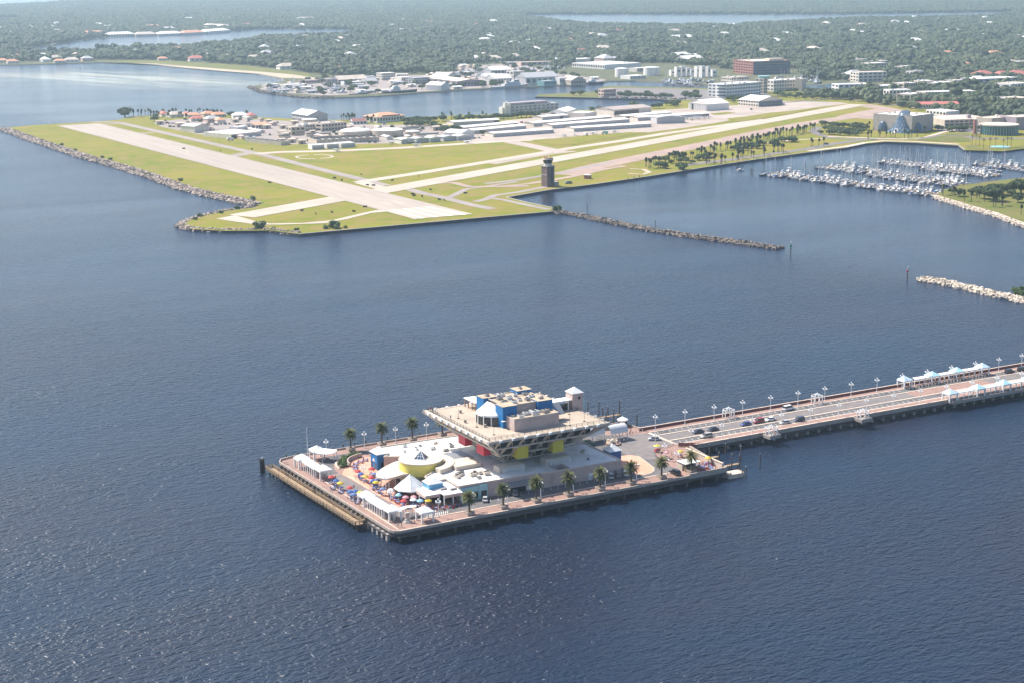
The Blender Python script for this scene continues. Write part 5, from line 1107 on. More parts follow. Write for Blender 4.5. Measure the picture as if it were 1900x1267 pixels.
for x, y in ((16, 45), (17.5, 42), (20, 42.4), (22.5, 43), (25.4, 42), (18, 49), (21.5, 51.6)): part('canopy_column', MB().cyl(x - 60, y - 40, 0, 3.45, .16, n=8), 'white_trim', low)
part('restaurant_glass', MB().box(*lbox(23.4, 31.1, 36.2, 52, .05, 3.4)), 'glass_dark', low)

def hip_tower(label, x0, x1, y0, y1, z1, zt, wall, group=None, win=True):
    t = thing('corner_tower', label, 'tower', ((x0 + x1) / 2, (y0 + y1) / 2, DZ), 0, group)
    w, d = (x1 - x0) / 2, (y1 - y0) / 2
    part('wall', MB().box(-w, w, -d, d, 0, z1 - DZ), wall, t)
    part('roof', MB().pyramid(-w, w, -d, d, z1 - DZ, zt - DZ, over=.35), 'white_canvas', t)
    if win:
        part('arch_window', MB().box(-w - .05, -w + .1, -.9, .9, 2.6, 3.3).cyl(-w + .02, 0, 3.3, 3.6, .5, .3, n=8), 'white_trim', t)
        for s in (-1, 1): part('doorway', MB().box(-w - .06, -w + .1, s * 1.5 - .55, s * 1.5 + .55, 0, 2.2), 'glass_dark', t)
        part('doorway', MB().box(-.8, .8, -d - .06, -d + .1, 0, 2.6), 'glass_dark', t)
hip_tower('bright blue entrance tower with a white pyramid roof beside the yellow drum', 22.7, 27.2, 62.3, 67.8, 8.8, 10.9, 'blue_panel')
hip_tower('deep blue corner tower with a pale pyramid roof beside the round brick island', 92.6, 97.2, 23.2, 27.6, 9.0, 11.2, 'blue_dark_panel', win=False)
# restaurant terrace: eight-sided tent, blue lantern, awnings
tn = thing('tent_pavilion', 'large eight-sided white tent roof on posts beside the cafe terrace', 'pavilion', (19.3, 29.4, DZ))
tp = [(5.4 * math.cos(R(22.5 + 45 * i)), 5.4 * math.sin(R(22.5 + 45 * i))) for i in range(8)]
part('roof', MB().add([(*p, 3.7) for p in tp] + [(0, 0, 8.0)] + [(*p, 3.4) for p in tp], [(i, (i + 1) % 8, 8) for i in range(8)] + [(9 + i, 9 + (i + 1) % 8, (i + 1) % 8, i) for i in range(8)]), 'white_canvas', tn)
for i in range(8): part('post', MB().cyl(tp[i][0] * .94, tp[i][1] * .94, 0, 3.5, .14, n=6), 'wood', tn)
for i in range(8):
    if i in (4, 5): continue
    p, q = Vector((*tp[i], 0)) * .9, Vector((*tp[(i + 1) % 8], 0)) * .9
    part('glass_screen', MB().beam(p + Vector((0, 0, 1.5)), q + Vector((0, 0, 1.5)), .08, 2.9), 'glass_dark', tn)
sr = MB()
for i in range(8): sr.beam((tp[i][0], tp[i][1], 3.72), (0, 0, 8.05), .07, .07)
part('seam', sr, 'metal_pale', tn)
lt = thing('roof_lantern', 'small sky blue lantern with a white pyramid roof on the cafe awnings', 'lantern', (25, 24.4, 7.4))
part('wall', MB().box(-2.5, 2.5, -2.3, 2.3, -.6, 1.7), 'sky_blue_panel', lt); part('roof', MB().pyramid(-2.5, 2.5, -2.3, 2.3, 1.7, 3.6, over=.3), 'white_canvas', lt)
aw = thing('cafe_awning', 'white cafe awnings on posts at the pier corner by the tent', 'awning', (25, 20, DZ))
part('back_wall', MB().box(-2, 6, .5, 8, 0, 3.6), 'glass_dark', aw)
part('roof', MB().prism([(-6, -2.2), (-.8, -2.2), (-.8, 2.9), (-5.8, 7.2)], 3.7, lambda x, y: 3.9 + (y + 2.2) * .06), 'white_canvas', aw)
part('roof', MB().prism([(-.6, -4.6), (6.1, -4.9), (6.1, 7.4), (-.6, 7.4)], 3.75, lambda x, y: 3.95 + (y + 4.6) * .05), 'white_canvas', aw)
part('roof', MB().prism([(-5.8, 7.3), (-.7, 3.0), (-.7, 7.5)], 3.75, 4.2), 'white_canvas', aw)
for x, y in ((-5.8, -2), (-1, -2), (-.4, -4.4), (2.7, -4.6), (5.9, -4.7), (-5.9, 2.4), (-5.8, 6.8)): part('post', MB().box(x - .14, x + .14, y - .14, y + .14, 0, 3.7), 'white_trim', aw)
fb = MB().box(-6.05, -.75, -2.3, -2.2, 2.9, 3.7).box(-.65, 6.15, -4.95, -4.85, 2.9, 3.72).box(-6.1, -6.0, -2.2, 6.8, 2.9, 3.7)
part('valance', fb, 'b_pink', aw)
for x, y in ((1.6, 0), (4.4, -1.5)): part('roof_vent', MB().box(x - 1.1, x + 1.1, y - .35, y + .35, 4.1, 4.7), 'b_greybrown', aw)

# ------------------------------------------------------------------ pavilions and pergolas
def pavilion(x, y, label, w=2.0, roof='white_canvas', group=None, name='pavilion', h=3.0, top=1.6, lattice=True):
    t = thing(name, label, 'pavilion', (x, y, DZ), 0, group)
    for sx in (-1, 1):
        for sy in (-1, 1): part('post', MB().box(sx * w - .22, sx * w + .22, sy * w - .22, sy * w + .22, 0, h), 'white_trim', t)
    part('roof', MB().pyramid(-w, w, -w, w, h + .4, h + .4 + top, over=.35), roof, t)
    part('fascia', MB().box(-w - .3, w + .3, -w - .3, w + .3, h - .1, h + .39), 'white_trim', t)
def pergola(x0, x1, y0, y1, label, n, roof='white_canvas', group=None, along='y'):
    cx, cy = (x0 + x1) / 2, (y0 + y1) / 2
    t = thing('pergola', label, 'pergola', (cx, cy, DZ), 0, group)
    L, w = ((y1 - y0) if along == 'y' else (x1 - x0)), ((x1 - x0) if along == 'y' else (y1 - y0))
    sw = (lambda u, v: (v, u)) if along == 'y' else (lambda u, v: (u, v))
    def bx(mb, u0, u1, v0, v1, z0, z1):
        (a, c), (b, d) = sw(u0, v0), sw(u1, v1); return mb.box(min(a, b), max(a, b), min(c, d), max(c, d), z0, z1)
    for i in range(n + 1):
        for s in (-1, 1):
            u = -L / 2 + L * i / n
            part('post', bx(MB(), u - .12, u + .12, s * w / 2 - .12, s * w / 2 + .12, 0, 2.8), 'white_trim', t)
    for s in (-1, 1): part('beam', bx(MB(), -L / 2 - .2, L / 2 + .2, s * w / 2 - .14, s * w / 2 + .14, 2.8, 3.1), 'white_trim', t)
    for i in range(n):
        u0, u1 = -L / 2 + L * i / n + .08, -L / 2 + L * (i + 1) / n - .08
        mb = MB(); k = 6
        pts = [(-w / 2 + w * j / k, 3.12 + .45 * math.sin(math.pi * j / k)) for j in range(k + 1)]
        v = [(*sw(u, p[0]), p[1]) for u in (u0, u1) for p in pts]
        mb.add(v, [(j, j + 1, k + 2 + j, k + 1 + j) for j in range(k)])
        part('canvas_panel', mb, roof, t)
for x, y, l in ((1.9, 79.2, 'white pavilion at the flagpole end of the long pergola'), (3.2, 63.6, 'white pavilion between the long pergola and the red umbrella'),
                (4.0, 30.2, 'white pavilion beside the yellow umbrella on the promenade edge'), (4.9, 12.9, 'white pavilion between the straight and the curved pergola'),
                (13.0, 6.4, 'white pavilion at the car-park end of the curved pergola'), (10.4, 86.0, 'white pavilion beside the flagpole and the fan-shaped awning')):
    pavilion(x, y, l)
pergola(.7, 4.2, 66.0, 76.8, 'white canvas pergola between two pavilions near the flagpole', 6)
pergola(2.4, 6.0, 15.4, 27.8, 'white canvas pergola between two pavilions near the yellow umbrella', 7)
cp = thing('curved_pergola', 'curved white pergola around the stone monument', 'pergola', (10.8, 13.6, DZ))
for i in range(7):
    a = R(60 + 15 * i); b_ = R(60 + 15 * (i + 1)); ra, rb = 4.2, 6.6
    if i < 6:
        part('canvas_panel', MB().add([(ra * math.cos(a) - 0.6, ra * math.sin(a) - 6, 3.3), (rb * math.cos(a) - .6, rb * math.sin(a) - 6, 3.1), (rb * math.cos(b_) - .6, rb * math.sin(b_) - 6, 3.1), (ra * math.cos(b_) - .6, ra * math.sin(b_) - 6, 3.3)], [(0, 1, 2, 3)]), 'white_canvas', cp)
    for r_ in (ra, rb): part('post', MB().cyl(r_ * math.cos(a) - .6, r_ * math.sin(a) - 6, 0, 3.2, .12, n=6), 'white_trim', cp)
mo = thing('monument', 'stone monument with a stepped base inside the curved pergola', 'monument', (7.7, 8.1, DZ))
part('base', MB().cyl(0, 0, 0, .5, 1.7, 1.4, n=8).cyl(0, 0, .5, 1.1, 1.0, .8, n=8), 'concrete', mo); part('shaft', MB().cyl(0, 0, 1.1, 2.6, .45, .6, n=8).box(-.7, .7, -.4, .4, 2.6, 3.1), 'concrete', mo)
fa = thing('fan_awning', 'white fan-shaped awning on posts beside the flagpole', 'awning', (12.6, 83.0, DZ))
fp = [(0, 2.4)] + [(4.2 * math.cos(R(-170 + 21 * i)), 1 + 4.2 * math.sin(R(-170 + 21 * i))) for i in range(8)]
part('canvas', MB().prism(fp, 2.9, lambda x, y: 3.05 + max(0, y + 3.2) * .12), 'white_canvas', fa)
for i in (1, 3, 6, 8): part('post', MB().cyl(fp[i][0] * .95, fp[i][1] * .95, 0, 2.95, .12, n=6), 'white_trim', fa)
fpole = thing('flagpole', 'tall bare white flagpole on the pier head', 'flagpole', (8.2, 89.6, DZ))
part('pole', MB().cyl(0, 0, 0, 10.6, .11, .06, n=8), 'white_trim', fpole); part('ball', MB().sphere((0, 0, 10.7), .16), 'metal_pale', fpole); part('base', MB().cyl(0, 0, 0, .3, .5, .4, n=8), 'concrete', fpole)
# canvas rest shelters on the approach
for i, x in enumerate((256, 271, 284.6, 299)):
    pavilion(x, 54.9, 'blue-tinted pavilion on the red wall side, ' + ('first', 'second', 'third', 'fourth')[i] + ' counting from the pier head', 2.0, 'fabric_ice' if i in (0, 3) else 'fabric_seafoam', 'blue pavilions along the red wall of the approach')
for i, x in enumerate((256.6, 271.4, 285.6, 300, 314)):
    pavilion(x, 29.8, 'blue-tinted pavilion on the open parapet side, ' + ('first', 'second', 'third', 'fourth', 'fifth')[i] + ' counting from the pier head', 2.0, 'fabric_ice' if i in (0, 3) else 'fabric_seafoam', 'blue pavilions along the pale parapet of the approach')
for i, (x0, x1) in enumerate(((260, 268), (274, 281.6), (287.4, 296))): pergola(x0, x1, 53.4, 56.2, 'white pergola between the ' + ('first and second', 'second and third', 'third and fourth')[i] + ' blue pavilions along the red wall', 3, 'white_canvas', 'pergolas along the red wall', 'x')
for i, (x0, x1) in enumerate(((260, 268), (274.4, 282.4), (288.4, 297), (303, 311))): pergola(x0, x1, 28.4, 31.2, 'white pergola between the ' + ('first and second', 'second and third', 'third and fourth', 'fourth and fifth')[i] + ' blue pavilions along the open parapet', 3, 'white_canvas', 'pergolas along the pale parapet', 'x')
def arbour(x, y, label):
    t = thing('arbour', label, 'arbour', (x, y, DZ)); w = 2.1
    for i in range(8):
        a = R(22.5 + 45 * i); part('post', MB().box(w * 1.08 * math.cos(a) - .12, w * 1.08 * math.cos(a) + .12, w * 1.08 * math.sin(a) - .12, w * 1.08 * math.sin(a) + .12, 0, 3.1), 'white_trim', t)
    fr = MB()
    for i in range(8):
        a, b_ = R(22.5 + 45 * i), R(67.5 + 45 * i); p, q = Vector((w * 1.08 * math.cos(a), w * 1.08 * math.sin(a), 3.1)), Vector((w * 1.08 * math.cos(b_), w * 1.08 * math.sin(b_), 3.1))
        fr.beam(p, q, .14, .22); fr.beam(p, (0, 0, 4.2), .11, .14); fr.beam(p.lerp(Vector((0, 0, 4.2)), .5), q.lerp(Vector((0, 0, 4.2)), .5), .09, .12)
    fr.cyl(0, 0, 4.1, 4.6, .2, .05, n=6)
    part('roof_frame', fr, 'white_trim', t)
arbour(167.0, 55.0, 'open white arbour by the red wall, near the two navy cars'); arbour(209.4, 53.9, 'open white arbour by the red wall, beyond the white van')
arbour(165.3, 26.6, 'open white arbour on the lookout bay beside the silver and navy cars'); arbour(209.0, 26.6, 'open white arbour on the lookout bay among empty parking bays')
# barrel-vaulted bus canopies
def vault(x0, x1, y, r, zs, label):
    t = thing('vaulted_canopy', label, 'canopy', ((x0 + x1) / 2, y, DZ)); w = (x1 - x0) / 2; n = 10
    v = [(s * w, r * math.cos(math.pi * i / n), zs + r * math.sin(math.pi * i / n)) for s in (-1, 1) for i in range(n + 1)]
    part('vault', MB().add(v, [(i, n + 1 + i, n + 2 + i, i + 1) for i in range(n)]), 'metal_pale', t, smooth=True)
    part('edge_beam', MB().box(-w, w, -r - .15, -r + .1, zs - .3, zs).box(-w, w, r - .1, r + .15, zs - .3, zs), 'white_trim', t)
    for sx in (-1, 0, 1):
        for sy in (-1, 1): part('post', MB().cyl(sx * w * .92, sy * r, 0, zs - .3, .16, n=8), 'white_trim', t)
vault(97.5, 108.4, 53.6, 2.7, 3.4, 'pale barrel-vaulted canopy against the pyramid, beside the rock planter'); vault(110.0, 117.6, 52.2, 2.5, 3.2, 'pale barrel-vaulted canopy at the plaza edge, beside the asphalt turning area')
rk = thing('rock_planter', 'tan rockwork planter with shrubs between the vaulted canopies', 'planter', (109.5, 47.4, DZ))
rb_ = MB(); rnd = random.Random(5)
for i in range(14): rb_.sphere((rnd.uniform(-2, 2), rnd.uniform(-1.4, 1.4), rnd.uniform(.2, 1.4)), rnd.uniform(.5, .9), 6, 4)
part('rockwork', rb_, 'tan_paving', rk); part('kerb', MB().cyl(0, 0, 0, .6, 2.9, 2.9, n=12), 'brick_paving', rk)
ok = thing('ticket_kiosk', 'eight-sided white kiosk with a pointed roof beside the dark red wall', 'kiosk', (125.6, 65.6, DZ))
part('wall', MB().cyl(0, 0, 0, 2.7, 1.8, n=8), 'white_trim', ok); part('roof', MB().cyl(0, 0, 2.7, 3.9, 2.2, 0, n=8), 'white_canvas', ok); part('finial', MB().cyl(0, 0, 3.8, 4.4, .12, .04, n=6), 'metal_pale', ok)
part('doorway', MB().box(-.2, .9, -1.85, -1.6, 0, 2.2), 'glass_dark', ok); part('window', MB().box(-1.85, -1.6, -.5, .5, 1.0, 2.0), 'glass_dark', ok)
# corner cafe on the north-west corner of the head
cf = thing('patio_bar', 'flat-roofed white bar hut on the corner patio under a palm', 'hut', (115.2, 8.4, DZ))
part('roof', MB().box(-3.2, 3.2, -2.6, 2.6, 2.7, 2.95), 'white_roof', cf); part('wall', MB().box(-2.9, 2.9, -.2, 2.3, 0, 2.7), 'wall_cream', cf)
for s in (-1, 1): part('post', MB().box(s * 2.9 - .12, s * 2.9 + .12, -2.4, -2.16, 0, 2.7), 'wood', cf)
part('counter', MB().box(-2.6, 2.6, -1.6, -1.0, 0, 1.1), 'wood', cf); part('serving_hatch', MB().box(-2.0, 2.0, -.28, -.15, 1.1, 2.4), 'glass_dark', cf)
pw = thing('patio_wall', 'yellow-tan patio wall behind the open-air bar', 'wall', (125.6, 14, DZ))
part('wall', MB().box(-.3, .3, -11, 10.5, 0, 1.9), 'wall_cream', pw); part('coping', MB().box(-.45, .45, -11.1, 10.6, 1.9, 2.02), 'tan_paving', pw)
rp = thing('timber_ramp', 'dark red timber ramp beside the approach parapet', 'ramp', (130.4, 30.6, DZ))
rm = MB().beam((-2.6, 2, .75), (3.0, -2.2, .75), .15, .7); rm.beam((-1.6, 3.2, .75), (4.2, -1.0, .75), .15, .7)
part('rail', rm, 'red_wall', rp); part('deck', MB().beam((-2.1, 2.6, .2), (3.6, -1.6, .2), 1.4, .15), 'wood', rp)
ls = thing('landing_stage', 'small stone landing stage at the water beside the patio corner', 'landing', (130.2, 2.2, 0))
part('platform', MB().prism([(-4, -2), (2, -2.4), (3.2, -.4), (2.4, 1.8), (-3.6, 2)], -.6, 1.5), 'tan_paving', ls)
for x, y in ((-3, -1.8), (1.6, -2.1), (2.8, .6)): part('pile', MB().cyl(x, y, -.9, 2.2, .22, n=8), 'pile_wood', ls)
# finger jetties and mooring piles off the head
for x, y, l, lb in ((134, 9.8, 8, 'short timber jetty off the patio corner of the pier'), (133.4, 20.5, 7, 'short timber jetty off the timber ramp of the pier'), (131.6, 86, 12, 'timber jetty behind the white kiosk of the pier')):
    t = thing('jetty', lb, 'jetty', (x, y, 0)); part('deck', MB().box(-l / 2, l / 2, -.7, .7, 1.1, 1.4), 'wood', t)
    for s in (-1, 0, 1): part('pile', MB().cyl(s * l / 2.2, .5, -.9, 1.9, .16, n=7), 'pile_wood', t)
mpile = [('pile', MB().cyl(0, 0, -.9, 5.2, .24, .22, n=8).mesh('pile', 'pile_wood'), (0, 0, 0), []), ('pile_cap', MB().cyl(0, 0, 5.2, 5.6, .25, .05, n=8).mesh('pile_cap', 'metal_grey'), (0, 0, 0), [])]
for x, y in ((135.0, 23.5), (134.6, 17.2), (133.7, 8.6), (143.2, 24.9), (136.3, 7.6), (143.0, 15.6), (132.4, -1.2), (143.2, 4.9)): spawn('mooring_pile', mpile, (x, y, 0), 0, 'dark mooring pile standing off the patio corner of the pier', 'pile', 'mooring piles off the patio corner', (1, 1, rnd.uniform(.75, 1.1)))
for x, y in ((136.4, 72.1), (131.6, 81), (130, 84), (132.1, 89.6), (133.8, 88.5), (138.8, 88), (134.4, 96), (128, 94), (124, 96), (120, 99)): spawn('mooring_pile', mpile, (x, y, 0), 0, 'dark mooring pile behind the white kiosk of the pier', 'pile', 'mooring piles behind the kiosk', (1, 1, rnd.uniform(.8, 1.25)))
for i in range(26):
    x = 2 + i * 4.4
    if 58 < x: break
    spawn('mooring_pile', mpile, (x, 94.2, 0), 0, 'short dark mooring pile along the palm-lined back edge of the pier', 'pile', 'mooring piles along the back edge', (1, 1, rnd.uniform(.75, .92)))
# ------------------------------------------------------------------ timber fishing boardwalk
bw = thing('fishing_boardwalk', 'timber fishing boardwalk with railings running beside the pier head', 'boardwalk', (-6, 50, 0))
path = [(-8.5, 87.6, -3.6), (-8.2, 76, -3.2), (-7.6, 54, -2.6), (-7.0, 40, -2.1), (-6.2, 16.5, -1.3)]
o_ = [(x0 + 6, y - 50) for x0, y, x1 in path]; i_ = [(x1 - 2.1 + 6, y - 50) for x0, y, x1 in path]
dk = MB()
for k in range(4): dk.prism([o_[k], i_[k], i_[k + 1], o_[k + 1]], 1.9, 2.2)
part('deck', dk, 'wood', bw)
def railing_run(A, Bp, n):
    A, Bp = Vector((*A, 2.2)), Vector((*Bp, 2.2))
    for i in range(n + 1):
        p = A.lerp(Bp, i / n); part('post', MB().box(p.x - .1, p.x + .1, p.y - .1, p.y + .1, 1.6, 3.35), 'wood', bw)
    for z in (.45, .8, 1.12): part('rail', MB().beam(A + Vector((0, 0, z)), Bp + Vector((0, 0, z)), .14, .12 if z < 1 else .16), 'wood', bw)
for k in range(4): railing_run(o_[k], o_[k + 1], 6 if k < 3 else 10)
for k in range(4): railing_run(i_[k], i_[k + 1], 5 if k < 3 else 8)
railing_run(o_[4], i_[4], 2); railing_run(o_[0], i_[0], 2)
for k in range(24):
    t = k / 23; y = 87 - 70 * t - 50; x = -7.2 + 1.6 * t + 6
    for dx_ in (0, 3.4): part('pile', MB().cyl(x + dx_, y, -.9, 1.9, .26, n=8), 'pile_wood', bw)
for y0, lb in ((86.2, 0), (48.4, 0), (20, 0)):
    part('gangway', MB().box(-3.4 + 6, -0.4 + 6, y0 - 51.0, y0 - 49.2, 2.22, 2.36), 'wood', bw)
    for s in (-1, 1): part('gangway_rail', MB().box(-3.4 + 6, -0.4 + 6, y0 - 50.1 + s * .9 - .06, y0 - 50.1 + s * .9 + .06, 3.2, 3.34).box(2.7, 2.85, y0 - 50.1 + s * .9 - .07, y0 - 50.1 + s * .9 + .07, 2.3, 3.3), 'wood', bw)
for i in range(23):
    spawn('fender_pile', [('pile', mpile[0][1], (0, 0, 0), [])], (-1.9 - 2.1 * i / 23, 18 + i * 3.0, 0), 0, 'dark fender pile between the boardwalk and the pier head', 'pile', 'fender piles behind the boardwalk', (1.7, 1.7, .68))
dl = thing('mooring_dolphin', 'thick black mooring dolphin with a pale lamp at the boardwalk end', 'dolphin', (-8.6, 90.4, 0))
dm = MB()
for i in range(7): dm.cyl(.55 * math.cos(i * .9), .55 * math.sin(i * .9), -.9, 5.0 - (i % 3) * .2, .36, n=8)
part('pile_cluster', dm, 'wood_dark', dl); part('lamp', MB().cyl(0, 0, 5.0, 5.6, .2, n=8), 'white_trim', dl)

# ------------------------------------------------------------------ lamps, palms, people, tables, cars of the pier
lp = [('pole', MB().cyl(0, 0, 0, 5.7, .13, .09, n=8).cyl(0, 0, 0, .5, .28, .2, n=8).mesh('pole', 'white_trim'), (0, 0, 0), []),
      ('arm', MB().beam((-.9, 0, 4.9), (.9, 0, 4.9), .09, .09).beam((0, -.9, 4.9), (0, .9, 4.9), .09, .09).mesh('arm', 'white_trim'), (0, 0, 0), [])]
gm = MB().sphere((0, 0, 0), .27, 8, 6).mesh('globe', 'globe', True)
for x, y in ((.9, 0), (-.9, 0), (0, .9), (0, -.9)): lp.append(('globe', gm, (x, y, 5.15), []))
lp.append(('globe', gm, (0, 0, 5.95), []))
LORD = ('first', 'second', 'third', 'fourth', 'fifth', 'sixth', 'seventh', 'eighth', 'ninth', 'tenth', 'eleventh', 'twelfth', 'thirteenth', 'fourteenth', 'fifteenth')
def lamp(x, y, label, group): spawn('street_lamp', lp, (x, y, DZ), R(20), label, 'lamp', group)
for k in range(8): lamp(18.2 + 12.45 * k, 7.2, 'white five-globe lamp beside the pier car park, ' + LORD[k] + ' counting from the curved pergola', 'lamps along the pier car park')
for k, (x, y) in enumerate(((14.6, 87.6), (30.3, 89.6), (42.6, 89.3), (55.0, 89.0), (67.3, 89), (79.6, 89))): lamp(x, y, 'white five-globe lamp along the back edge of the pier, ' + LORD[k] + ' counting from the flagpole', 'lamps along the back edge of the pier')
for k in range(15): lamp(132.9 + 13.5 * k, 54.6, 'white five-globe lamp along the red wall, ' + LORD[k] + ' counting from the white kiosk', 'lamps along the red wall of the approach')
for k in range(14): lamp(133.2 + 13.75 * k, 32.2, 'white five-globe lamp along the open parapet, ' + LORD[k] + ' counting from the timber ramp', 'lamps along the open parapet of the approach')
for x, y in ((114.2, 21.5), (118.9, 34.1), (112.6, 11.8)): lamp(x, y, 'white five-globe lamp on the patio side of the turning area', 'lamps by the turning area')
for x, y in ((13.0, 52.5), (14.6, 38.2), (9.6, 24.0)): lamp(x, y, 'white five-globe lamp among the cafe umbrellas', 'lamps among the cafe umbrellas')
def strip_frond(mb, base, az, el, ln, w, droop, segs, leaflets=0, rnd=random):
    """one palm frond: an arching rachis; with leaflets it is feathered"""
    p = Vector(base); pts = [p.copy()]; e = el
    for k in range(segs):
        d = Vector((math.cos(az) * math.cos(e), math.sin(az) * math.cos(e), math.sin(e)))
        p = p + d * ln / segs; pts.append(p.copy()); e -= droop / segs
    s = Vector((-math.sin(az), math.cos(az), 0))
    if not leaflets:
        v, f = [], []
        for k, q in enumerate(pts):
            t = k / segs; ww = w * (0.25 + 1.5 * t * (1 - t) * 2) if k < segs else 0.02
            v += [q - s * ww + Vector((0, 0, -.12 * ww)), q + Vector((0, 0, .1 * ww)), q + s * ww + Vector((0, 0, -.12 * ww))]
        for k in range(segs):
            a = k * 3; f += [(a, a + 1, a + 4, a + 3), (a + 1, a + 2, a + 5, a + 4)]
        mb.add(v, f); return
    for k in range(segs): mb.beam(pts[k], pts[k + 1], .05, .05)
    for j in range(leaflets):
        t = 0.12 + 0.88 * j / leaflets; u = t * segs; k = min(int(u), segs - 1)
        q = pts[k].lerp(pts[k + 1], u - k); d = (pts[k + 1] - pts[k]).normalized()
        L = w * (0.55 + 0.9 * math.sin(math.pi * min(1, t * .9 + .1)))
        for sg in (-1, 1):
            tip = q + (s * sg * 0.8 + d * 0.75 + Vector((0, 0, .18 - .5 * t * rnd.random()))).normalized() * L
            wv = d * .10
            mb.add([q - wv, q + wv, tip], [(0, 1, 2)])
def palm_proto(kind, seed):
    rnd = random.Random(seed); mb, tk = MB(), MB()
    if kind == 'date':
        H = 4.7 + rnd.uniform(-.4, .5)
        for k in range(6): tk.cyl(0, 0, H * k / 6, H * (k + 1) / 6, .33 - .012 * k + .05, .30 - .012 * k, n=9)
        tk.sphere((0, 0, H), .5, 8, 5, sz=.8)
        for i in range(54):
            t = i / 54; el = R(78 - 105 * t + rnd.uniform(-8, 8))
            strip_frond(mb, (0, 0, H + .2), i * 2.399 + rnd.uniform(-.2, .2), el, rnd.uniform(2.6, 3.2), .60, R(66), 5, 15, rnd)
        return H, tk, mb, 'leaf_date'
    if kind == 'royal':
        H = 11 + rnd.uniform(-1, 1)
        for k in range(4): tk.cyl(0, 0, H * k / 4, H * (k + 1) / 4, .32 - .03 * k, .29 - .03 * k, n=7)
        for i in range(30): strip_frond(mb, (0, 0, H), i * 2.399, R(70 - 100 * i / 30 + rnd.uniform(-8, 8)), rnd.uniform(3.0, 3.8), .5, R(60), 4, 8, rnd)
        return H, tk, mb, 'leaf_palm'
    H = rnd.uniform(5.5, 8.0)
    lean = rnd.uniform(-.4, .4)
    for k in range(3): tk.cyl(lean * k / 3, 0, H * k / 3, H * (k + 1) / 3 + .05, .30 - .03 * k, .27 - .03 * k, n=6)
    for i in range(40):
        el = R(85 - 135 * i / 40 + rnd.uniform(-10, 10))
        strip_frond(mb, (lean, 0, H), i * 2.399 + rnd.uniform(-.3, .3), el, rnd.uniform(1.6, 2.3), .62, R(50), 3)
    return H, tk, mb, 'leaf_palm'
def proto_of(kind, seeds):
    out = []
    for s in seeds:
        H, tk, mb, lm = palm_proto(kind, s)
        out.append([('trunk', tk.mesh('trunk', 'bark'), (0, 0, 0), []), ('crown', mb.mesh('crown', lm), (0, 0, 0), [])])
    return out
DATE = proto_of('date', (1, 2, 3)); SABAL = proto_of('sabal', (4, 5, 6, 7)); ROYAL = proto_of('royal', (8, 9))
planter = [('box', MB().box(-1.25, 1.25, -1.25, 1.25, 0, 1.0).box(-1.35, 1.35, -1.35, 1.35, .85, 1.05).mesh('box', 'parapet'), (0, 0, 0), []), ('soil', MB().box(-1.1, 1.1, -1.1, 1.1, 1.05, 1.1).mesh('soil', 'bark'), (0, 0, 0), [])]
ORD = ('first', 'second', 'third', 'fourth', 'fifth', 'sixth', 'seventh', 'eighth', 'ninth', 'tenth', 'eleventh', 'twelfth', 'thirteenth', 'fourteenth', 'fifteenth')
rnd = random.Random(21)
def pier_palm(x, y, where, nth):
    spawn('planter', planter, (x, y, DZ), 0, 'square tan palm planter ' + where + ', ' + nth, 'planter', 'planters ' + where)
    spawn('date_palm', rnd.choice(DATE), (x, y, DZ + 1.05), rnd.random() * 6, 'feathery date palm ' + where + ', ' + nth, 'palm tree', 'date palms ' + where, rnd.uniform(.92, 1.08))
for k in range(8): pier_palm(27.8 + 12.25 * k, 4.6, 'along the pier car park', ORD[7 - k] + ' counting from the patio bar')
for k in range(5): pier_palm(24.6 + 12.3 * k, 89.0, 'along the back edge of the pier', ORD[k] + ' counting from the flagpole')
cb_ = thing('curved_planter', 'curved tan wall planter full of shrubs beside the paved plaza', 'planter', (18, 74, DZ))
def arc_prism(cx, cy, r0, r1, a0, a1, z0, z1, n=14):
    po = [(cx + r * math.cos(R(a0 + (a1 - a0) * i / n)), cy + r * math.sin(R(a0 + (a1 - a0) * i / n))) for r, rng in ((r1, range(n + 1)), (r0, range(n, -1, -1))) for i in rng]
    mb = MB()
    for i in range(n): mb.prism([po[i], po[i + 1], po[2 * n - i], po[2 * n + 1 - i]], z0, z1)
    return mb
part('wall', arc_prism(7, -3, 8.6, 9.0, 92, 180, 0, 1.5), 'parapet', cb_); part('kerb', arc_prism(7, -3, 12.6, 13.2, 92, 182, 0, .35), 'tan_paving', cb_)
part('soil', arc_prism(7, -3, 9.05, 12.55, 94, 178, 0, .6), 'bark', cb_)
def leaf_clump(mb, c, r, n, s, rnd, flat=.8):
    for _ in range(n):
        a, z = rnd.random() * 6.283, rnd.uniform(-1, 1); q = math.sqrt(1 - z * z); k = r * rnd.uniform(.65, 1.05)
        p = Vector((c[0] + k * q * math.cos(a), c[1] + k * q * math.sin(a), c[2] + k * z * flat))
        n_ = Vector((q * math.cos(a) + rnd.uniform(-.7, .7), q * math.sin(a) + rnd.uniform(-.7, .7), z + rnd.uniform(-.2, 1.0))).normalized()
        t = n_.orthogonal().normalized(); t.rotate(Matrix.Rotation(rnd.random() * 6.28, 3, n_)); b_ = n_.cross(t); ss = s * rnd.uniform(.6, 1.3)
        mb.add([p - t * ss, p + b_ * ss * .8, p + t * ss, p - b_ * ss * .8], [(0, 1, 2, 3)])
sh = MB()
for i in range(26):
    a = R(94 + 84 * i / 25); r_ = 10.8 + rnd.uniform(-.9, .9)
    leaf_clump(sh, (7 + r_ * math.cos(a), -3 + r_ * math.sin(a), 1.0), rnd.uniform(.6, 1.0), 60, .22, rnd)
part('shrubs', sh, 'leaf_bush', cb_)

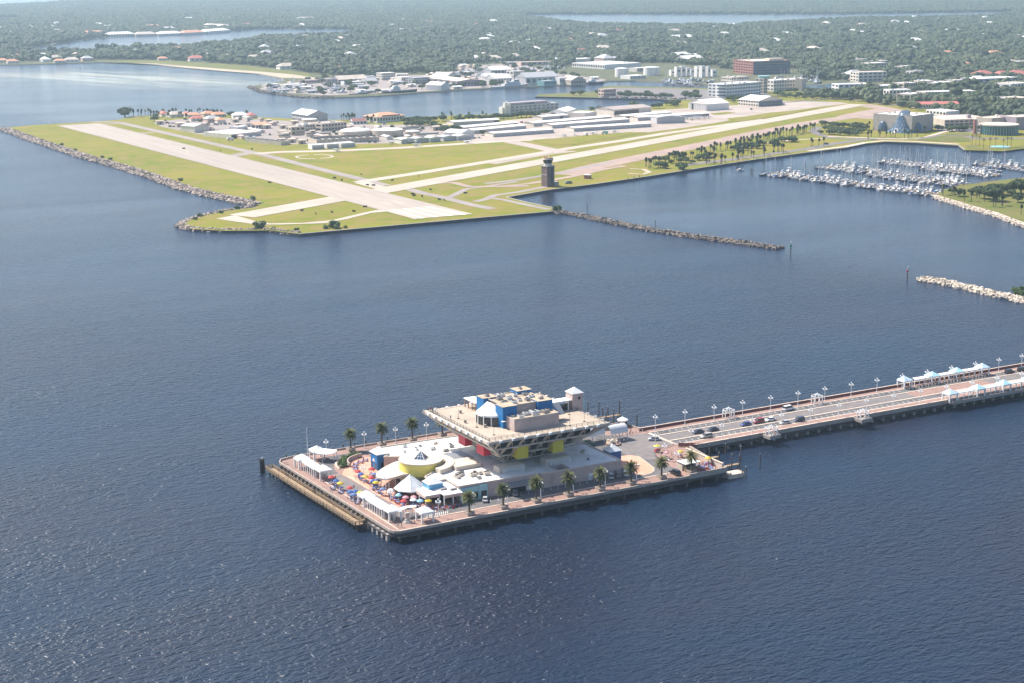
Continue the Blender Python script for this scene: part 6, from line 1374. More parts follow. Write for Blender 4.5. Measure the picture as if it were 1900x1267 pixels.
# umbrellas with tables and chairs
def umbrella_proto(col):
    n = 8; r = 1.12; v, f = [], []
    for i in range(n):
        a = 6.28318 * i / n; v.append((r * math.cos(a), r * math.sin(a), 2.15))
    for i in range(n):
        a = 6.28318 * i / n; v.append((.6 * r * math.cos(a), .6 * r * math.sin(a), 2.52))
    v.append((0, 0, 2.75)); f = [(i, (i + 1) % n, n + (i + 1) % n, n + i) for i in range(n)] + [(n + i, n + (i + 1) % n, 2 * n) for i in range(n)]
    v2 = [(x, y, z - .16) for x, y, z in v[:n]]; k = len(v)
    f += [(i, k + i, k + (i + 1) % n, (i + 1) % n) for i in range(n)]
    return [('canopy', MB().add(v + v2, f).mesh('canopy', 'fabric_' + col), (0, 0, 0), []), ('pole', MB().cyl(0, 0, 0, 2.8, .04, n=6).cyl(0, 0, 0, .12, .3, n=8).mesh('pole', 'metal_pale'), (0, 0, 0), [])]
UMB = {c: umbrella_proto(c) for c in ('red', 'blue', 'yellow', 'paleblue', 'white', 'lilac', 'sky', 'pink')}
table = [('top', MB().cyl(0, 0, .70, .75, .55, n=10).mesh('top', 'fabric_paleblue'), (0, 0, 0), []), ('leg', MB().cyl(0, 0, 0, .7, .06, n=6).cyl(0, 0, 0, .04, .32, n=8).mesh('leg', 'metal_dark'), (0, 0, 0), [])]
chair_m = {c: MB().box(-.24, .24, -.24, .24, .40, .46).box(-.24, .24, .19, .25, .46, .92).box(-.24, -.19, -.24, -.19, 0, .4).box(.19, .24, -.24, -.19, 0, .4).box(-.24, -.19, .19, .24, 0, .4).box(.19, .24, .19, .24, 0, .4).mesh('chair', 'fabric_' + c) for c in ('blue', 'lilac', 'white', 'red', 'paleblue')}
def set_table(x, y, chairs, where, nch=3):
    spawn('patio_table', table, (x, y, DZ + .02), 0, 'small round patio table, ' + where, 'table', 'patio tables ' + where)
    a0 = rnd.random() * 6.28
    for i in range(nch):
        a = a0 + 6.283 * i / nch
        o = link('patio_chair', chair_m[chairs], None, (x + .85 * math.cos(a), y + .85 * math.sin(a), DZ + .02), a - 1.571); tag(o, chairs.replace('paleblue', 'pale blue').replace('lilac', 'grey-lilac') + ' patio chair, ' + where, 'chair', 'chairs ' + where + ' ' + chairs)
def umb(col, x, y, where, tabled=True, chairs='lilac'):
    if col == 'lilac': return set_table(x, y, 'lilac', where, 4)
    nm = {'paleblue': 'pale blue', 'sky': 'light sky blue', 'lilac': 'grey-lilac'}.get(col, col)
    spawn('patio_umbrella', UMB[col], (x, y, DZ + .02), rnd.random(), nm + ' patio umbrella open over a table, ' + where, 'umbrella', nm + ' umbrellas ' + where, rnd.uniform(.95, 1.1))
    if tabled: set_table(x + .0, y + .0, chairs, where)
W1 = 'on the paved plaza below the blue tower'
for c, x, y in (('red', 13.6, 58.4), ('blue', 13.4, 55.2), ('yellow', 13.6, 51.8), ('red', 14.4, 49.2), ('blue', 13.8, 46.6), ('yellow', 13.5, 43.6), ('red', 18.6, 58.0), ('paleblue', 17.4, 53.0), ('blue', 15.0, 46.0), ('lilac', 12.3, 43.4), ('lilac', 12.4, 39.6), ('paleblue', 12.6, 36.4), ('lilac', 16.4, 66.4), ('lilac', 17.5, 69.5), ('lilac', 19, 72), ('lilac', 21.5, 73.6), ('lilac', 23.8, 74.6)): umb(c, x, y, W1)
W2 = 'on the promenade between the two pergolas'
for c, x, y in (('red', 3.0, 56.4), ('blue', 3.2, 52.9), ('yellow', 3.0, 49.0), ('lilac', 1.6, 45.4), ('red', 3.8, 43.0), ('blue', 4.0, 39.0), ('yellow', 4.4, 36.2), ('paleblue', 2.0, 36.0), ('lilac', 1.8, 32.6), ('lilac', 1.0, 50.4), ('blue', 2.2, 39.2)): umb(c, x, y, W2)
W3 = 'on the cafe terrace beside the tent'
for c, x, y in (('sky', 14.2, 27.6), ('white', 14.4, 34.0), ('white', 16.2, 21.0), ('sky', 17.6, 18.9), ('pink', 17.6, 23.6), ('pink', 15.2, 24.6), ('red', 13.0, 21.4), ('lilac', 14.6, 31.4), ('yellow', 19.8, 17.4)): umb(c, x, y, W3, chairs='blue')
for x, y in ((13, 30.8), (13.2, 28.4), (13.0, 26.2), (13.4, 23.6), (18.8, 15.4), (21, 14.4), (23, 13.6), (25.6, 13.4), (28, 13.6)): set_table(x, y, 'red', W3, 3)
W4 = 'on the corner patio by the bar hut'
for i in range(16): set_table(118.8 + rnd.uniform(0, 5.6), 3.4 + rnd.uniform(0, 7.0), 'red' if i % 3 else 'white', W4, 3)
for c, x, y in (('yellow', 122.2, 17.0), ('yellow', 121.0, 21.6), ('yellow', 124.2, 9.4), ('pink', 116, 23)): umb(c, x, y, W4, chairs='red')
yk = thing('snack_cart', 'yellow-roofed snack cart beside the asphalt turning area', 'cart', (117.6, 31.0, DZ))
part('body', MB().box(-.9, .9, -.6, .6, .4, 1.2), 'fabric_red', yk); part('roof', MB().pyramid(-1.2, 1.2, -1, 1, 2.3, 2.9), 'yellow_panel', yk)
for sx in (-1, 1):
    for sy in (-1, 1): part('post', MB().box(sx * .85 - .04, sx * .85 + .04, sy * .55 - .04, sy * .55 + .04, 1.2, 2.3), 'metal_pale', yk)
    part('wheel', MB().cyl(sx * .6, .0, 0, .4, .3, n=8), 'tyre', yk)
bo = [('post', MB().cyl(0, 0, 0, .8, .2, .17, n=8).mesh('post', 'tan_paving'), (0, 0, 0), []), ('dome', MB().sphere((0, 0, .82), .18, 8, 5).mesh('dome', 'tan_paving'), (0, 0, 0), [])]
for i in range(14): spawn('bollard', bo, (113.2 + .9 * i * .62 if i < 0 else 114.0 + i * 1.05, 23.0 + (9.5 * min(1, i / 5)) + max(0, i - 5) * .32, DZ), 0, 'short tan bollard on the patio edge of the turning area', 'bollard', 'bollards by the turning area')
for i in range(30): spawn('bollard', bo, (255 + i * 1.75, 50.8 if i % 2 else 51.0, DZ + .05), 0, 'short tan bollard by the blue pavilions along the red wall', 'bollard', 'bollards by the blue pavilions')
for i in range(9): spawn('bollard', bo, (116 + i * 1.5, 55.6 + i * .02, DZ), 0, 'short tan bollard near the white kiosk', 'bollard', 'bollards near the kiosk')

# people: one skinned body each, dressed by material
def person_mesh(name, shirt, trousers, stride):
    V = [(0, 0, .95), (0, 0, 1.15), (0, .01, 1.38), (0, 0, 1.50), (0, .02, 1.60), (0, .03, 1.70),
         (-.10, 0, .90), (-.11, stride, .50), (-.11, stride * 1.3 - .04, .07), (-.11, stride * 1.3 + .12, .04),
         (.10, 0, .90), (.11, -stride * .6, .50), (.11, -stride * 1.4, .07), (.11, -stride * 1.4 + .16, .04),
         (-.19, 0, 1.40), (-.25, -.03, 1.14), (-.26, .08, .90), (-.26, .11, .80), (.19, 0, 1.40), (.25, .02, 1.14), (.26, .10, .90), (.26, .13, .80)]
    E = [(0, 1), (1, 2), (2, 3), (3, 4), (4, 5), (0, 6), (6, 7), (7, 8), (8, 9), (0, 10), (10, 11), (11, 12), (12, 13), (2, 14), (14, 15), (15, 16), (16, 17), (2, 18), (18, 19), (19, 20), (20, 21)]
    Rr = [.15, .14, .16, .06, .10, .09, .10, .07, .05, .045, .10, .07, .05, .045, .065, .05, .042, .045, .065, .05, .042, .045]
    me = bpy.data.meshes.new(name); me.from_pydata(V, E, []); o = bpy.data.objects.new(name, me); COL.objects.link(o)
    md = o.modifiers.new('s', 'SKIN')
    for i, r in enumerate(Rr): me.skin_vertices[0].data[i].radius = (r, r * .8)
    me.skin_vertices[0].data[0].use_root = True
    o.modifiers.new('u', 'SUBSURF').levels = 1
    dg = bpy.context.evaluated_depsgraph_get(); out = bpy.data.meshes.new_from_object(o.evaluated_get(dg)); out.name = name
    bpy.data.objects.remove(o); bpy.data.meshes.remove(me)
    out.materials.clear()
    for m_ in ('p_skin', 'p_' + shirt, 'p_' + trousers, 'p_hair'): out.materials.append(M[m_])
    for f in out.polygons:
        c = f.center; f.use_smooth = True
        f.material_index = 2 if c.z < .98 and abs(c.x) < .2 and c.z > .3 else 1 if .98 <= c.z < 1.47 and (abs(c.x) < .22 or c.z > 1.2) else 3 if c.z > 1.66 or (c.z > 1.58 and c.y < 0) else 2 if c.z < .1 else 0
    return out
PM = [(person_mesh('person', a, b, s), d) for a, b, s, d in (('redcloth', 'khaki', .12, 'red top and khaki shorts'), ('whitecloth', 'jeans', .03, 'white top and blue shorts'), ('bluecloth', 'khaki', .15, 'blue top and khaki shorts'), ('darkcloth', 'jeans', .02, 'black top and blue shorts'), ('greencloth', 'darkcloth', .10, 'green top and black shorts'))]
def person(x, y, z, k, where, rz=None):
    me, d = PM[k]
    tag(link('person', me, None, (x, y, z), rnd.random() * 6.28 if rz is None else rz), 'person in ' + d + ' ' + where, 'person', 'people ' + where + ' ' + d)
for x, y, k in ((-5.2, 82, 3), (-5.0, 66.5, 1), (-4.9, 52, 3), (-4.2, 50.4, 4), (-5, 37, 0), (-4.0, 24, 2), (-6, 73, 2)): person(x, y, 2.2, k, 'standing on the timber boardwalk')
for x, y, k in ((1.2, 84, 1), (6, 60, 0), (7, 47, 3), (8, 36, 1), (1.2, 29.6, 0), (6.6, 22, 2), (3, 5, 1), (4, 4.4, 3), (9, 5.5, 4), (20.5, 60.5, 2), (15.5, 61, 1), (17, 37.6, 0), (1.0, 58.5, 3)): person(x, y, DZ + .02, k, 'on the promenade near the pergolas')
for x, y, k in ((122, 55, 3), (124, 57.5, 0), (113.4, 47.5, 3), (113.9, 46.8, 1), (116.6, 29, 2), (119, 24, 0), (116.8, 15.4, 3), (117, 17, 1), (119.5, 4.4, 1), (121.6, 6.1, 3), (123.0, 3.6, 0), (112.9, 3.8, 4), (118.3, 7.2, 2)): person(x, y, DZ + .02, k, 'near the turning area and patio')
for x, y, k in ((43.7, 61, 3), (44.0, 63, 0), (44.2, 60, 1), (43.9, 57.5, 3), (45, 50, 2), (43.8, 64.4, 4)): person(x, y, 21.03, k, 'by the railing of the roof terrace')
for x, y, k in ((163.9, 27.0, 3), (166.3, 26.2, 0), (164.6, 25.6, 1), (282, 53, 3), (263, 51.8, 2)): person(x, y, DZ + .1, k, 'at a rest stop on the approach')

# cars
def car_meshes(col, kind):
    L, W, H = {'sedan': (4.6, 1.78, 1.42), 'suv': (4.7, 1.9, 1.78), 'van': (5.0, 1.95, 1.9)}[kind]
    if kind == 'sedan': prof = [(-.50, .32), (-.50, .62), (-.47, .86), (-.30, .93), (.20, .90), (.45, .78), (.50, .60), (.50, .30)]; cab = [(-.36, .92), (-.22, 1.38), (.04, H), (.12, 1.38), (.27, .90)]
    elif kind == 'suv': prof = [(-.50, .38), (-.50, .75), (-.49, 1.02), (.22, 1.04), (.45, .95), (.50, .72), (.50, .36)]; cab = [(-.485, 1.02), (-.43, 1.70), (.05, H), (.12, 1.70), (.27, 1.03)]
    else: prof = [(-.50, .36), (-.50, .8), (-.495, 1.05), (.30, 1.06), (.47, .86), (.50, .66), (.50, .34)]; cab = [(-.49, 1.04), (-.46, 1.82), (.10, H), (.18, 1.80), (.36, 1.05)]
    def loft(pr, w0, w1, zc):
        mb = MB(); n = len(pr); v = []
        for s in (-1, 1):
            for x, z in pr:
                t = min(1, max(0, (z - pr[0][1]) / (max(p[1] for p in pr) - pr[0][1] + 1e-6)))
                v.append((x * L, s * (w0 + (w1 - w0) * t) / 2, z))
        f = [(i, (i + 1) % n, n + (i + 1) % n, n + i) for i in range(n)] + [tuple(range(n - 1, -1, -1)), tuple(range(n, 2 * n))]
        return mb.add(v, f)
    body = loft(prof, W, W * .94, 0).mesh('body', 'car_' + col)
    gl = loft(cab, W * .90, W * .72, 0).mesh('window_glass', 'glass_dark')
    tops = [p for p in cab if p[1] > (1.36 if kind == 'sedan' else 1.68)]
    rf_ = MB().box(tops[0][0] * L - .06, tops[-1][0] * L + .06, -W * .37, W * .37, H - .04, H + .035).mesh('roof', 'car_' + col)
    wh = MB(); n = 12
    v = [(.33 * math.cos(6.283 * i / n), s * .12, .33 * math.sin(6.283 * i / n)) for s in (-1, 1) for i in range(n)]
    wh.add(v, [(i, (i + 1) % n, n + (i + 1) % n, n + i) for i in range(n)] + [tuple(range(n)), tuple(range(2 * n - 1, n - 1, -1))])
    tyre = wh.mesh('tyre', 'tyre'); rim = MB().add([(x * .6, y * 1.06, z * .6) for x, y, z in v], [tuple(range(n)), tuple(range(2 * n - 1, n - 1, -1)), ] + [(i, (i + 1) % n, n + (i + 1) % n, n + i) for i in range(n)]).mesh('rim', 'rim')
    pr = [('body', body, (0, 0, 0), []), ('window_glass', gl, (0, 0, 0), []), ('roof', rf_, (0, 0, 0), [])]
    for sx in (-.30, .30):
        for sy in (-1, 1): pr.append(('wheel', tyre, (sx * L, sy * (W / 2 - .10), .33), [('rim', rim, (0, 0, 0), [])]))
    hl = MB().box(-.03, .03, -.16, .16, -.08, .08).mesh('headlight', 'headlight'); tl = MB().box(-.03, .03, -.16, .16, -.09, .09).mesh('taillight', 'taillight')
    for s in (-1, 1): pr += [('headlight', hl, (.5 * L, s * .6, .62), []), ('taillight', tl, (-.5 * L, s * .62, .74), [])]
    return pr
CARS = {}
def car(col, kind, x, y, z, rz, label, group=None):
    k = (col, kind)
    if k not in CARS: CARS[k] = car_meshes(col, kind)
    return spawn('parked_car', CARS[k], (x, y, z), rz, label, 'car', group)
Z2_ = DZ + .035
car('silver', 'sedan', 125.2, 43.8, Z2_, R(150), 'silver saloon car turning onto the asphalt plaza')
car('navy', 'sedan', 144.6, 43.6, Z2_, R(180), 'dark navy saloon parked first in the centre lane by the median')
car('navy', 'sedan', 151.0, 43.2, Z2_, R(180), 'dark blue open car parked second in the centre lane')
car('tan', 'suv', 143.4, 36.9, Z2_, R(180), 'silver-tan station wagon parked along the open parapet')
car('blue', 'sedan', 166.0, 42.7, Z2_, R(180), 'royal blue car parked beside the red one'); car('red', 'suv', 172.2, 43.2, Z2_, R(180), 'dark red car parked between the blue and white ones')
car('white', 'sedan', 177.8, 43.0, Z2_, R(180), 'white saloon parked behind the red car'); car('silver', 'sedan', 179.8, 36.8, Z2_, R(180), 'silver saloon parked at the parapet behind the arbour')
car('navy', 'suv', 186.4, 36.8, Z2_, R(180), 'navy car parked at the parapet behind the silver saloon'); car('white', 'van', 193.6, 51.9, Z2_, R(5), 'white minivan parked along the red wall')
car('black', 'suv', 310.7, 50.6, Z2_, R(5), 'black car parked first beyond the blue pavilions'); car('black', 'suv', 318.0, 50.6, Z2_, R(5), 'black sports wagon parked second beyond the blue pavilions')
car('silver', 'sedan', 38.6, 14.0, Z2_, R(60), 'silver saloon alone in the pier car park bays'); car('grey', 'suv', 50.2, 14.6, Z2_, R(60), 'grey wagon parked by the metal loading canopy')
car('white', 'van', 82.0, 13.9, Z2_, R(62), 'white van parked in the shade of the low building wall'); car('silver', 'suv', 87.0, 13.9, Z2_, R(62), 'silver wagon parked first beside the white van')
car('grey', 'van', 90.0, 13.9, Z2_, R(62), 'dark grey van parked second beside the white van'); car('white', 'suv', 93.0, 13.7, Z2_, R(62), 'white-roofed wagon parked beside the round brick island')
car('black', 'suv', 107.9, 6.0, Z2_, R(90), 'black wagon parked between the palms near the patio'); car('green', 'van', 101.0, 50.8, Z2_, 0, 'dark green shuttle van under the vaulted canopy')

# ------------------------------------------------------------------ buildings of the airport, harbour and city
BB = LAYOUT['B']
FOOT = []          # footprints, so that woods keep clear of them
def bld(key, h, wall, roof, label, kind='flat', win=None, group=None, cat='building', name='building', rise=None, z=1.2, doors=0, d=None, plant=0):
    x, y, ang, ln, dep, sg = BB[key]
    if d: dep = d
    t = thing(name, label, cat, (x, y, z), R(ang), group)
    FOOT.append((x, y, R(ang), ln, dep))
    if kind == 'flat':
        part('wall', MB().box(0, ln, 0, dep, -.2, h), wall, t)
        o = part('roof', MB().box(.35, ln - .35, .35, dep - .35, h, h + .06), roof, t)
        e = MB(); wall_line(e, [(.18, .18), (ln - .18, .18), (ln - .18, dep - .18), (.18, dep - .18)], .36, h, h + .5, True)
        part('parapet', e, wall, t)
        rn = random.Random(key)
        for i in range(plant):
            u, v = rn.uniform(.15, .85) * ln, rn.uniform(.2, .8) * dep; s = rn.uniform(.8, 2.2)
            part('rooftop_unit', MB().box(u - s, u + s, v - s * .7, v + s * .7, h + .06, h + rn.uniform(1.0, 2.0)), rn.choice(['b_grey', 'b_white', 'roof_tan']), t)
    else:
        rise = rise or min(ln, dep) * .22
        part('wall', MB().box(0, ln, 0, dep, -.2, h), wall, t)
        o_ = .5
        x0, x1, y0, y1 = -o_, ln + o_, -o_, dep + o_
        if kind == 'gable_x':     # ridge along the front
            mb = MB().add([(x0, y0, h - .1), (x1, y0, h - .1), (x1, y1, h - .1), (x0, y1, h - .1), (x0, dep / 2, h + rise), (x1, dep / 2, h + rise)], [(0, 1, 5, 4), (2, 3, 4, 5), (3, 2, 1, 0)])
            part('gable', MB().add([(0.02, 0, h), (0.02, dep, h), (0.02, dep / 2, h + rise * .95), (ln - .02, 0, h), (ln - .02, dep, h), (ln - .02, dep / 2, h + rise * .95)], [(0, 2, 1), (3, 4, 5)]), wall, t)
        elif kind == 'gable_y':
            mb = MB().add([(x0, y0, h - .1), (x1, y0, h - .1), (x1, y1, h - .1), (x0, y1, h - .1), (ln / 2, y0, h + rise), (ln / 2, y1, h + rise)], [(3, 0, 4, 5), (1, 2, 5, 4), (3, 2, 1, 0)])
            part('gable', MB().add([(0, 0.02, h), (ln, .02, h), (ln / 2, .02, h + rise * .95), (0, dep - .02, h), (ln, dep - .02, h), (ln / 2, dep - .02, h + rise * .95)], [(0, 1, 2), (4, 3, 5)]), wall, t)
        elif kind == 'hip':
            q = min(ln, dep) / 2
            if ln >= dep: r0, r1 = (q, dep / 2), (ln - q, dep / 2)
            else: r0, r1 = (ln / 2, q), (ln / 2, dep - q)
            v = [(x0, y0, h - .1), (x1, y0, h - .1), (x1, y1, h - .1), (x0, y1, h - .1), (*r0, h + rise), (*r1, h + rise)]
            mb = MB().add(v, ([(0, 1, 5, 4), (2, 3, 4, 5), (3, 0, 4), (1, 2, 5)] if ln >= dep else [(3, 0, 4, 5), (1, 2, 5, 4), (0, 1, 4), (2, 3, 5)]) + [(3, 2, 1, 0)])
        else:                     # shallow arch, ridge along the depth
            n = 10; v = [(x0 + (x1 - x0) * i / n, yy, h - .1 + rise * math.sin(math.pi * i / n)) for yy in (y0, y1) for i in range(n + 1)]
            mb = MB().add(v, [(i, i + 1, n + 2 + i, n + 1 + i) for i in range(n)] + [tuple(range(n, -1, -1)), tuple(range(n + 1, 2 * n + 2))])
        part('roof', mb, roof, t)
    if doors:                     # hangar doors with their frames along the front
        w = ln / doors
        dm_ = MB().box(.25, w - .25, -.09, .06, .05, h * .80).mesh('hangar_door', 'b_grey' if wall != 'b_grey' else 'b_greybrown')
        rn = random.Random(key)
        for i in range(doors):
            if rn.random() < .10: link('bay_shade_panel', MB().box(.25, w - .25, -.1, .06, .05, h * .80).mesh('bay_shade_panel', 'glass_dark'), t, (i * w, 0, 0))  # dark panel on the wall stands in for the shade inside a bay
            else: link('hangar_door', dm_, t, (i * w, 0, 0))
    if win:
        nx, ny, nz = win[:3]; gm_ = win[3] if len(win) > 3 else 'glass_dark'
        fh = h / nz
        if nx:
            w = ln / nx; me = MB().box(w * .2, w * .8, -.10, .1, fh * .34, fh * .78).mesh('window', gm_)
            for k in range(nz):
                for i in range(nx): link('window', me, t, (i * w, 0, k * fh))
        if ny:
            w = dep / ny; me = MB().box(-.10, .1, w * .2, w * .8, fh * .34, fh * .78).mesh('window', gm_)
            for k in range(nz):
                for i in range(ny): link('window', me, t, (0, i * w, k * fh))
    return t
def on(t, name, mb, m): return part(name, mb, m, t)
bld('hangar_green', 7, 'b_cream', 'roof_grey', 'grey-roofed hangar with a pale side wall beside the far taxiway end', 'gable_y', rise=2.2, name='hangar', cat='hangar')
t = bld('hangar_big', 8.5, 'b_grey', 'roof_white', 'large white-roofed hangar by the water with a mast on its gable', 'gable_y', rise=4.8, name='hangar', cat='hangar', win=(0, 8, 2))
on(t, 'hangar_door', MB().box(3, 9, -.15, .05, 0, 5.2), 'glass_dark'); on(t, 'hangar_door', MB().box(10.5, 13, -.15, .05, 0, 6), 'glass_dark')
on(t, 'roof_mast', MB().cyl(13, .5, 12, 17, .25, .1, n=6), 'coast_orange')
t = bld('orange_hall', 7, 'b_white', 'roof_orange', 'white hall with a two-tier orange roof on the harbour shore', 'hip', rise=3.6, win=(10, 4, 1)); on(t, 'clerestory', MB().box(8, BB['orange_hall'][3] - 6, .6, 1.6, 7.2, 8.2), 'glass_dark')
bld('brown_house', 4, 'b_white', 'roof_darkred', 'small house with a dark red gable roof beside tall palms', 'gable_x', rise=2.8, name='house', cat='house', win=(4, 2, 1))
t = bld('tank_wall', 4.4, 'b_tan', 'tank_water', 'long tan settling basin with walkways at the treatment works', 'flat', name='settling_basin', cat='basin')
l_, d_ = BB['tank_wall'][3:5]
for i in range(9): on(t, 'walkway', MB().box(i * l_ / 9, i * l_ / 9 + 1.3, .3, d_ - .3, 4.5, 4.9), 'b_tan')
for i in range(16): on(t, 'buttress', MB().box(i * l_ / 16, i * l_ / 16 + .5, -.35, 0, 0, 4.2), 'b_greybrown')
on(t, 'pipe', MB().beam((0, d_ * .35, 5.3), (l_, d_ * .35, 5.3), .8, .8).beam((0, d_ * .7, 5.3), (l_, d_ * .7, 5.3), .8, .8), 'metal_dark')
t = bld('tank_low', 3.4, 'b_tan', 'tank_water', 'low tan basin end of the treatment works facing the taxiway', 'flat', name='settling_basin', cat='basin')
for i in range(6): on(t, 'walkway', MB().box(.3, BB['tank_low'][3] - .3, 3 + i * 8, 4.2 + i * 8, 3.5, 3.9), 'b_greybrown')
bld('tan_block', 8, 'b_tan', 'roof_brown', 'tan two-storey process building behind the domed tank', win=(8, 2, 2), plant=3)
bld('tan_block2', 9, 'b_tan', 'roof_tan', 'narrow tan tower block at the treatment works', win=(3, 2, 2), plant=1)
bld('tan_block3', 7, 'b_cream', 'roof_white', 'cream process building with dark slatted openings', win=(6, 2, 2), plant=2)
bld('cream_shed', 4.5, 'b_cream', 'roof_white', 'wide open-fronted shed with a cream roof and trucks before it', doors=5, name='shed', cat='shed')
bld('white_shed', 4, 'b_white', 'roof_white', 'narrow white shed behind the wide cream-roofed shed', name='shed', cat='shed')
bld('pink_shop', 5, 'b_white', 'roof_orange', 'white workshop with a salmon roof behind the trucks', 'gable_x', rise=1.8, win=(5, 2, 1))
for i, k in enumerate(('shed1', 'shed2', 'shed3')): bld(k, 4.4, 'b_white', 'roof_white', 'pale box hangar beside the helicopter circle', 'flat', name='hangar', cat='hangar', group='box hangars by the helicopter circle', doors=1)
for i in range(5): bld('bay%d' % i, 4.8, 'b_white', 'roof_grey' if i % 2 else 'roof_white', 'small white box hangar in the row facing the infield', 'gable_y', rise=1.0, name='hangar', cat='hangar', group='box hangars facing the infield', doors=1)
bld('white_gable', 6.5, 'b_white', 'roof_white', 'white hangar with a shallow arched roof behind the box hangars', 'arch', rise=2.6, name='hangar', cat='hangar', d=22)
ORD = ('first', 'second', 'third', 'fourth', 'fifth', 'sixth', 'seventh', 'eighth', 'ninth', 'tenth', 'eleventh', 'twelfth', 'thirteenth', 'fourteenth', 'fifteenth')
for k, n, lb in (('t1', 10, 'in the block beside the box hangars, first back from the infield'), ('t2', 9, 'in the block beside the box hangars, second back from the infield'), ('t3', 9, 'in the block beside the box hangars, third back from the infield'), ('t4', 8, 'in the block beside the box hangars, against the oak trees'), ('t5', 9, 'first back from the grass in the block by the curved-roof hangar'), ('t6', 9, 'second back from the grass in the block by the curved-roof hangar'), ('t7', 9, 'third back from the grass in the block by the curved-roof hangar'), ('t8', 8, 'in front of the brown-roofed hangar'), ('t9', 10, 'behind the grey curved-roof hangar'), ('t10', 6, 'beside the small cream lean-to hangar')):
    bld(k, 4.4, 'b_cream', 'roof_white', 'long pale row hangar ' + lb, 'gable_x', rise=.9, name='row_hangar', cat='hangar', group='long row hangars on the apron', doors=n)
bld('grey_arch', 7, 'b_grey', 'roof_grey', 'grey metal hangar with a low curved roof beside the taxiway', 'arch', rise=1.8, name='hangar', cat='hangar')
t = bld('brown_hangar', 7, 'b_cream', 'roof_brown', 'wide hangar with a low brown roof and a dark open front', 'gable_x', rise=2.4, name='hangar', cat='hangar')
on(t, 'front_shade_panel', MB().box(1, BB['brown_hangar'][3] * .66, -.15, .1, .1, 5.4), 'glass_dark')  # dark panel, no opening: the hangar's inner shade put into its colour
bld('white_a', 7, 'b_white', 'roof_white', 'white gabled hangar nearest the grey waterfront office', 'gable_x', rise=3, name='hangar', cat='hangar', win=(0, 2, 1))
bld('white_b', 6, 'b_cream', 'roof_white', 'flat white hangar beside the white gabled one', name='hangar', cat='hangar'); bld('white_c', 4, 'b_cream', 'roof_brown', 'small cream lean-to hangar with a dark front', doors=3, name='hangar', cat='hangar')
t = bld('office', 10.5, 'b_grey', 'roof_grey', 'grey waterfront office block with ribbon windows and a pale stair tower', win=(11, 0, 3, 'glass_blue'), plant=3)
l_, d_ = BB['office'][3:5]
on(t, 'upper_floor', MB().box(3, l_ * .80, 3, d_, 10.5, 13.8), 'b_mauve'); on(t, 'upper_window', MB().box(4, l_ * .52, 2.85, 3.1, 11.2, 13.0), 'glass_blue')
on(t, 'stair_tower', MB().box(-7, -3.6, 1, 5, 0, 15), 'b_white'); on(t, 'stair_tower', MB().box(-2.6, .2, 0, 4, 0, 14.5), 'b_white'); on(t, 'end_wing', MB().box(-9.5, -7, 3, 10, 0, 9.6), 'b_white'); on(t, 'aerial', MB().cyl(-5, 3, 15, 21, .12, n=5).cyl(2, 5, 13, 18, .12, n=5).sphere((-2, 4, 15.8), 1.0, 8, 5), 'white_trim')
t = bld('hangar_w', 8.5, 'b_white', 'roof_white', 'big white hangar with a white gable roof at the apron corner', 'gable_x', rise=4.6, name='hangar', cat='hangar', d=34)
for i in range(7): on(t, 'door_panel', MB().box(-.12, .05, i * 4.8 + .3, i * 4.8 + 4.2, 0, 7.4), 'b_grey' if i != 5 else 'glass_dark')
t = bld('hangar_d', 7.5, 'b_cream', 'roof_white', 'old hangar with a pale gable roof and a dark open doorway', 'gable_y', rise=5.0, name='hangar', cat='hangar', d=36, win=(0, 8, 2))
l_ = BB['hangar_d'][3]; on(t, 'front_shade_panel', MB().box(1.2, l_ - 1.5, -.15, .1, 0, 6.6), 'glass_blue'); on(t, 'office_lean_to', MB().box(l_, l_ + 6, 3, 20, 0, 3.6), 'b_cream')  # doorway is a dark panel coloured as the shade within
t = bld('uni1', 17, 'b_white', 'roof_white', 'white four-storey campus block with a round banded corner', win=(14, 4, 4, 'glass_blue'), plant=4)
for k in range(4): on(t, 'curved_bay', MB().cyl(-1.5, 3.5, k * 4.25, k * 4.25 + 2.4, 6.4, n=20), 'b_white'); on(t, 'bay_window', MB().cyl(-1.5, 3.5, k * 4.25 + 2.4, k * 4.25 + 4.25, 5.9, n=20), 'glass_blue')
bld('uni2', 22, 'b_cream', 'roof_tan', 'stepped cream campus tower behind the white four-storey block', win=(7, 5, 5), plant=4)
t = bld('uni3', 20, 'b_tan', 'roof_tan', 'slim tan campus tower capped by a teal drum', win=(2, 2, 5, 'glass_teal')); on(t, 'teal_drum', MB().cyl(8, 6, 20.6, 23.6, 8, 8.6, n=24), 'b_teal')
bld('uni4', 15, 'b_cream', 'roof_white', 'long cream campus wing with ribbon windows', win=(10, 3, 3, 'glass_blue'), plant=3); bld('uni5', 16.5, 'b_tan', 'roof_tan', 'blank tan end block of the campus wing')
t = bld('midrise', 21, 'b_brick', 'roof_tan', 'red brick and dark glass mid-rise above the inner marina', win=(0, 8, 5), plant=5)
l_, d_ = BB['midrise'][3:5]
for k in range(5):
    for i in range(10): on(t, 'curtain_panel', MB().box(i * l_ / 10 + .25, (i + 1) * l_ / 10 - .25, -.3, .1, k * 4.2 + .3, k * 4.2 + 3.9), 'glass_blue')
on(t, 'plant_room', MB().box(l_ * .5, l_ * .9, 8, 22, 21.1, 24.5), 'roof_tan')
for i, hh in enumerate((9, 15, 15.5, 13, 9, 17, 18, 16, 10)):
    t = bld('fin%d' % i, hh, 'b_white', 'roof_white', 'slender pale concrete shaft behind the inner marina, ' + ORD[i] + ' counting from the white tanks', group='pale concrete shafts behind the inner marina', name='concrete_shaft', cat='tower')
    w = BB['fin%d' % i][3]; on(t, 'louvre', MB().box(w * .25, w * .75, -.12, .1, hh * .5, hh * .72), 'glass_dark')
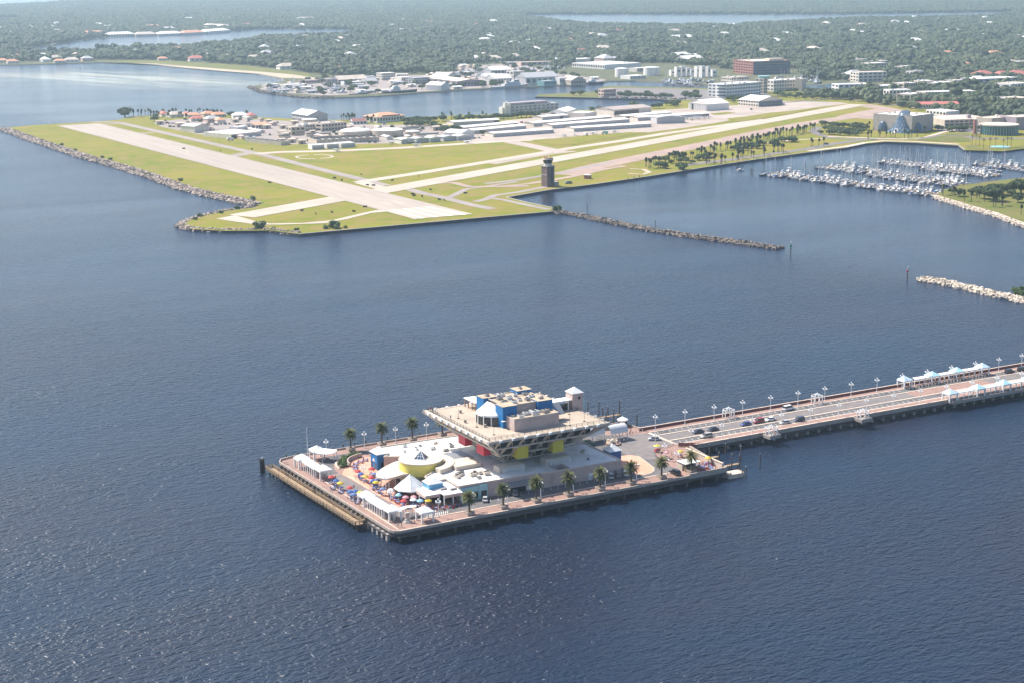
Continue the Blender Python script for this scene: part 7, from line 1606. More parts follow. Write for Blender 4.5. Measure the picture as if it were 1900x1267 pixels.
bld('bigwhite', 7.5, 'b_white', 'roof_white', 'huge white-roofed warehouse with a colonnade front beyond the harbour', win=(0, 14, 1), plant=3); bld('white_d', 6, 'b_white', 'roof_white', 'long white building behind the huge warehouse', win=(14, 0, 1)); bld('white_e', 6, 'b_cream', 'roof_white', 'pale flat warehouse on the boatyard side of the huge one', plant=2)
bld('brick_shed', 8, 'b_mauve', 'roof_tan', 'long brick-grey dock shed with a tan roof', 'gable_y', rise=2.5, win=(8, 6, 1)); bld('gable_w', 7.5, 'b_white', 'roof_white', 'white gabled boathouse at the quay edge', 'gable_y', rise=4, name='boathouse', cat='boathouse')
for k, h, w, r, lb, kd in (('hs1', 8, 'b_white', 'roof_white', 'white dock shed behind the white cutter', 'gable_x'), ('hs2', 12, 'b_cream', 'roof_grey', 'tall cream shed above the cutter mast', 'flat'), ('hs3', 12, 'b_grey', 'roof_grey', 'broad grey boat shed by the harbour channel', 'gable_x'), ('hs4', 7, 'b_teal', 'roof_grey', 'teal dockside shed at the channel bend', 'flat'), ('hs5', 7, 'b_tan', 'roof_tan', 'tan gabled dock building beside a blue workboat', 'gable_y'), ('hs6', 10, 'b_white', 'roof_white', 'narrow white dock office beside the teal shed', 'flat'), ('hs7', 6, 'b_white', 'roof_white', 'small white shed at the boatyard edge', 'gable_x'), ('hs8', 5, 'b_white', 'roof_white', 'low white marina office between the two white tanks', 'flat'), ('hs9', 6, 'b_pink', 'roof_tan', 'long pinkish boatyard store below the woods', 'flat'), ('hs10', 8, 'b_grey', 'roof_white', 'grey boat shed with a white roof amid the masts', 'gable_x'), ('hs11', 6, 'b_cream', 'roof_white', 'cream shed behind the farther white tank', 'flat'), ('hs12', 9.5, 'b_pink', 'roof_tan', 'two-storey pinkish office on the tree-lined quay', 'flat')):
    bld(k, h, w, r, lb, kd, win=((7, 2, 2) if k in ('hs12', 'hs2') else (6, 0, 1)))
for k, h, w, r, lb, kd in (('ps1', 5, 'b_pink', 'roof_brown', 'brown-roofed store at the beach end of the boatyard', 'flat'), ('ps2', 6, 'b_mauve', 'roof_brown', 'square brown store in the boatyard', 'flat'), ('ps3', 5, 'b_mauve', 'roof_tan', 'long tan-roofed store in the boatyard', 'gable_x'), ('ps4', 4, 'b_white', 'roof_white', 'long low white shed in the boatyard', 'flat'), ('ps5', 5, 'b_cream', 'roof_grey', 'grey-roofed shed near the boatyard trees', 'gable_x'), ('ps6', 4, 'b_cream', 'roof_white', 'open white boat rack shed at the point', 'flat'), ('ps7', 3.5, 'b_cream', 'roof_white', 'low white shed nearest the tip of the point', 'flat'), ('ps8', 11, 'b_cream', 'roof_white', 'cream three-storey building under the woods', 'flat'), ('ps9', 8, 'b_cream', 'roof_white', 'white hall behind the dark-hulled ships', 'flat'), ('ps10', 9, 'b_grey', 'roof_grey', 'grey hall with small windows behind the dark-hulled ships', 'flat'), ('ps11', 7, 'b_cream', 'roof_tan', 'cream shed with a tan roof next to the boatyard masts', 'gable_x'), ('ps12', 8, 'b_cream', 'roof_white', 'pale hall between the cream buildings under the woods', 'flat')):
    bld(k, h, w, r, lb, kd, win=((8, 3, 3) if k in ('ps8', 'ps10') else (6, 0, 1)))
# glass-bubbled museum
t = bld('museum', 17.5, 'concrete', 'roof_white', 'concrete box museum with blue glass bubbles bulging through its walls', plant=3, cat='museum')
def bell(cx, cy, prof, n=18, sx=1.0, sy=1.0, jit=0.0):
    rn = random.Random(3); v = []
    for z, r, ox in prof:
        v += [(cx + ox + r * sx * math.cos(6.283 * (i + (len(v) // n) % 2 * .5) / n), cy + r * sy * math.sin(6.283 * (i + (len(v) // n) % 2 * .5) / n), z) for i in range(n)]
    m_ = len(prof); f = []
    for j in range(m_ - 1):
        for i in range(n):
            a, b, c, d = j * n + i, j * n + (i + 1) % n, (j + 1) * n + (i + 1) % n, (j + 1) * n + i
            f += [(a, b, d), (b, c, d)] if j % 2 == 0 else [(a, b, c), (a, c, d)]
    f.append(tuple(range((m_ - 1) * n, m_ * n)))
    return MB().add(v, f)
l_, d_ = BB['museum'][3:5]
for nm, mb in (('glass_wave', bell(1.0, 13, [(-.2, 15, -1), (2.2, 12.2, -1), (5, 9.2, -.6), (9, 6.8, 0), (13, 5.6, 1.2), (17.5, 5.8, 3), (20, 5.4, 5), (21.8, 4.2, 7), (22.6, 2.0, 8.2)], 20, .75, 1.15)),
               ('glass_bubble', bell(.5, 35, [(-.2, 5.2, 0), (3, 5.3, 0), (6, 4.8, 0), (9, 3.6, 0), (11, 2.0, 0), (11.8, .5, 0)], 16)), ('glass_bubble', bell(11, 0, [(-.2, 6.2, 0), (2, 6.2, 0), (5, 5.4, 0), (8, 3.8, 0), (10, 1.8, 0), (10.6, .5, 0)], 16))):
    o = on(t, nm, mb, 'glass_blue')
    fr = MB()
    for f in mb.f:
        if len(f) == 3:
            for a, b in ((0, 1), (1, 2)): fr.beam(mb.v[f[a]], mb.v[f[b]], .12, .12)
    part('glazing_frame', fr, 'metal_grey', o)
# theatre with its curved glass front, terrace roofs and car park
t = bld('theatre', 9.5, 'b_tan', 'roof_tan', 'theatre with a curved teal glass lobby behind the royal palms', cat='theatre', d=16)
l_ = BB['theatre'][3]
on(t, 'glass_lobby', MB().cyl(l_ * .45, 6, 0, 9.6, 19, 19, n=36), 'glass_teal'); on(t, 'lobby_roof', MB().cyl(l_ * .45, 6, 9.6, 10.6, 19.8, n=36), 'roof_tan')
for i in range(24):
    a = R(170 + 8.6 * i); on(t, 'mullion', MB().box(l_ * .45 + 19.1 * math.cos(a) - .15, l_ * .45 + 19.1 * math.cos(a) + .15, 6 + 19.1 * math.sin(a) - .15, 6 + 19.1 * math.sin(a) + .15, 0, 9.6), 'b_teal')
bld('theatre_roof', 12, 'b_tan', 'roof_tan', 'tan stage house with stepped terrace roofs behind the glass lobby', d=20, plant=2); bld('mauve', 13, 'b_mauve', 'roof_tan', 'mauve windowless hall beside the theatre', plant=2, d=26)
t = bld('deck', 6.5, 'b_tan', 'roof_tan', 'broad tan flat-roofed car park deck behind the theatre trees', cat='car park')
for i in range(10): on(t, 'bay_shade_panel', MB().box(1 + i * BB['deck'][3] / 10, BB['deck'][3] / 10 * (i + 1) - .6, -.12, .1, 1.0, 2.6).box(1 + i * BB['deck'][3] / 10, BB['deck'][3] / 10 * (i + 1) - .6, -.12, .1, 4.0, 5.6), 'glass_dark')  # dark panels on the wall stand in for the shade between decks
on(t, 'stair_core', MB().box(BB['deck'][3] * .62, BB['deck'][3] * .62 + 4, 14, 18, 6.5, 10.5), 'b_mauve')
bld('red_long', 6, 'b_cream', 'roof_red', 'long cream arcade with a red tiled roof beside the airfield fence', 'gable_x', rise=2.4, win=(16, 0, 1)); bld('garage', 5, 'b_white', 'roof_white', 'white open garage in front of the red-roofed arcade', win=(6, 0, 1))
py_ = thing('sign_pylon', 'tall red and cream pylon sign in front of the car park deck', 'sign', (1043.2, 807.7, 1.5))
part('shaft', MB().box(-1.3, 1.3, -1, 1, 0, 15), 'b_brick', py_); part('panel', MB().box(1.3, 3.0, -1, 1, 0, 14.2), 'b_cream', py_); part('cap', MB().box(-1.5, 3.2, -1.2, 1.2, 15, 15.5), 'b_cream', py_)
for k, h, w, r, lb in (('c1', 9, 'b_cream', 'roof_white', 'long white three-storey block with many windows among the city trees'), ('c2', 14, 'b_cream', 'roof_tan', 'cream blocky library building beyond the small basin')): bld(k, h, w, r, lb, win=(16 if k == 'c1' else 6, 3, 3))
for i in list(range(3, 10)) + list(range(13, 24)):
    if i in (10, 11, 12): continue
    bld('c%d' % i, random.Random(i).uniform(8, 13), random.Random(i).choice(['b_cream', 'b_white', 'b_tan', 'b_grey']), random.Random(i + 9).choice(['roof_white', 'roof_white', 'roof_tan']), 'pale flat-roofed city building showing among the trees beyond the runway end', group='pale flat-roofed city buildings', win=(6, 2, 2), plant=2)
for i in (10, 11, 12): bld('c%d' % i, 7, 'b_tan', 'roof_red', 'city building with a red roof among the trees', 'hip', group='red-roofed city buildings', win=(5, 0, 2))
for i in range(1, 8): bld('d%d' % i, random.Random(i).uniform(5, 8), random.Random(i).choice(['b_cream', 'b_white']), 'roof_white', 'pale school building in a clearing of the woods', 'flat' if i % 2 else 'gable_x', group='pale buildings in the wood clearings', win=(6, 0, 1), plant=1)
for i in range(1, 15): bld('e%d' % i, random.Random(i).uniform(5, 7.5), random.Random(i).choice(['b_cream', 'b_pink', 'b_white']), random.Random(i + 5).choice(['roof_tan', 'roof_white', 'roof_orange']), 'long pale apartment block on the far bayou shore', 'hip', group='apartment blocks on the bayou shore', win=(10, 2, 2))
# round tanks
for i, (x, y, r, h, kd) in enumerate(LAYOUT['tanks']):
    lab = {'dome': 'round tan tank with a pale domed lid at the treatment works', 'flat': 'round tan tank with a flat pale lid at the treatment works', 'pool': 'open round clarifier basin of dark water at the treatment works'}[kd]
    t = thing('round_tank', lab, 'tank', (x, y, 1.3), 0, kd + ' tanks of the treatment works'); FOOT.append((x - r, y - r, 0, 2 * r, 2 * r))
    part('wall', MB().cyl(0, 0, 0, h, r, n=36), 'b_tan', t)
    if kd == 'dome': part('lid', MB().sphere((0, 0, h - .2), r * .97, 28, 8, sz=.18), 'roof_white', t, smooth=True)
    elif kd == 'flat': part('lid', MB().cyl(0, 0, h, h + .4, r * .96, n=36), 'roof_white', t)
    else: part('water', MB().cyl(0, 0, h - .02, h + .02, r * .93, n=32), 'tank_water', t); part('bridge', MB().box(-r, r, -.5, .5, h + .05, h + .9), 'b_greybrown', t)
for i, (x, y, r, h) in enumerate(LAYOUT['whitetanks']):
    t = thing('storage_tank', ('smaller' if i == 0 else 'larger') + ' white cylindrical storage tank beside the inner marina', 'tank', (x, y, 1.2)); FOOT.append((x - r, y - r, 0, 2 * r, 2 * r))
    part('shell', MB().cyl(0, 0, 0, h, r, n=32), 'b_white', t); part('lid', MB().cyl(0, 0, h, h + 1.2, r, .5, n=32), 'roof_white', t); part('ladder', MB().box(-.4, .4, -r - .25, -r, 0, h), 'b_grey', t)
# control tower
x, y = LAYOUT['tower']
ct = thing('control_tower', 'brown brick airport control tower with a dark glass cab', 'tower', (x - .6, y + 3.6, 1.5), R(8))
part('shaft', MB().box(-3.7, 3.7, -3.7, 3.7, 0, 16.0), 'b_towerbrick', ct); part('gallery', MB().box(-4.2, 4.2, -4.2, 4.2, 16, 16.5), 'b_greybrown', ct); part('collar', MB().cyl(0, 0, 16.5, 18.6, 3.2, n=8), 'b_cream', ct)
part('cab', MB().cyl(0, 0, 18.6, 21.6, 3.5, 4.2, n=8), 'glass_dark', ct); part('cab_roof', MB().cyl(0, 0, 21.6, 22.3, 4.5, 4.3, n=16), 'b_cream', ct); part('roof_rail', MB().cyl(0, 0, 22.3, 23.0, 4.0, 4.0, n=16, cap=False), 'roof_orange', ct)
part('aerial', MB().cyl(-2.4, 0, 22.3, 27, .1, n=5).cyl(1.8, 1, 22.3, 25, .1, n=5).cyl(0, -1, 22.3, 24.2, .3, n=6), 'white_trim', ct); part('window_slot', MB().box(.6, 1.6, -3.8, -3.6, 3, 15), 'glass_dark', ct)
part('pilaster', MB().box(3.7, 4.1, -1.2, 1.2, 0, 16.2), 'b_towerbrick', ct); part('wing', MB().box(3.7, 9.5, -2, 3, 0, 3.2), 'b_greybrown', ct)
tx = bpy.data.curves.new('tower_lettering', 'FONT'); tx.body = 'Albert Whitted'; tx.size = 1.15; tx.extrude = .03; tx.align_x = 'CENTER'; tx.materials.append(M['paint_white'])
tmp_ = bpy.data.objects.new('tmp', tx); COL.objects.link(tmp_); tme = bpy.data.meshes.new_from_object(tmp_.evaluated_get(bpy.context.evaluated_depsgraph_get())); bpy.data.objects.remove(tmp_)
o = link('tower_lettering', tme, ct, (-3.76, 0, 9.2)); o.rotation_euler = (R(90), 0, R(-90))
x, y, a, l_, d_, s_ = LAYOUT['brickhut']
t = thing('brick_hut', 'small flat-roofed brick hut beside the control tower', 'hut', (x, y, 1.5), R(a)); part('wall', MB().box(0, l_, 0, d_, 0, 3), 'b_brick', t); part('roof', MB().box(-.3, l_ + .3, -.3, d_ + .3, 3, 3.3), 'roof_white', t); part('door', MB().box(-.08, .1, d_ * .4, d_ * .6, 0, 2.2), 'glass_dark', t)
# houses
def house_proto(w, d, h, wall, roof):
    q = min(w, d) / 2 * .98
    v = [(-w - .5, -d - .5, h), (w + .5, -d - .5, h), (w + .5, d + .5, h), (-w - .5, d + .5, h), (-w + d * .9, 0, h + d * .55), (w - d * .9, 0, h + d * .55)]
    pr = [('wall', MB().box(-w, w, -d, d, -.3, h).mesh('wall', wall), (0, 0, 0), []), ('roof', MB().add(v, [(0, 1, 5, 4), (2, 3, 4, 5), (3, 0, 4), (1, 2, 5), (3, 2, 1, 0)]).mesh('roof', roof), (0, 0, 0), [])]
    wm = MB().box(-.8, .8, -.08, .08, -.6, .6).mesh('window', 'glass_dark')
    for i in range(3): pr.append(('window', wm, (-w * .6 + w * .6 * i, -d, h * .55), []))
    return pr
HP = [(house_proto(8, 5, 3.4, 'b_cream', 'roof_orange'), 'an orange roof', 'orange'), (house_proto(9, 6, 3.6, 'b_white', 'roof_white'), 'a white roof', 'white'), (house_proto(8, 5, 3.4, 'b_cream', 'roof_red'), 'a red roof', 'red'), (house_proto(10, 6, 3.6, 'b_white', 'roof_tan'), 'a tan roof', 'tan'), (house_proto(8, 6, 4.5, 'b_pink', 'roof_grey'), 'a grey roof', 'grey')]
rnd = random.Random(33)
def house(x, y, k, where, z=1.2, s=1.0):
    pr, d, c = HP[k]; a = R(rnd.choice((0, 0, 90, 8, -8)))
    spawn('house', pr, (x, y, z), a, 'house with ' + d + ' ' + where, 'house', c + '-roofed houses ' + where, s); FOOT.append((x - 9, y - 7, 0, 18, 14))
for i, (x, y) in enumerate(LAYOUT['shorehouses']): house(x, y, (0, 0, 2, 1, 3, 0, 3, 4, 2, 1, 0, 1, 3, 1, 3, 0)[i], 'along the wooded shore behind the shallows', s=1.35)
for i, (x, y) in enumerate(LAYOUT['cghouses']): house(x, y, (2, 3, 2, 0, 0, 0, 2, 4, 0, 2, 1)[i], 'among palms behind the far runway end', 1.5)
# vehicles and aircraft of the airfield
for i, (x, y) in enumerate(LAYOUT['quaycars']): car(('white', 'silver', 'navy', 'red', 'white', 'grey', 'tan', 'black')[i * 5 % 8], ('sedan', 'suv')[i % 2], x, y, 1.55, R(80), 'car parked nose-in along the tree-lined harbour quay', 'cars along the harbour quay')
for i, (x, y) in enumerate(LAYOUT['cgcars']): car(('white', 'silver', 'navy', 'red', 'green', 'grey', 'tan', 'black')[i * 3 % 8], ('sedan', 'suv', 'van')[i % 3], x, y, 1.6, R(i * 37 % 90), 'car standing on the airfield yards', 'cars on the airfield yards')
def plane_proto():
    fu = MB(); n = 8; prof = [(-3.8, .12, .35), (-2, .35, .1), (0, .6, 0), (1.6, .6, 0), (2.8, .42, -.1), (3.4, .15, -.1)]; v = []
    for x, r, z in prof: v += [(x, r * .8 * math.cos(6.283 * i / n), 1.3 + z + r * math.sin(6.283 * i / n)) for i in range(n)]
    fu.add(v, [(j * n + i, j * n + (i + 1) % n, (j + 1) * n + (i + 1) % n, (j + 1) * n + i) for j in range(len(prof) - 1) for i in range(n)] + [tuple(range(n)), tuple(range(6 * n - 1, 5 * n - 1, -1))])
    pr = [('fuselage', fu.mesh('fuselage', 'hull_white', True), (0, 0, 0), []), ('wing', MB().prism([(.2, -5.5), (1.2, -5.4), (1.5, 0), (1.2, 5.4), (.2, 5.5), (-.2, 0)], 1.95, 2.08).mesh('wing', 'hull_white'), (0, 0, 0), []),
          ('tailplane', MB().box(-3.9, -3.1, -1.7, 1.7, 1.6, 1.68).mesh('tailplane', 'hull_white'), (0, 0, 0), []), ('fin', MB().add([(-4.0, -.05, 1.6), (-2.8, -.05, 1.6), (-3.5, -.05, 3.0), (-4.1, -.05, 3.0), (-4.0, .05, 1.6), (-2.8, .05, 1.6), (-3.5, .05, 3.0), (-4.1, .05, 3.0)], [(0, 1, 2, 3), (7, 6, 5, 4), (0, 4, 5, 1), (1, 5, 6, 2), (2, 6, 7, 3), (3, 7, 4, 0)]).mesh('fin', 'hull_white'), (0, 0, 0), []), ('propeller', MB().box(3.4, 3.46, -.06, .06, .3, 2.2).mesh('propeller', 'metal_dark'), (0, 0, 0), []), ('windscreen', MB().box(.6, 1.7, -.42, .42, 1.65, 1.95).mesh('windscreen', 'glass_dark'), (0, 0, 0), [])]
    wm = MB().cyl(0, 0, 0, .4, .2, n=8).mesh('wheel', 'tyre')
    for x, y in ((2.4, 0), (.3, -1.1), (.3, 1.1)): pr.append(('wheel', wm, (x, y, 0), [('strut', MB().box(-.05, .05, -.05, .05, .3, 1.0).mesh('strut', 'metal_pale'), (0, 0, 0), [])]))
    return pr
PLP = plane_proto()
for x, y, a in LAYOUT['planes']: spawn('light_aircraft', PLP, (x, y, 1.75), R(a), 'small white propeller aircraft parked near the hangars', 'aircraft', 'light aircraft by the hangars', 1.15)
for i, (x, y) in enumerate(LAYOUT['guard_trucks']):
    t = thing('box_truck', 'white box truck parked on the airfield apron', 'truck', (x, y, 1.6), R(i * 30), 'trucks on the airfield apron')
    part('box', MB().box(-3.4, 1.4, -1.2, 1.2, .8, 3.3), 'b_white' if i != 4 else 'b_teal', t); part('cab', MB().box(1.5, 3.2, -1.1, 1.1, .5, 2.3), 'car_white', t); part('windscreen', MB().box(3.15, 3.25, -.9, .9, 1.4, 2.2), 'glass_dark', t)
    for sx in (-2, 2.2):
        for sy in (-1, 1): part('wheel', MB().box(sx - .45, sx + .45, sy * 1.05 - .15, sy * 1.05 + .15, 0, .9), 'tyre', t)
sg = [('panel', MB().box(-1.5, 1.5, -.12, .12, .3, 1.4).mesh('panel', 'black_item'), (0, 0, 0), []), ('leg', MB().box(-1.2, -1.05, -.08, .08, 0, .3).box(1.05, 1.2, -.08, .08, 0, .3).mesh('leg', 'metal_dark'), (0, 0, 0), [])]
for i, (x, y) in enumerate(LAYOUT['boxes']): spawn('runway_sign', sg, (x, y, 1.5), R(i * 40), 'low black airfield sign board standing in the grass', 'sign', 'sign boards beside the runways')
# sheltered fountain pool
fx, fy = LAYOUT['dates_fountain'][4]
t = thing('fountain_pool', 'pale turquoise fountain pool below the royal palms', 'pool', (fx + 1, fy - 5, 1.6)); part('rim', MB().cyl(0, 0, 0, .5, 9.5, n=30), 'seawall_cap', t); part('water', MB().cyl(0, 0, .5, .54, 8.9, n=30), 'pool_water', t)
# channel beacons
for i, (x, y) in enumerate(LAYOUT['beacons']):
    t = thing('channel_beacon', ('green' if i == 0 else 'red') + ' channel beacon on a dark pile beside the ' + ('dark' if i == 0 else 'pale') + ' breakwater', 'beacon', (x, y, 0))
    part('pile', MB().cyl(0, 0, -.9, 4.2, .35, .3, n=8), 'pile_wood', t); part('platform', MB().cyl(0, 0, 4.2, 4.4, .8, n=8), 'metal_grey', t)
    part('dayboard', MB().box(-.9, .9, -.06, .06, 4.5, 6.2) if i == 0 else MB().add([(-1, -.05, 4.5), (1, -.05, 4.5), (0, -.05, 6.4), (-1, .05, 4.5), (1, .05, 4.5), (0, .05, 6.4)], [(0, 1, 2), (5, 4, 3), (0, 3, 4, 1), (1, 4, 5, 2), (2, 5, 3, 0)]), 'fabric_green' if i == 0 else 'fabric_red', t)
    part('mast', MB().cyl(.3, .3, 4.4, 7.6, .08, n=6), 'white_trim', t); part('lantern', MB().cyl(.3, .3, 7.6, 8.1, .25, n=8), 'white_trim', t)

# ------------------------------------------------------------------ vegetation
def crown_mesh(seed, r, n_lobes, leaves, leaf, mname, lift):
    """leaf faces scattered over irregular lobes around limbs"""
    rn = random.Random(seed); mb = MB()
    for i in range(n_lobes):
        a = rn.random() * 6.283; q = r * math.sqrt(rn.random()) * .72; z = lift + rn.uniform(-.15, .75) * r * .62 * (1 - .5 * (q / r))
        leaf_clump(mb, (q * math.cos(a), q * math.sin(a), z), r * rn.uniform(.26, .42), leaves, leaf, rn, .75)
    return mb
def oak_proto(seed, r=5.0, leaves=46, lobes=22, leaf=.55):
    rn = random.Random(seed); lift = r * .72; tk = MB().cyl(0, 0, -.2, lift * .55, r * .085, r * .06, n=7)
    for i in range(5):
        a = i * 1.26 + rn.random(); e = Vector((r * .5 * math.cos(a), r * .5 * math.sin(a), lift * rn.uniform(.9, 1.15)))
        tk.beam((0, 0, lift * .5), e, r * .05, r * .05)
    return [('trunk', tk.mesh('trunk', 'bark'), (0, 0, 0), []), ('crown', crown_mesh(seed, r, lobes, leaves, leaf, 'leaf_oak', lift).mesh('crown', 'leaf_oak'), (0, 0, 0), [])]
OAK = [oak_proto(s) for s in (1, 2, 3, 4)]; OAKBIG = [oak_proto(s, 8.0, 70, 34, .62) for s in (5, 6)]
rnd = random.Random(77)
def near_building(x, y):
    for bx_, by_, a, ln, dp in FOOT:
        dx_, dy_ = x - bx_, y - by_; u, v = dx_ * math.cos(a) + dy_ * math.sin(a), -dx_ * math.sin(a) + dy_ * math.cos(a)
        if -2 < u < ln + 2 and -2 < v < dp + 2: return True
    return False
for i, (x, y) in enumerate(LAYOUT['oaks']):
    if near_building(x, y): continue
    spawn('oak_tree', rnd.choice(OAK), (x, y, 1.2), rnd.random() * 6.28, 'round dark oak tree standing among the airport and harbour buildings', 'tree', 'oaks around the airport and harbour', rnd.uniform(.8, 1.25) * (1.5 if i < 2 else 1))
for i, (x, y) in enumerate(LAYOUT['oaks_park']): spawn('oak_tree', OAKBIG[i % 2] if i < 6 else rnd.choice(OAK), (x, y, 1.5), rnd.random() * 6.28, 'spreading dark oak tree in the park beside the marina', 'tree', 'oaks in the marina park', rnd.uniform(.75, 1.1))
for x, y in [(x + rnd.uniform(-5, 5) * k, y + rnd.uniform(-9, 9) * k) for k in (0, 1, 1, 1.2) for x, y in LAYOUT['oaks_garden']]: spawn('oak_tree', rnd.choice(OAK), (x, y, 1.5), rnd.random() * 6.28, 'bushy dark tree in the waterfront gardens by the museum', 'tree', 'trees in the waterfront gardens', rnd.uniform(.6, .95))
PALMS = [(x + rnd.uniform(-4, 4) * k, y + rnd.uniform(-6, 6) * k) for k in (0, 1) for x, y in LAYOUT['sabals']]
NP = len(LAYOUT['sabals'])
for i, (x, y) in enumerate(PALMS):
    k = i % NP; w_ = 'along the waterfront road beside the abandoned strip' if k < 44 else 'along the road and gardens by the glass-bubbled museum' if k < NP - 43 else 'among the red-roofed houses behind the far runway end' if k < NP - 21 else 'among the hangars on the harbour side' if k < NP - 8 else 'in the park beside the marina'
    spawn('cabbage_palm', SABAL[i % 4], (x, y, 1.4), rnd.random() * 6.28, 'round-headed cabbage palm ' + w_, 'palm tree', 'cabbage palms ' + w_, rnd.uniform(.8, 1.12))
for i, (x, y) in enumerate(LAYOUT['dates_fountain']): spawn('royal_palm', ROYAL[i % 2], (x, y, 1.6), rnd.random() * 6.28, 'tall feathery palm in the row beside the fountain pool', 'palm tree', 'tall palms beside the fountain pool', rnd.uniform(.7, .85))
def bush_proto(seed):
    rn = random.Random(seed); mb = MB()
    for i in range(9): leaf_clump(mb, (rn.uniform(-1.6, 1.6), rn.uniform(-1.2, 1.2), rn.uniform(.7, 2.0)), rn.uniform(.8, 1.3), 55, .32, rn)
    tk = MB()
    for i in range(4): tk.beam((0, 0, -.3), (rn.uniform(-1, 1), rn.uniform(-1, 1), 1.5), .12, .12)
    return [('stem', tk.mesh('stem', 'bark'), (0, 0, 0), []), ('foliage', mb.mesh('foliage', 'leaf_bush'), (0, 0, 0), [])]
BUSH = [bush_proto(s) for s in (1, 2, 3)]
for i, (x, y) in enumerate(LAYOUT['bushes']): spawn('shore_bush', BUSH[i % 3], (x, y, 1.3), rnd.random() * 6.28, 'rounded green bush on the rocky airport shore', 'bush', 'bushes on the airport shore', (2.1, 2.4, 1.2, 1.0, .9, 1.3, 1.6, 1.1)[i] if i < 8 else rnd.uniform(.7, 1.2))
for i, (x, y) in enumerate(LAYOUT['mangrove']): spawn('mangrove_bush', BUSH[i % 3], (x, y, .3), rnd.random() * 6.28, 'leafy mangrove bush at the end of the pale breakwater', 'bush', 'mangroves on the pale breakwater', rnd.uniform(1.2, 1.7))
# clutter of the boatyard and the treatment works
def pick_in(poly, n, seed):
    rn = random.Random(seed); xs, ys = [p[0] for p in poly], [p[1] for p in poly]; out = []
    while len(out) < n:
        x, y = rn.uniform(min(xs), max(xs)), rn.uniform(min(ys), max(ys))
        if in_poly(np.array([x]), np.array([y]), poly)[0] and not near_building(x, y): out.append((x, y))
    return out
def shed_proto(w, d, h, wall, roof):
    return [('wall', MB().box(-w, w, -d, d, -.2, h).mesh('wall', wall), (0, 0, 0), []), ('roof', MB().add([(-w - .4, -d - .4, h), (w + .4, -d - .4, h), (w + .4, d + .4, h), (-w - .4, d + .4, h), (-w - .4, 0, h + d * .3), (w + .4, 0, h + d * .3)], [(0, 1, 5, 4), (2, 3, 4, 5), (3, 0, 4), (1, 2, 5), (3, 2, 1, 0)]).mesh('roof', roof), (0, 0, 0), []), ('door', MB().box(-1.2, 1.2, -d - .06, -d + .06, 0, h * .7).mesh('door', 'glass_dark'), (0, 0, 0), [])]
SH = [shed_proto(7, 4, 3.6, 'b_cream', 'roof_white'), shed_proto(5, 3.5, 4.5, 'b_tan', 'roof_tan'), shed_proto(9, 4, 3.2, 'b_grey', 'roof_grey'), shed_proto(6, 4, 3.4, 'b_pink', 'roof_brown')]
for i, (x, y) in enumerate(pick_in(LAYOUT['yard2'], 60, 5)):
    spawn('yard_shed', SH[i % 4], (x, y, 1.4), R((0, 90, 8, 98)[i % 4]), ('small cream shed with a white roof', 'small tan shed', 'long low grey shed', 'small pinkish shed with a brown roof')[i % 4] + ' in the harbour boatyards', 'shed', ('cream', 'tan', 'grey', 'pinkish')[i % 4] + ' sheds in the boatyards'); FOOT.append((x - 7, y - 5, 0, 14, 10))
for x, y in pick_in(LAYOUT['yard2'], 120, 6): spawn('oak_tree', rnd.choice(OAK), (x, y, 1.3), rnd.random() * 6.28, 'dark tree growing between the sheds of the harbour boatyards', 'tree', 'trees in the harbour boatyards', rnd.uniform(.85, 1.35))
for i, (x, y) in enumerate(pick_in(LAYOUT['yard1'], 46, 7)):
    spawn('works_hut', SH[(1, 0, 1, 3)[i % 4]], (x, y, 1.5), R((5, 95)[i % 2]), ('tan hut', 'cream hut with a white roof', 'tan hut', 'pinkish hut with a brown roof')[i % 4] + ' on the treatment works yard', 'hut', ('tan', 'cream', 'tan', 'pinkish')[i % 4] + ' huts on the works yard', rnd.uniform(.6, 1.0)); FOOT.append((x - 6, y - 4, 0, 12, 8))
for i, (x, y) in enumerate(pick_in(LAYOUT['yard1'], 40, 8)): car(('white', 'silver', 'navy', 'red', 'green', 'grey', 'tan', 'black')[i * 3 % 8], ('sedan', 'suv', 'van')[i % 3], x, y, 1.6, R(i * 37 % 90), 'car standing on the airfield yards', 'cars on the airfield yards')
for x, y in pick_in(LAYOUT['yard1'], 22, 9): spawn('shore_bush', BUSH[0], (x, y, 1.4), rnd.random() * 6.28, 'green shrub on the treatment works yard', 'bush', 'shrubs on the works yard', rnd.uniform(.7, 1.3))
# woods: far more trees than one could count, scattered as instances over the land
def lump_tree(seed, r):
    rn = random.Random(seed); bm = bmesh.new()
    for i in range(5):
        a = rn.random() * 6.28; q = r * .5 * math.sqrt(rn.random()); rr = r * rn.uniform(.45, .72)
        g = bmesh.ops.create_icosphere(bm, subdivisions=2, radius=1)
        for v in g['verts']:
            k = rr * rn.uniform(.72, 1.22)
            v.co = Vector((q * math.cos(a) + v.co.x * k, q * math.sin(a) + v.co.y * k, r * rn.uniform(.94, 1.0) + rr * .25 * i / 4 + v.co.z * k * 1.0))
    return bm
def wood_patch(seed, size, n, r0, r1):
    """a piece of woodland, or a single tree when n is 1"""
    rn = random.Random(seed); me = bpy.data.meshes.new('wood_patch'); out = bmesh.new()
    for i in range(n):
        r = rn.uniform(r0, r1); bm = lump_tree(seed * 31 + i, r); t = bpy.data.meshes.new('t')
        o = (rn.uniform(-size, size), rn.uniform(-size, size), rn.uniform(-.5, 1.0)) if n > 1 else (0, 0, 0)
        bmesh.ops.translate(bm, verts=bm.verts, vec=o); bm.to_mesh(t); bm.free(); out.from_mesh(t); bpy.data.meshes.remove(t)
    out.to_mesh(me); out.free(); me.materials.append(M['leaf_wood'])
    return me
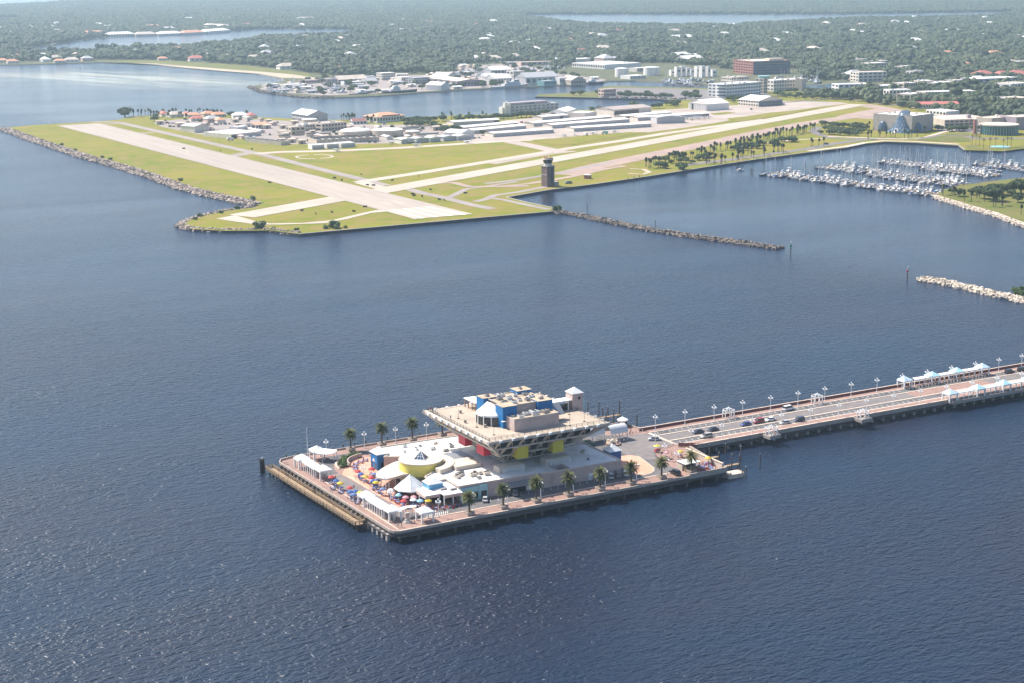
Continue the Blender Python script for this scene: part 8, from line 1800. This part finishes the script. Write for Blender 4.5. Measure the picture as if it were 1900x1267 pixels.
def scatter(name, pts, rots, scales, srcs):
    """points carry a random turn, size and source index; geometry nodes place the trees"""
    me = bpy.data.meshes.new(name); me.from_pydata(pts, [], [])
    for an, vals, ty in (('turn', rots, 'FLOAT'), ('size', scales, 'FLOAT'), ('pick', [i % len(srcs) for i in range(len(pts))], 'INT')):
        at = me.attributes.new(an, ty, 'POINT'); at.data.foreach_set('value', vals)
    o = link(name, me); o['kind'] = 'stuff'
    ng = bpy.data.node_groups.new(name, 'GeometryNodeTree')
    ng.interface.new_socket('Geometry', in_out='INPUT', socket_type='NodeSocketGeometry'); ng.interface.new_socket('Geometry', in_out='OUTPUT', socket_type='NodeSocketGeometry')
    N, Lk = ng.nodes, ng.links; gi, go = N.new('NodeGroupInput'), N.new('NodeGroupOutput')
    gather = N.new('GeometryNodeGeometryToInstance')
    for s in reversed(srcs):
        ob = bpy.data.objects.new('tree_shape', s); oi = N.new('GeometryNodeObjectInfo'); oi.inputs['Object'].default_value = ob; oi.inputs['As Instance'].default_value = False
        Lk.new(oi.outputs['Geometry'], gather.inputs[0])
    ip = N.new('GeometryNodeInstanceOnPoints'); ip.inputs['Pick Instance'].default_value = True
    def attr(n_, ty):
        a = N.new('GeometryNodeInputNamedAttribute'); a.data_type = ty; a.inputs[0].default_value = n_; return a.outputs['Attribute']
    cx_ = N.new('ShaderNodeCombineXYZ'); Lk.new(attr('turn', 'FLOAT'), cx_.inputs[2])
    Lk.new(gi.outputs[0], ip.inputs['Points']); Lk.new(gather.outputs[0], ip.inputs['Instance']); Lk.new(cx_.outputs[0], ip.inputs['Rotation']); Lk.new(attr('size', 'FLOAT'), ip.inputs['Scale']); Lk.new(attr('pick', 'INT'), ip.inputs['Instance Index'])
    Lk.new(ip.outputs[0], go.inputs[0])
    md = o.modifiers.new('scatter', 'NODES'); md.node_group = ng
    return o
rng = np.random.default_rng(5)
camx, camy = CAM[0], CAM[1]
fd = np.array([math.sin(YAW), math.cos(YAW)]); rd = np.array([math.cos(YAW), -math.sin(YAW)])
def wood_points(d0, d1, step, jitter, keep):
    w = 0.40 * d1
    dd, ww = np.meshgrid(np.arange(d0, d1, step), np.arange(-w, w, step), indexing='ij')
    dd = dd + rng.uniform(-jitter, jitter, dd.shape) * step; ww = ww + rng.uniform(-jitter, jitter, ww.shape) * step
    k = np.abs(ww) < 0.38 * dd + 60
    dd, ww = dd[k], ww[k]
    x, y = camx + fd[0] * dd + rd[0] * ww, camy + fd[1] * dd + rd[1] * ww
    ins = np.zeros(x.shape, bool)
    for p in LAYOUT['forest']: ins |= in_poly(x, y, p)
    for p in ('bayou', 'lake', 'pond', 'harbour_basin', 'field'): ins &= ~in_poly(x, y, LAYOUT[p])
    for p in LAYOUT['forest_gap']: ins &= ~in_poly(x, y, p)
    x, y = x[ins], y[ins]
    ok = np.ones(x.shape, bool)
    for bx_, by_, a, ln, dp in FOOT + CLEAR:
        dx_, dy_ = x - bx_, y - by_; u, v = dx_ * math.cos(a) + dy_ * math.sin(a), -dx_ * math.sin(a) + dy_ * math.cos(a)
        ok &= ~((u > -5) & (u < ln + 5) & (v > -32) & (v < dp + 4))
    # clearings, streets and gaps between the groves
    g = np.sin(x * .011 + 1.3 * np.sin(y * .007)) * np.sin(y * .013 + 1.1 * np.sin(x * .009)) 
    ok &= (rng.random(x.shape) < keep - .25 * (g > .72))
    return x[ok], y[ok]
# houses that show between the trees
CLEAR = []
rh = random.Random(8)
hx_, hy_ = wood_points(1900, 5600, 120, .5, .62)
for i in rng.permutation(len(hx_))[:230]:
    x, y = float(hx_[i]), float(hy_[i])
    house(x, y, rh.choice((0, 1, 1, 3, 3, 4, 1, 2)), 'among the trees of the wooded suburb', s=rh.uniform(1.1, 2.0))
x1, y1 = wood_points(1700, 4600, 9.4, .5, .90)
near_ = [wood_patch(s, 0, 1, 5.0, 6.6) for s in (1, 2, 3, 4, 5, 6)]
n1 = len(x1)
def tall(s, n): 
    v = s.uniform(.55, 1.25, n); k = s.random(n) < .07; v[k] *= 1.4; return v
scatter('wooded_suburb', np.column_stack([x1, y1, np.full(n1, 1.0)]).tolist(), rng.uniform(0, 6.28, n1).tolist(), tall(rng, n1).tolist(), near_)
x2, y2 = wood_points(4550, 12500, 30, .5, .96)
far_ = [wood_patch(s, 17, 12, 4.6, 6.6) for s in (11, 12, 13, 14)]
n2 = len(x2)
scatter('distant_woods', np.column_stack([x2, y2, np.full(n2, 1.0)]).tolist(), rng.uniform(0, 6.28, n2).tolist(), rng.uniform(.85, 1.2, n2).tolist(), far_)
print('woods', n1, n2, 'houses', len(hx_))

# ------------------------------------------------------------------ boats, ships and docks
def hull(L, W, H, m, sheer=.25, n=7, stern=.8):
    """boat hull: deck outline lofted down to a narrower keel line"""
    top, bot = [], []
    for i in range(n + 1):
        t = i / n; x = -L / 2 + L * t
        w = W / 2 * (stern + (1 - stern) * min(1, t * 4)) * (1 - max(0, (t - .55) / .45) ** 1.8)
        top.append((x, w, H + sheer * H * t * t)); bot.append((x * .96 - L * .02 * t, w * .72, -.5))
    v = top + [(x, -w, z) for x, w, z in top] + bot + [(x, -w, z) for x, w, z in bot]
    k = n + 1; f = []
    for i in range(n): f += [(i, i + 1, 2 * k + i + 1, 2 * k + i), (k + i + 1, k + i, 3 * k + i, 3 * k + i + 1), (i + 1, i, k + i, k + i + 1)]
    f += [(0, 2 * k, 3 * k, k)]
    return MB().add(v, f)
def motor_proto(L, col='hull_white', cover=None, fly=True):
    W, H = L * .30, L * .10
    cab = MB().add([(-L * .22, -W * .36, H), (L * .16, -W * .34, H), (L * .16, W * .34, H), (-L * .22, W * .36, H), (-L * .20, -W * .33, H + L * .12), (L * .05, -W * .30, H + L * .12), (L * .05, W * .30, H + L * .12), (-L * .20, W * .33, H + L * .12)], [(0, 1, 5, 4), (1, 2, 6, 5), (2, 3, 7, 6), (3, 0, 4, 7), (4, 5, 6, 7)])
    pr = [('hull', hull(L, W, H, col).mesh('hull', col), (0, 0, 0), []), ('cabin', cab.mesh('cabin', 'hull_white'), (0, 0, 0), []),
          ('windscreen', MB().add([(L * .162, -W * .30, H + L * .03), (L * .162, W * .30, H + L * .03), (L * .075, W * .28, H + L * .11), (L * .075, -W * .28, H + L * .11)], [(0, 1, 2, 3)]).mesh('windscreen', 'glass_dark'), (.02 * L, 0, 0), []), ('side_window', MB().box(-L * .16, L * .06, -W * .365, W * .365, H + L * .045, H + L * .085).mesh('side_window', 'glass_dark'), (0, 0, 0), [])]
    if fly: pr.append(('flybridge', MB().box(-L * .14, L * .02, -W * .26, W * .26, H + L * .12, H + L * .17).box(-L * .12, -L * .10, -W * .24, W * .24, H + L * .17, H + L * .26).box(-L * .15, L * .03, -W * .28, W * .28, H + L * .26, H + L * .275).mesh('flybridge', 'hull_white'), (0, 0, 0), []))
    if cover: pr.append(('canvas_cover', MB().box(-L * .44, -L * .2, -W * .36, W * .36, H, H + L * .08).mesh('canvas_cover', cover), (0, 0, 0), []))
    pr.append(('cockpit', MB().box(-L * .46, -L * .24, -W * .3, W * .3, H + .01, H + .04).mesh('cockpit', 'boat_tan'), (0, 0, 0), []))
    return pr
def sail_proto(L, col='hull_white', cover='boat_cover'):
    W, H = L * .27, L * .09; mh = L * 1.25
    return [('hull', hull(L, W, H, col, .3, 8, .6).mesh('hull', col), (0, 0, 0), []), ('cabin', MB().prism([(-L * .15, -W * .26), (L * .2, -W * .16), (L * .2, W * .16), (-L * .15, W * .26)], H, H + L * .05).mesh('cabin', 'hull_white'), (0, 0, 0), []),
            ('mast', MB().cyl(L * .08, 0, H, mh, .19, .14, n=6).beam((L * .08, -W * .3, mh * .6), (L * .08, W * .3, mh * .6), .06, .06).mesh('mast', 'mast'), (0, 0, 0), []),
            ('boom', MB().beam((L * .08, 0, H + 1.5), (-L * .36, 0, H + 1.5), .3, .36).mesh('boom', cover), (0, 0, 0), []),
            ('rigging', MB().beam((L * .47, 0, H * 1.2), (L * .08, 0, mh * .97), .03, .03).beam((-L * .48, 0, H), (L * .08, 0, mh), .03, .03).mesh('rigging', 'mast'), (0, 0, 0), []), ('cockpit', MB().box(-L * .42, -L * .18, -W * .2, W * .2, H + .01, H + .05).mesh('cockpit', 'boat_tan'), (0, 0, 0), [])]
MOT = [(motor_proto(12), 'white motor yacht with a flybridge'), (motor_proto(9.5, fly=False, cover='boat_cover'), 'white cabin cruiser with a blue canvas cover'), (motor_proto(14, 'hull_white'), 'large white motor yacht'), (motor_proto(11, 'hull_navy'), 'navy-hulled motor yacht'), (motor_proto(8.5, fly=False, cover='boat_tan'), 'small white cruiser with a tan cover')]
SAIL = [(sail_proto(10.5), 'white sailing boat with a blue sail cover'), (sail_proto(12.5, cover='boat_tan'), 'white sailing boat with a tan sail cover'), (sail_proto(11.5, 'hull_navy'), 'navy-hulled sailing boat')]
rnd = random.Random(55)
FINGER = MB().box(0, 9, -.5, .5, .75, 1.0).mesh('finger', 'wood'); MP_ = MB().cyl(0, 0, -.9, 3.6, .18, n=6).mesh('pile', 'pile_wood')
for di, dk_ in enumerate(LAYOUT['docks']):
    A0, B0 = Vector(dk_[0]), Vector(dk_[1]); ln = (B0 - A0).length; d = (B0 - A0).normalized(); n_ = Vector((-d.y, d.x)); ang = math.atan2(d.y, d.x)
    nth = ('outermost', 'second long', 'third long', 'innermost', 'short outer', 'short inner')[di]
    t = thing('marina_dock', 'timber marina dock with finger jetties, ' + nth + ' from the open basin', 'dock', (A0.x, A0.y, 0), ang)
    part('walkway', MB().box(0, ln, -1.1, 1.1, .8, 1.1), 'wood', t)
    k = int(ln / 4.6)
    for i in range(k + 1):
        u = i * ln / k
        for s in (-1, 1):
            if i % 2 == 0: link('finger', FINGER, t, (u, s * 1.1, 0), s * math.pi / 2)
            link('pile', MP_, t, (u, s * rnd.choice((10.5, 11.5, 1.4)), 0))
    for s in (-1, 1):
        for i in range(k):
            if rnd.random() < (.04 if di < 3 else .1): continue
            u = (i + .5) * ln / k; sail = rnd.random() < (.42 if di else .34)
            pr, lb = rnd.choice(SAIL if sail else MOT)
            sc = rnd.uniform(.8, 1.2); off = 1.9 + 6.2 * sc
            p = A0 + d * u + n_ * s * off; a = math.atan2(n_.y * s, n_.x * s) + (math.pi if rnd.random() < .45 else 0)
            spawn('sailing_boat' if sail else 'motor_yacht', pr, (p.x, p.y, 0), a + rnd.uniform(-.07, .07), lb + ' moored at the ' + nth + ' marina dock', 'boat', lb.split(' with')[0] + 's at the ' + nth + ' dock', sc)
for x, y in LAYOUT['extra_piles']: spawn('mooring_pile', mpile, (x, y, 0), 0, 'lone dark mooring pile standing in the basin water', 'pile', 'lone piles in the basin', (1, 1, .75))
x, y = LAYOUT['motorboat']; t = spawn('motor_yacht', MOT[4][0], (x, y, 0), R(10), 'small motor boat under way beside the palm-lined seawall', 'boat')
for x, y, tg in LAYOUT['farboats']:
    sail = rnd.random() < .55; pr, lb = rnd.choice(SAIL if sail else MOT)
    land = tg == 'zi'
    wh = {'zi': 'laid up on the boatyard point', 'zh': 'in the crowded boatyard beyond the harbour', 'ze': 'in the inner marina behind the campus'}[tg]
    spawn('sailing_boat' if sail else 'motor_yacht', [q for q in pr if q[0] in ('hull', 'cabin', 'mast', 'boom', 'flybridge', 'side_window')], (x, y, 2.2), rnd.choice((0, 1.57, 3.14, .4)), lb.split(' with')[0] + ' ' + wh, 'boat', lb.split(' with')[0] + 's ' + wh, rnd.uniform(.9, 1.3))
def ship(key, label, W, H, col, supers, extra=None, name='ship', flip=False):
    a, b = Vector(LAYOUT[key][0]), Vector(LAYOUT[key][1]); L = (b - a).length; c = (a + b) / 2; nrm = Vector((-(b - a).y, (b - a).x)).normalized()
    t = thing(name, label, 'ship', (c.x + nrm.x * W * .6, c.y + nrm.y * W * .6, 0), math.atan2((b - a).y, (b - a).x) + (math.pi if flip else 0))
    part('hull', hull(L, W, H, col, .45, 12, .75), col, t)
    for x0, x1, w, z0, z1, m_ in supers: part('superstructure', MB().prism([(x0 * L, -w * W), (x1 * L, -w * W), (x1 * L + 1.2, 0), (x1 * L, w * W), (x0 * L, w * W)], z0, z1), m_, t)
    return t, L
t, L = ship('cutter', 'white coastguard cutter with a slanted orange bow stripe at the harbour quay', 9.5, 3.4, 'hull_white', [(-.22, .18, .42, 3.4, 6.4, 'hull_white'), (-.10, .16, .36, 6.4, 9.2, 'hull_white'), (.02, .15, .34, 9.2, 11.6, 'hull_white'), (-.16, -.09, .2, 6.4, 11.5, 'b_cream')], name='cutter')
part('mast', MB().cyl(L * .05, 0, 11.6, 21, .35, .15, n=6).box(L * .05 - .2, L * .05 + .2, -2.4, 2.4, 15.5, 15.9).cyl(L * .05, 0, 17.5, 18.2, 1.0, n=8), 'b_grey', t); part('bridge_window', MB().box(L * .03, L * .155, -3.3, 3.3, 10.2, 11.0), 'glass_dark', t)
st_ = MB()
for s in (-1, 1): st_.add([(L * .31, s * 3.9, .2), (L * .335, s * 3.75, .2), (L * .355, s * 3.3, 4.2), (L * .325, s * 3.75, 4.2)], [(0, 1, 2, 3)])
part('bow_stripe', st_, 'coast_orange', t); part('gun', MB().cyl(L * .28, 0, 4.4, 5.6, .9, n=8).beam((L * .28, 0, 5.3), (L * .33, 0, 5.7), .25, .25), 'b_grey', t)
t, L = ship('tug1', 'white-cabined buoy boat with a low dark hull at the boatyard quay', 8, 2.2, 'navy', [(-.15, .2, .38, 2.2, 4.6, 'hull_white'), (-.02, .16, .34, 4.6, 7.0, 'hull_white')], name='workboat'); part('mast', MB().cyl(0, 0, 7, 12, .2, n=6), 'b_grey', t)
t, L = ship('tug2', 'long navy-hulled buoy tender with a white bridge at the boatyard quay', 10, 3.6, 'navy', [(-.30, -.02, .42, 3.6, 6.6, 'hull_white'), (-.24, -.04, .38, 6.6, 9.4, 'hull_white'), (-.2, -.08, .34, 9.4, 11.4, 'hull_white')], name='buoy_tender'); part('mast', MB().cyl(-L * .12, 0, 11.4, 18, .3, n=6), 'b_grey', t); part('crane', MB().beam((L * .05, 0, 4), (L * .3, 0, 10), .8, .8), 'b_tan', t)
t, L = ship('boat3', 'blue-hulled workboat moored at the channel bend', 8, 2.8, 'hull_navy', [(-.35, .05, .4, 2.8, 5.4, 'hull_white'), (-.2, 0, .34, 5.4, 7.6, 'hull_white')], name='workboat'); part('mast', MB().cyl(-L * .1, 0, 7.6, 13, .25, n=6), 'b_grey', t)

# ------------------------------------------------------------------ the air
hz = bpy.data.materials.new('haze_air'); hz.use_nodes = True
n = hz.node_tree.nodes; n.clear()
out = n.new('ShaderNodeOutputMaterial'); pv = n.new('ShaderNodeVolumePrincipled')
pv.inputs['Color'].default_value = (0.66, 0.86, 1.0, 1)
pv.inputs['Density'].default_value = 7e-5
pv.inputs['Anisotropy'].default_value = 0.3
hz.node_tree.links.new(pv.outputs[0], out.inputs['Volume'])
M['haze_air'] = hz
setting('haze', MB().box(-20100, 26100, -14100, 30100, -1.9, 190), 'haze_air', kind='stuff')
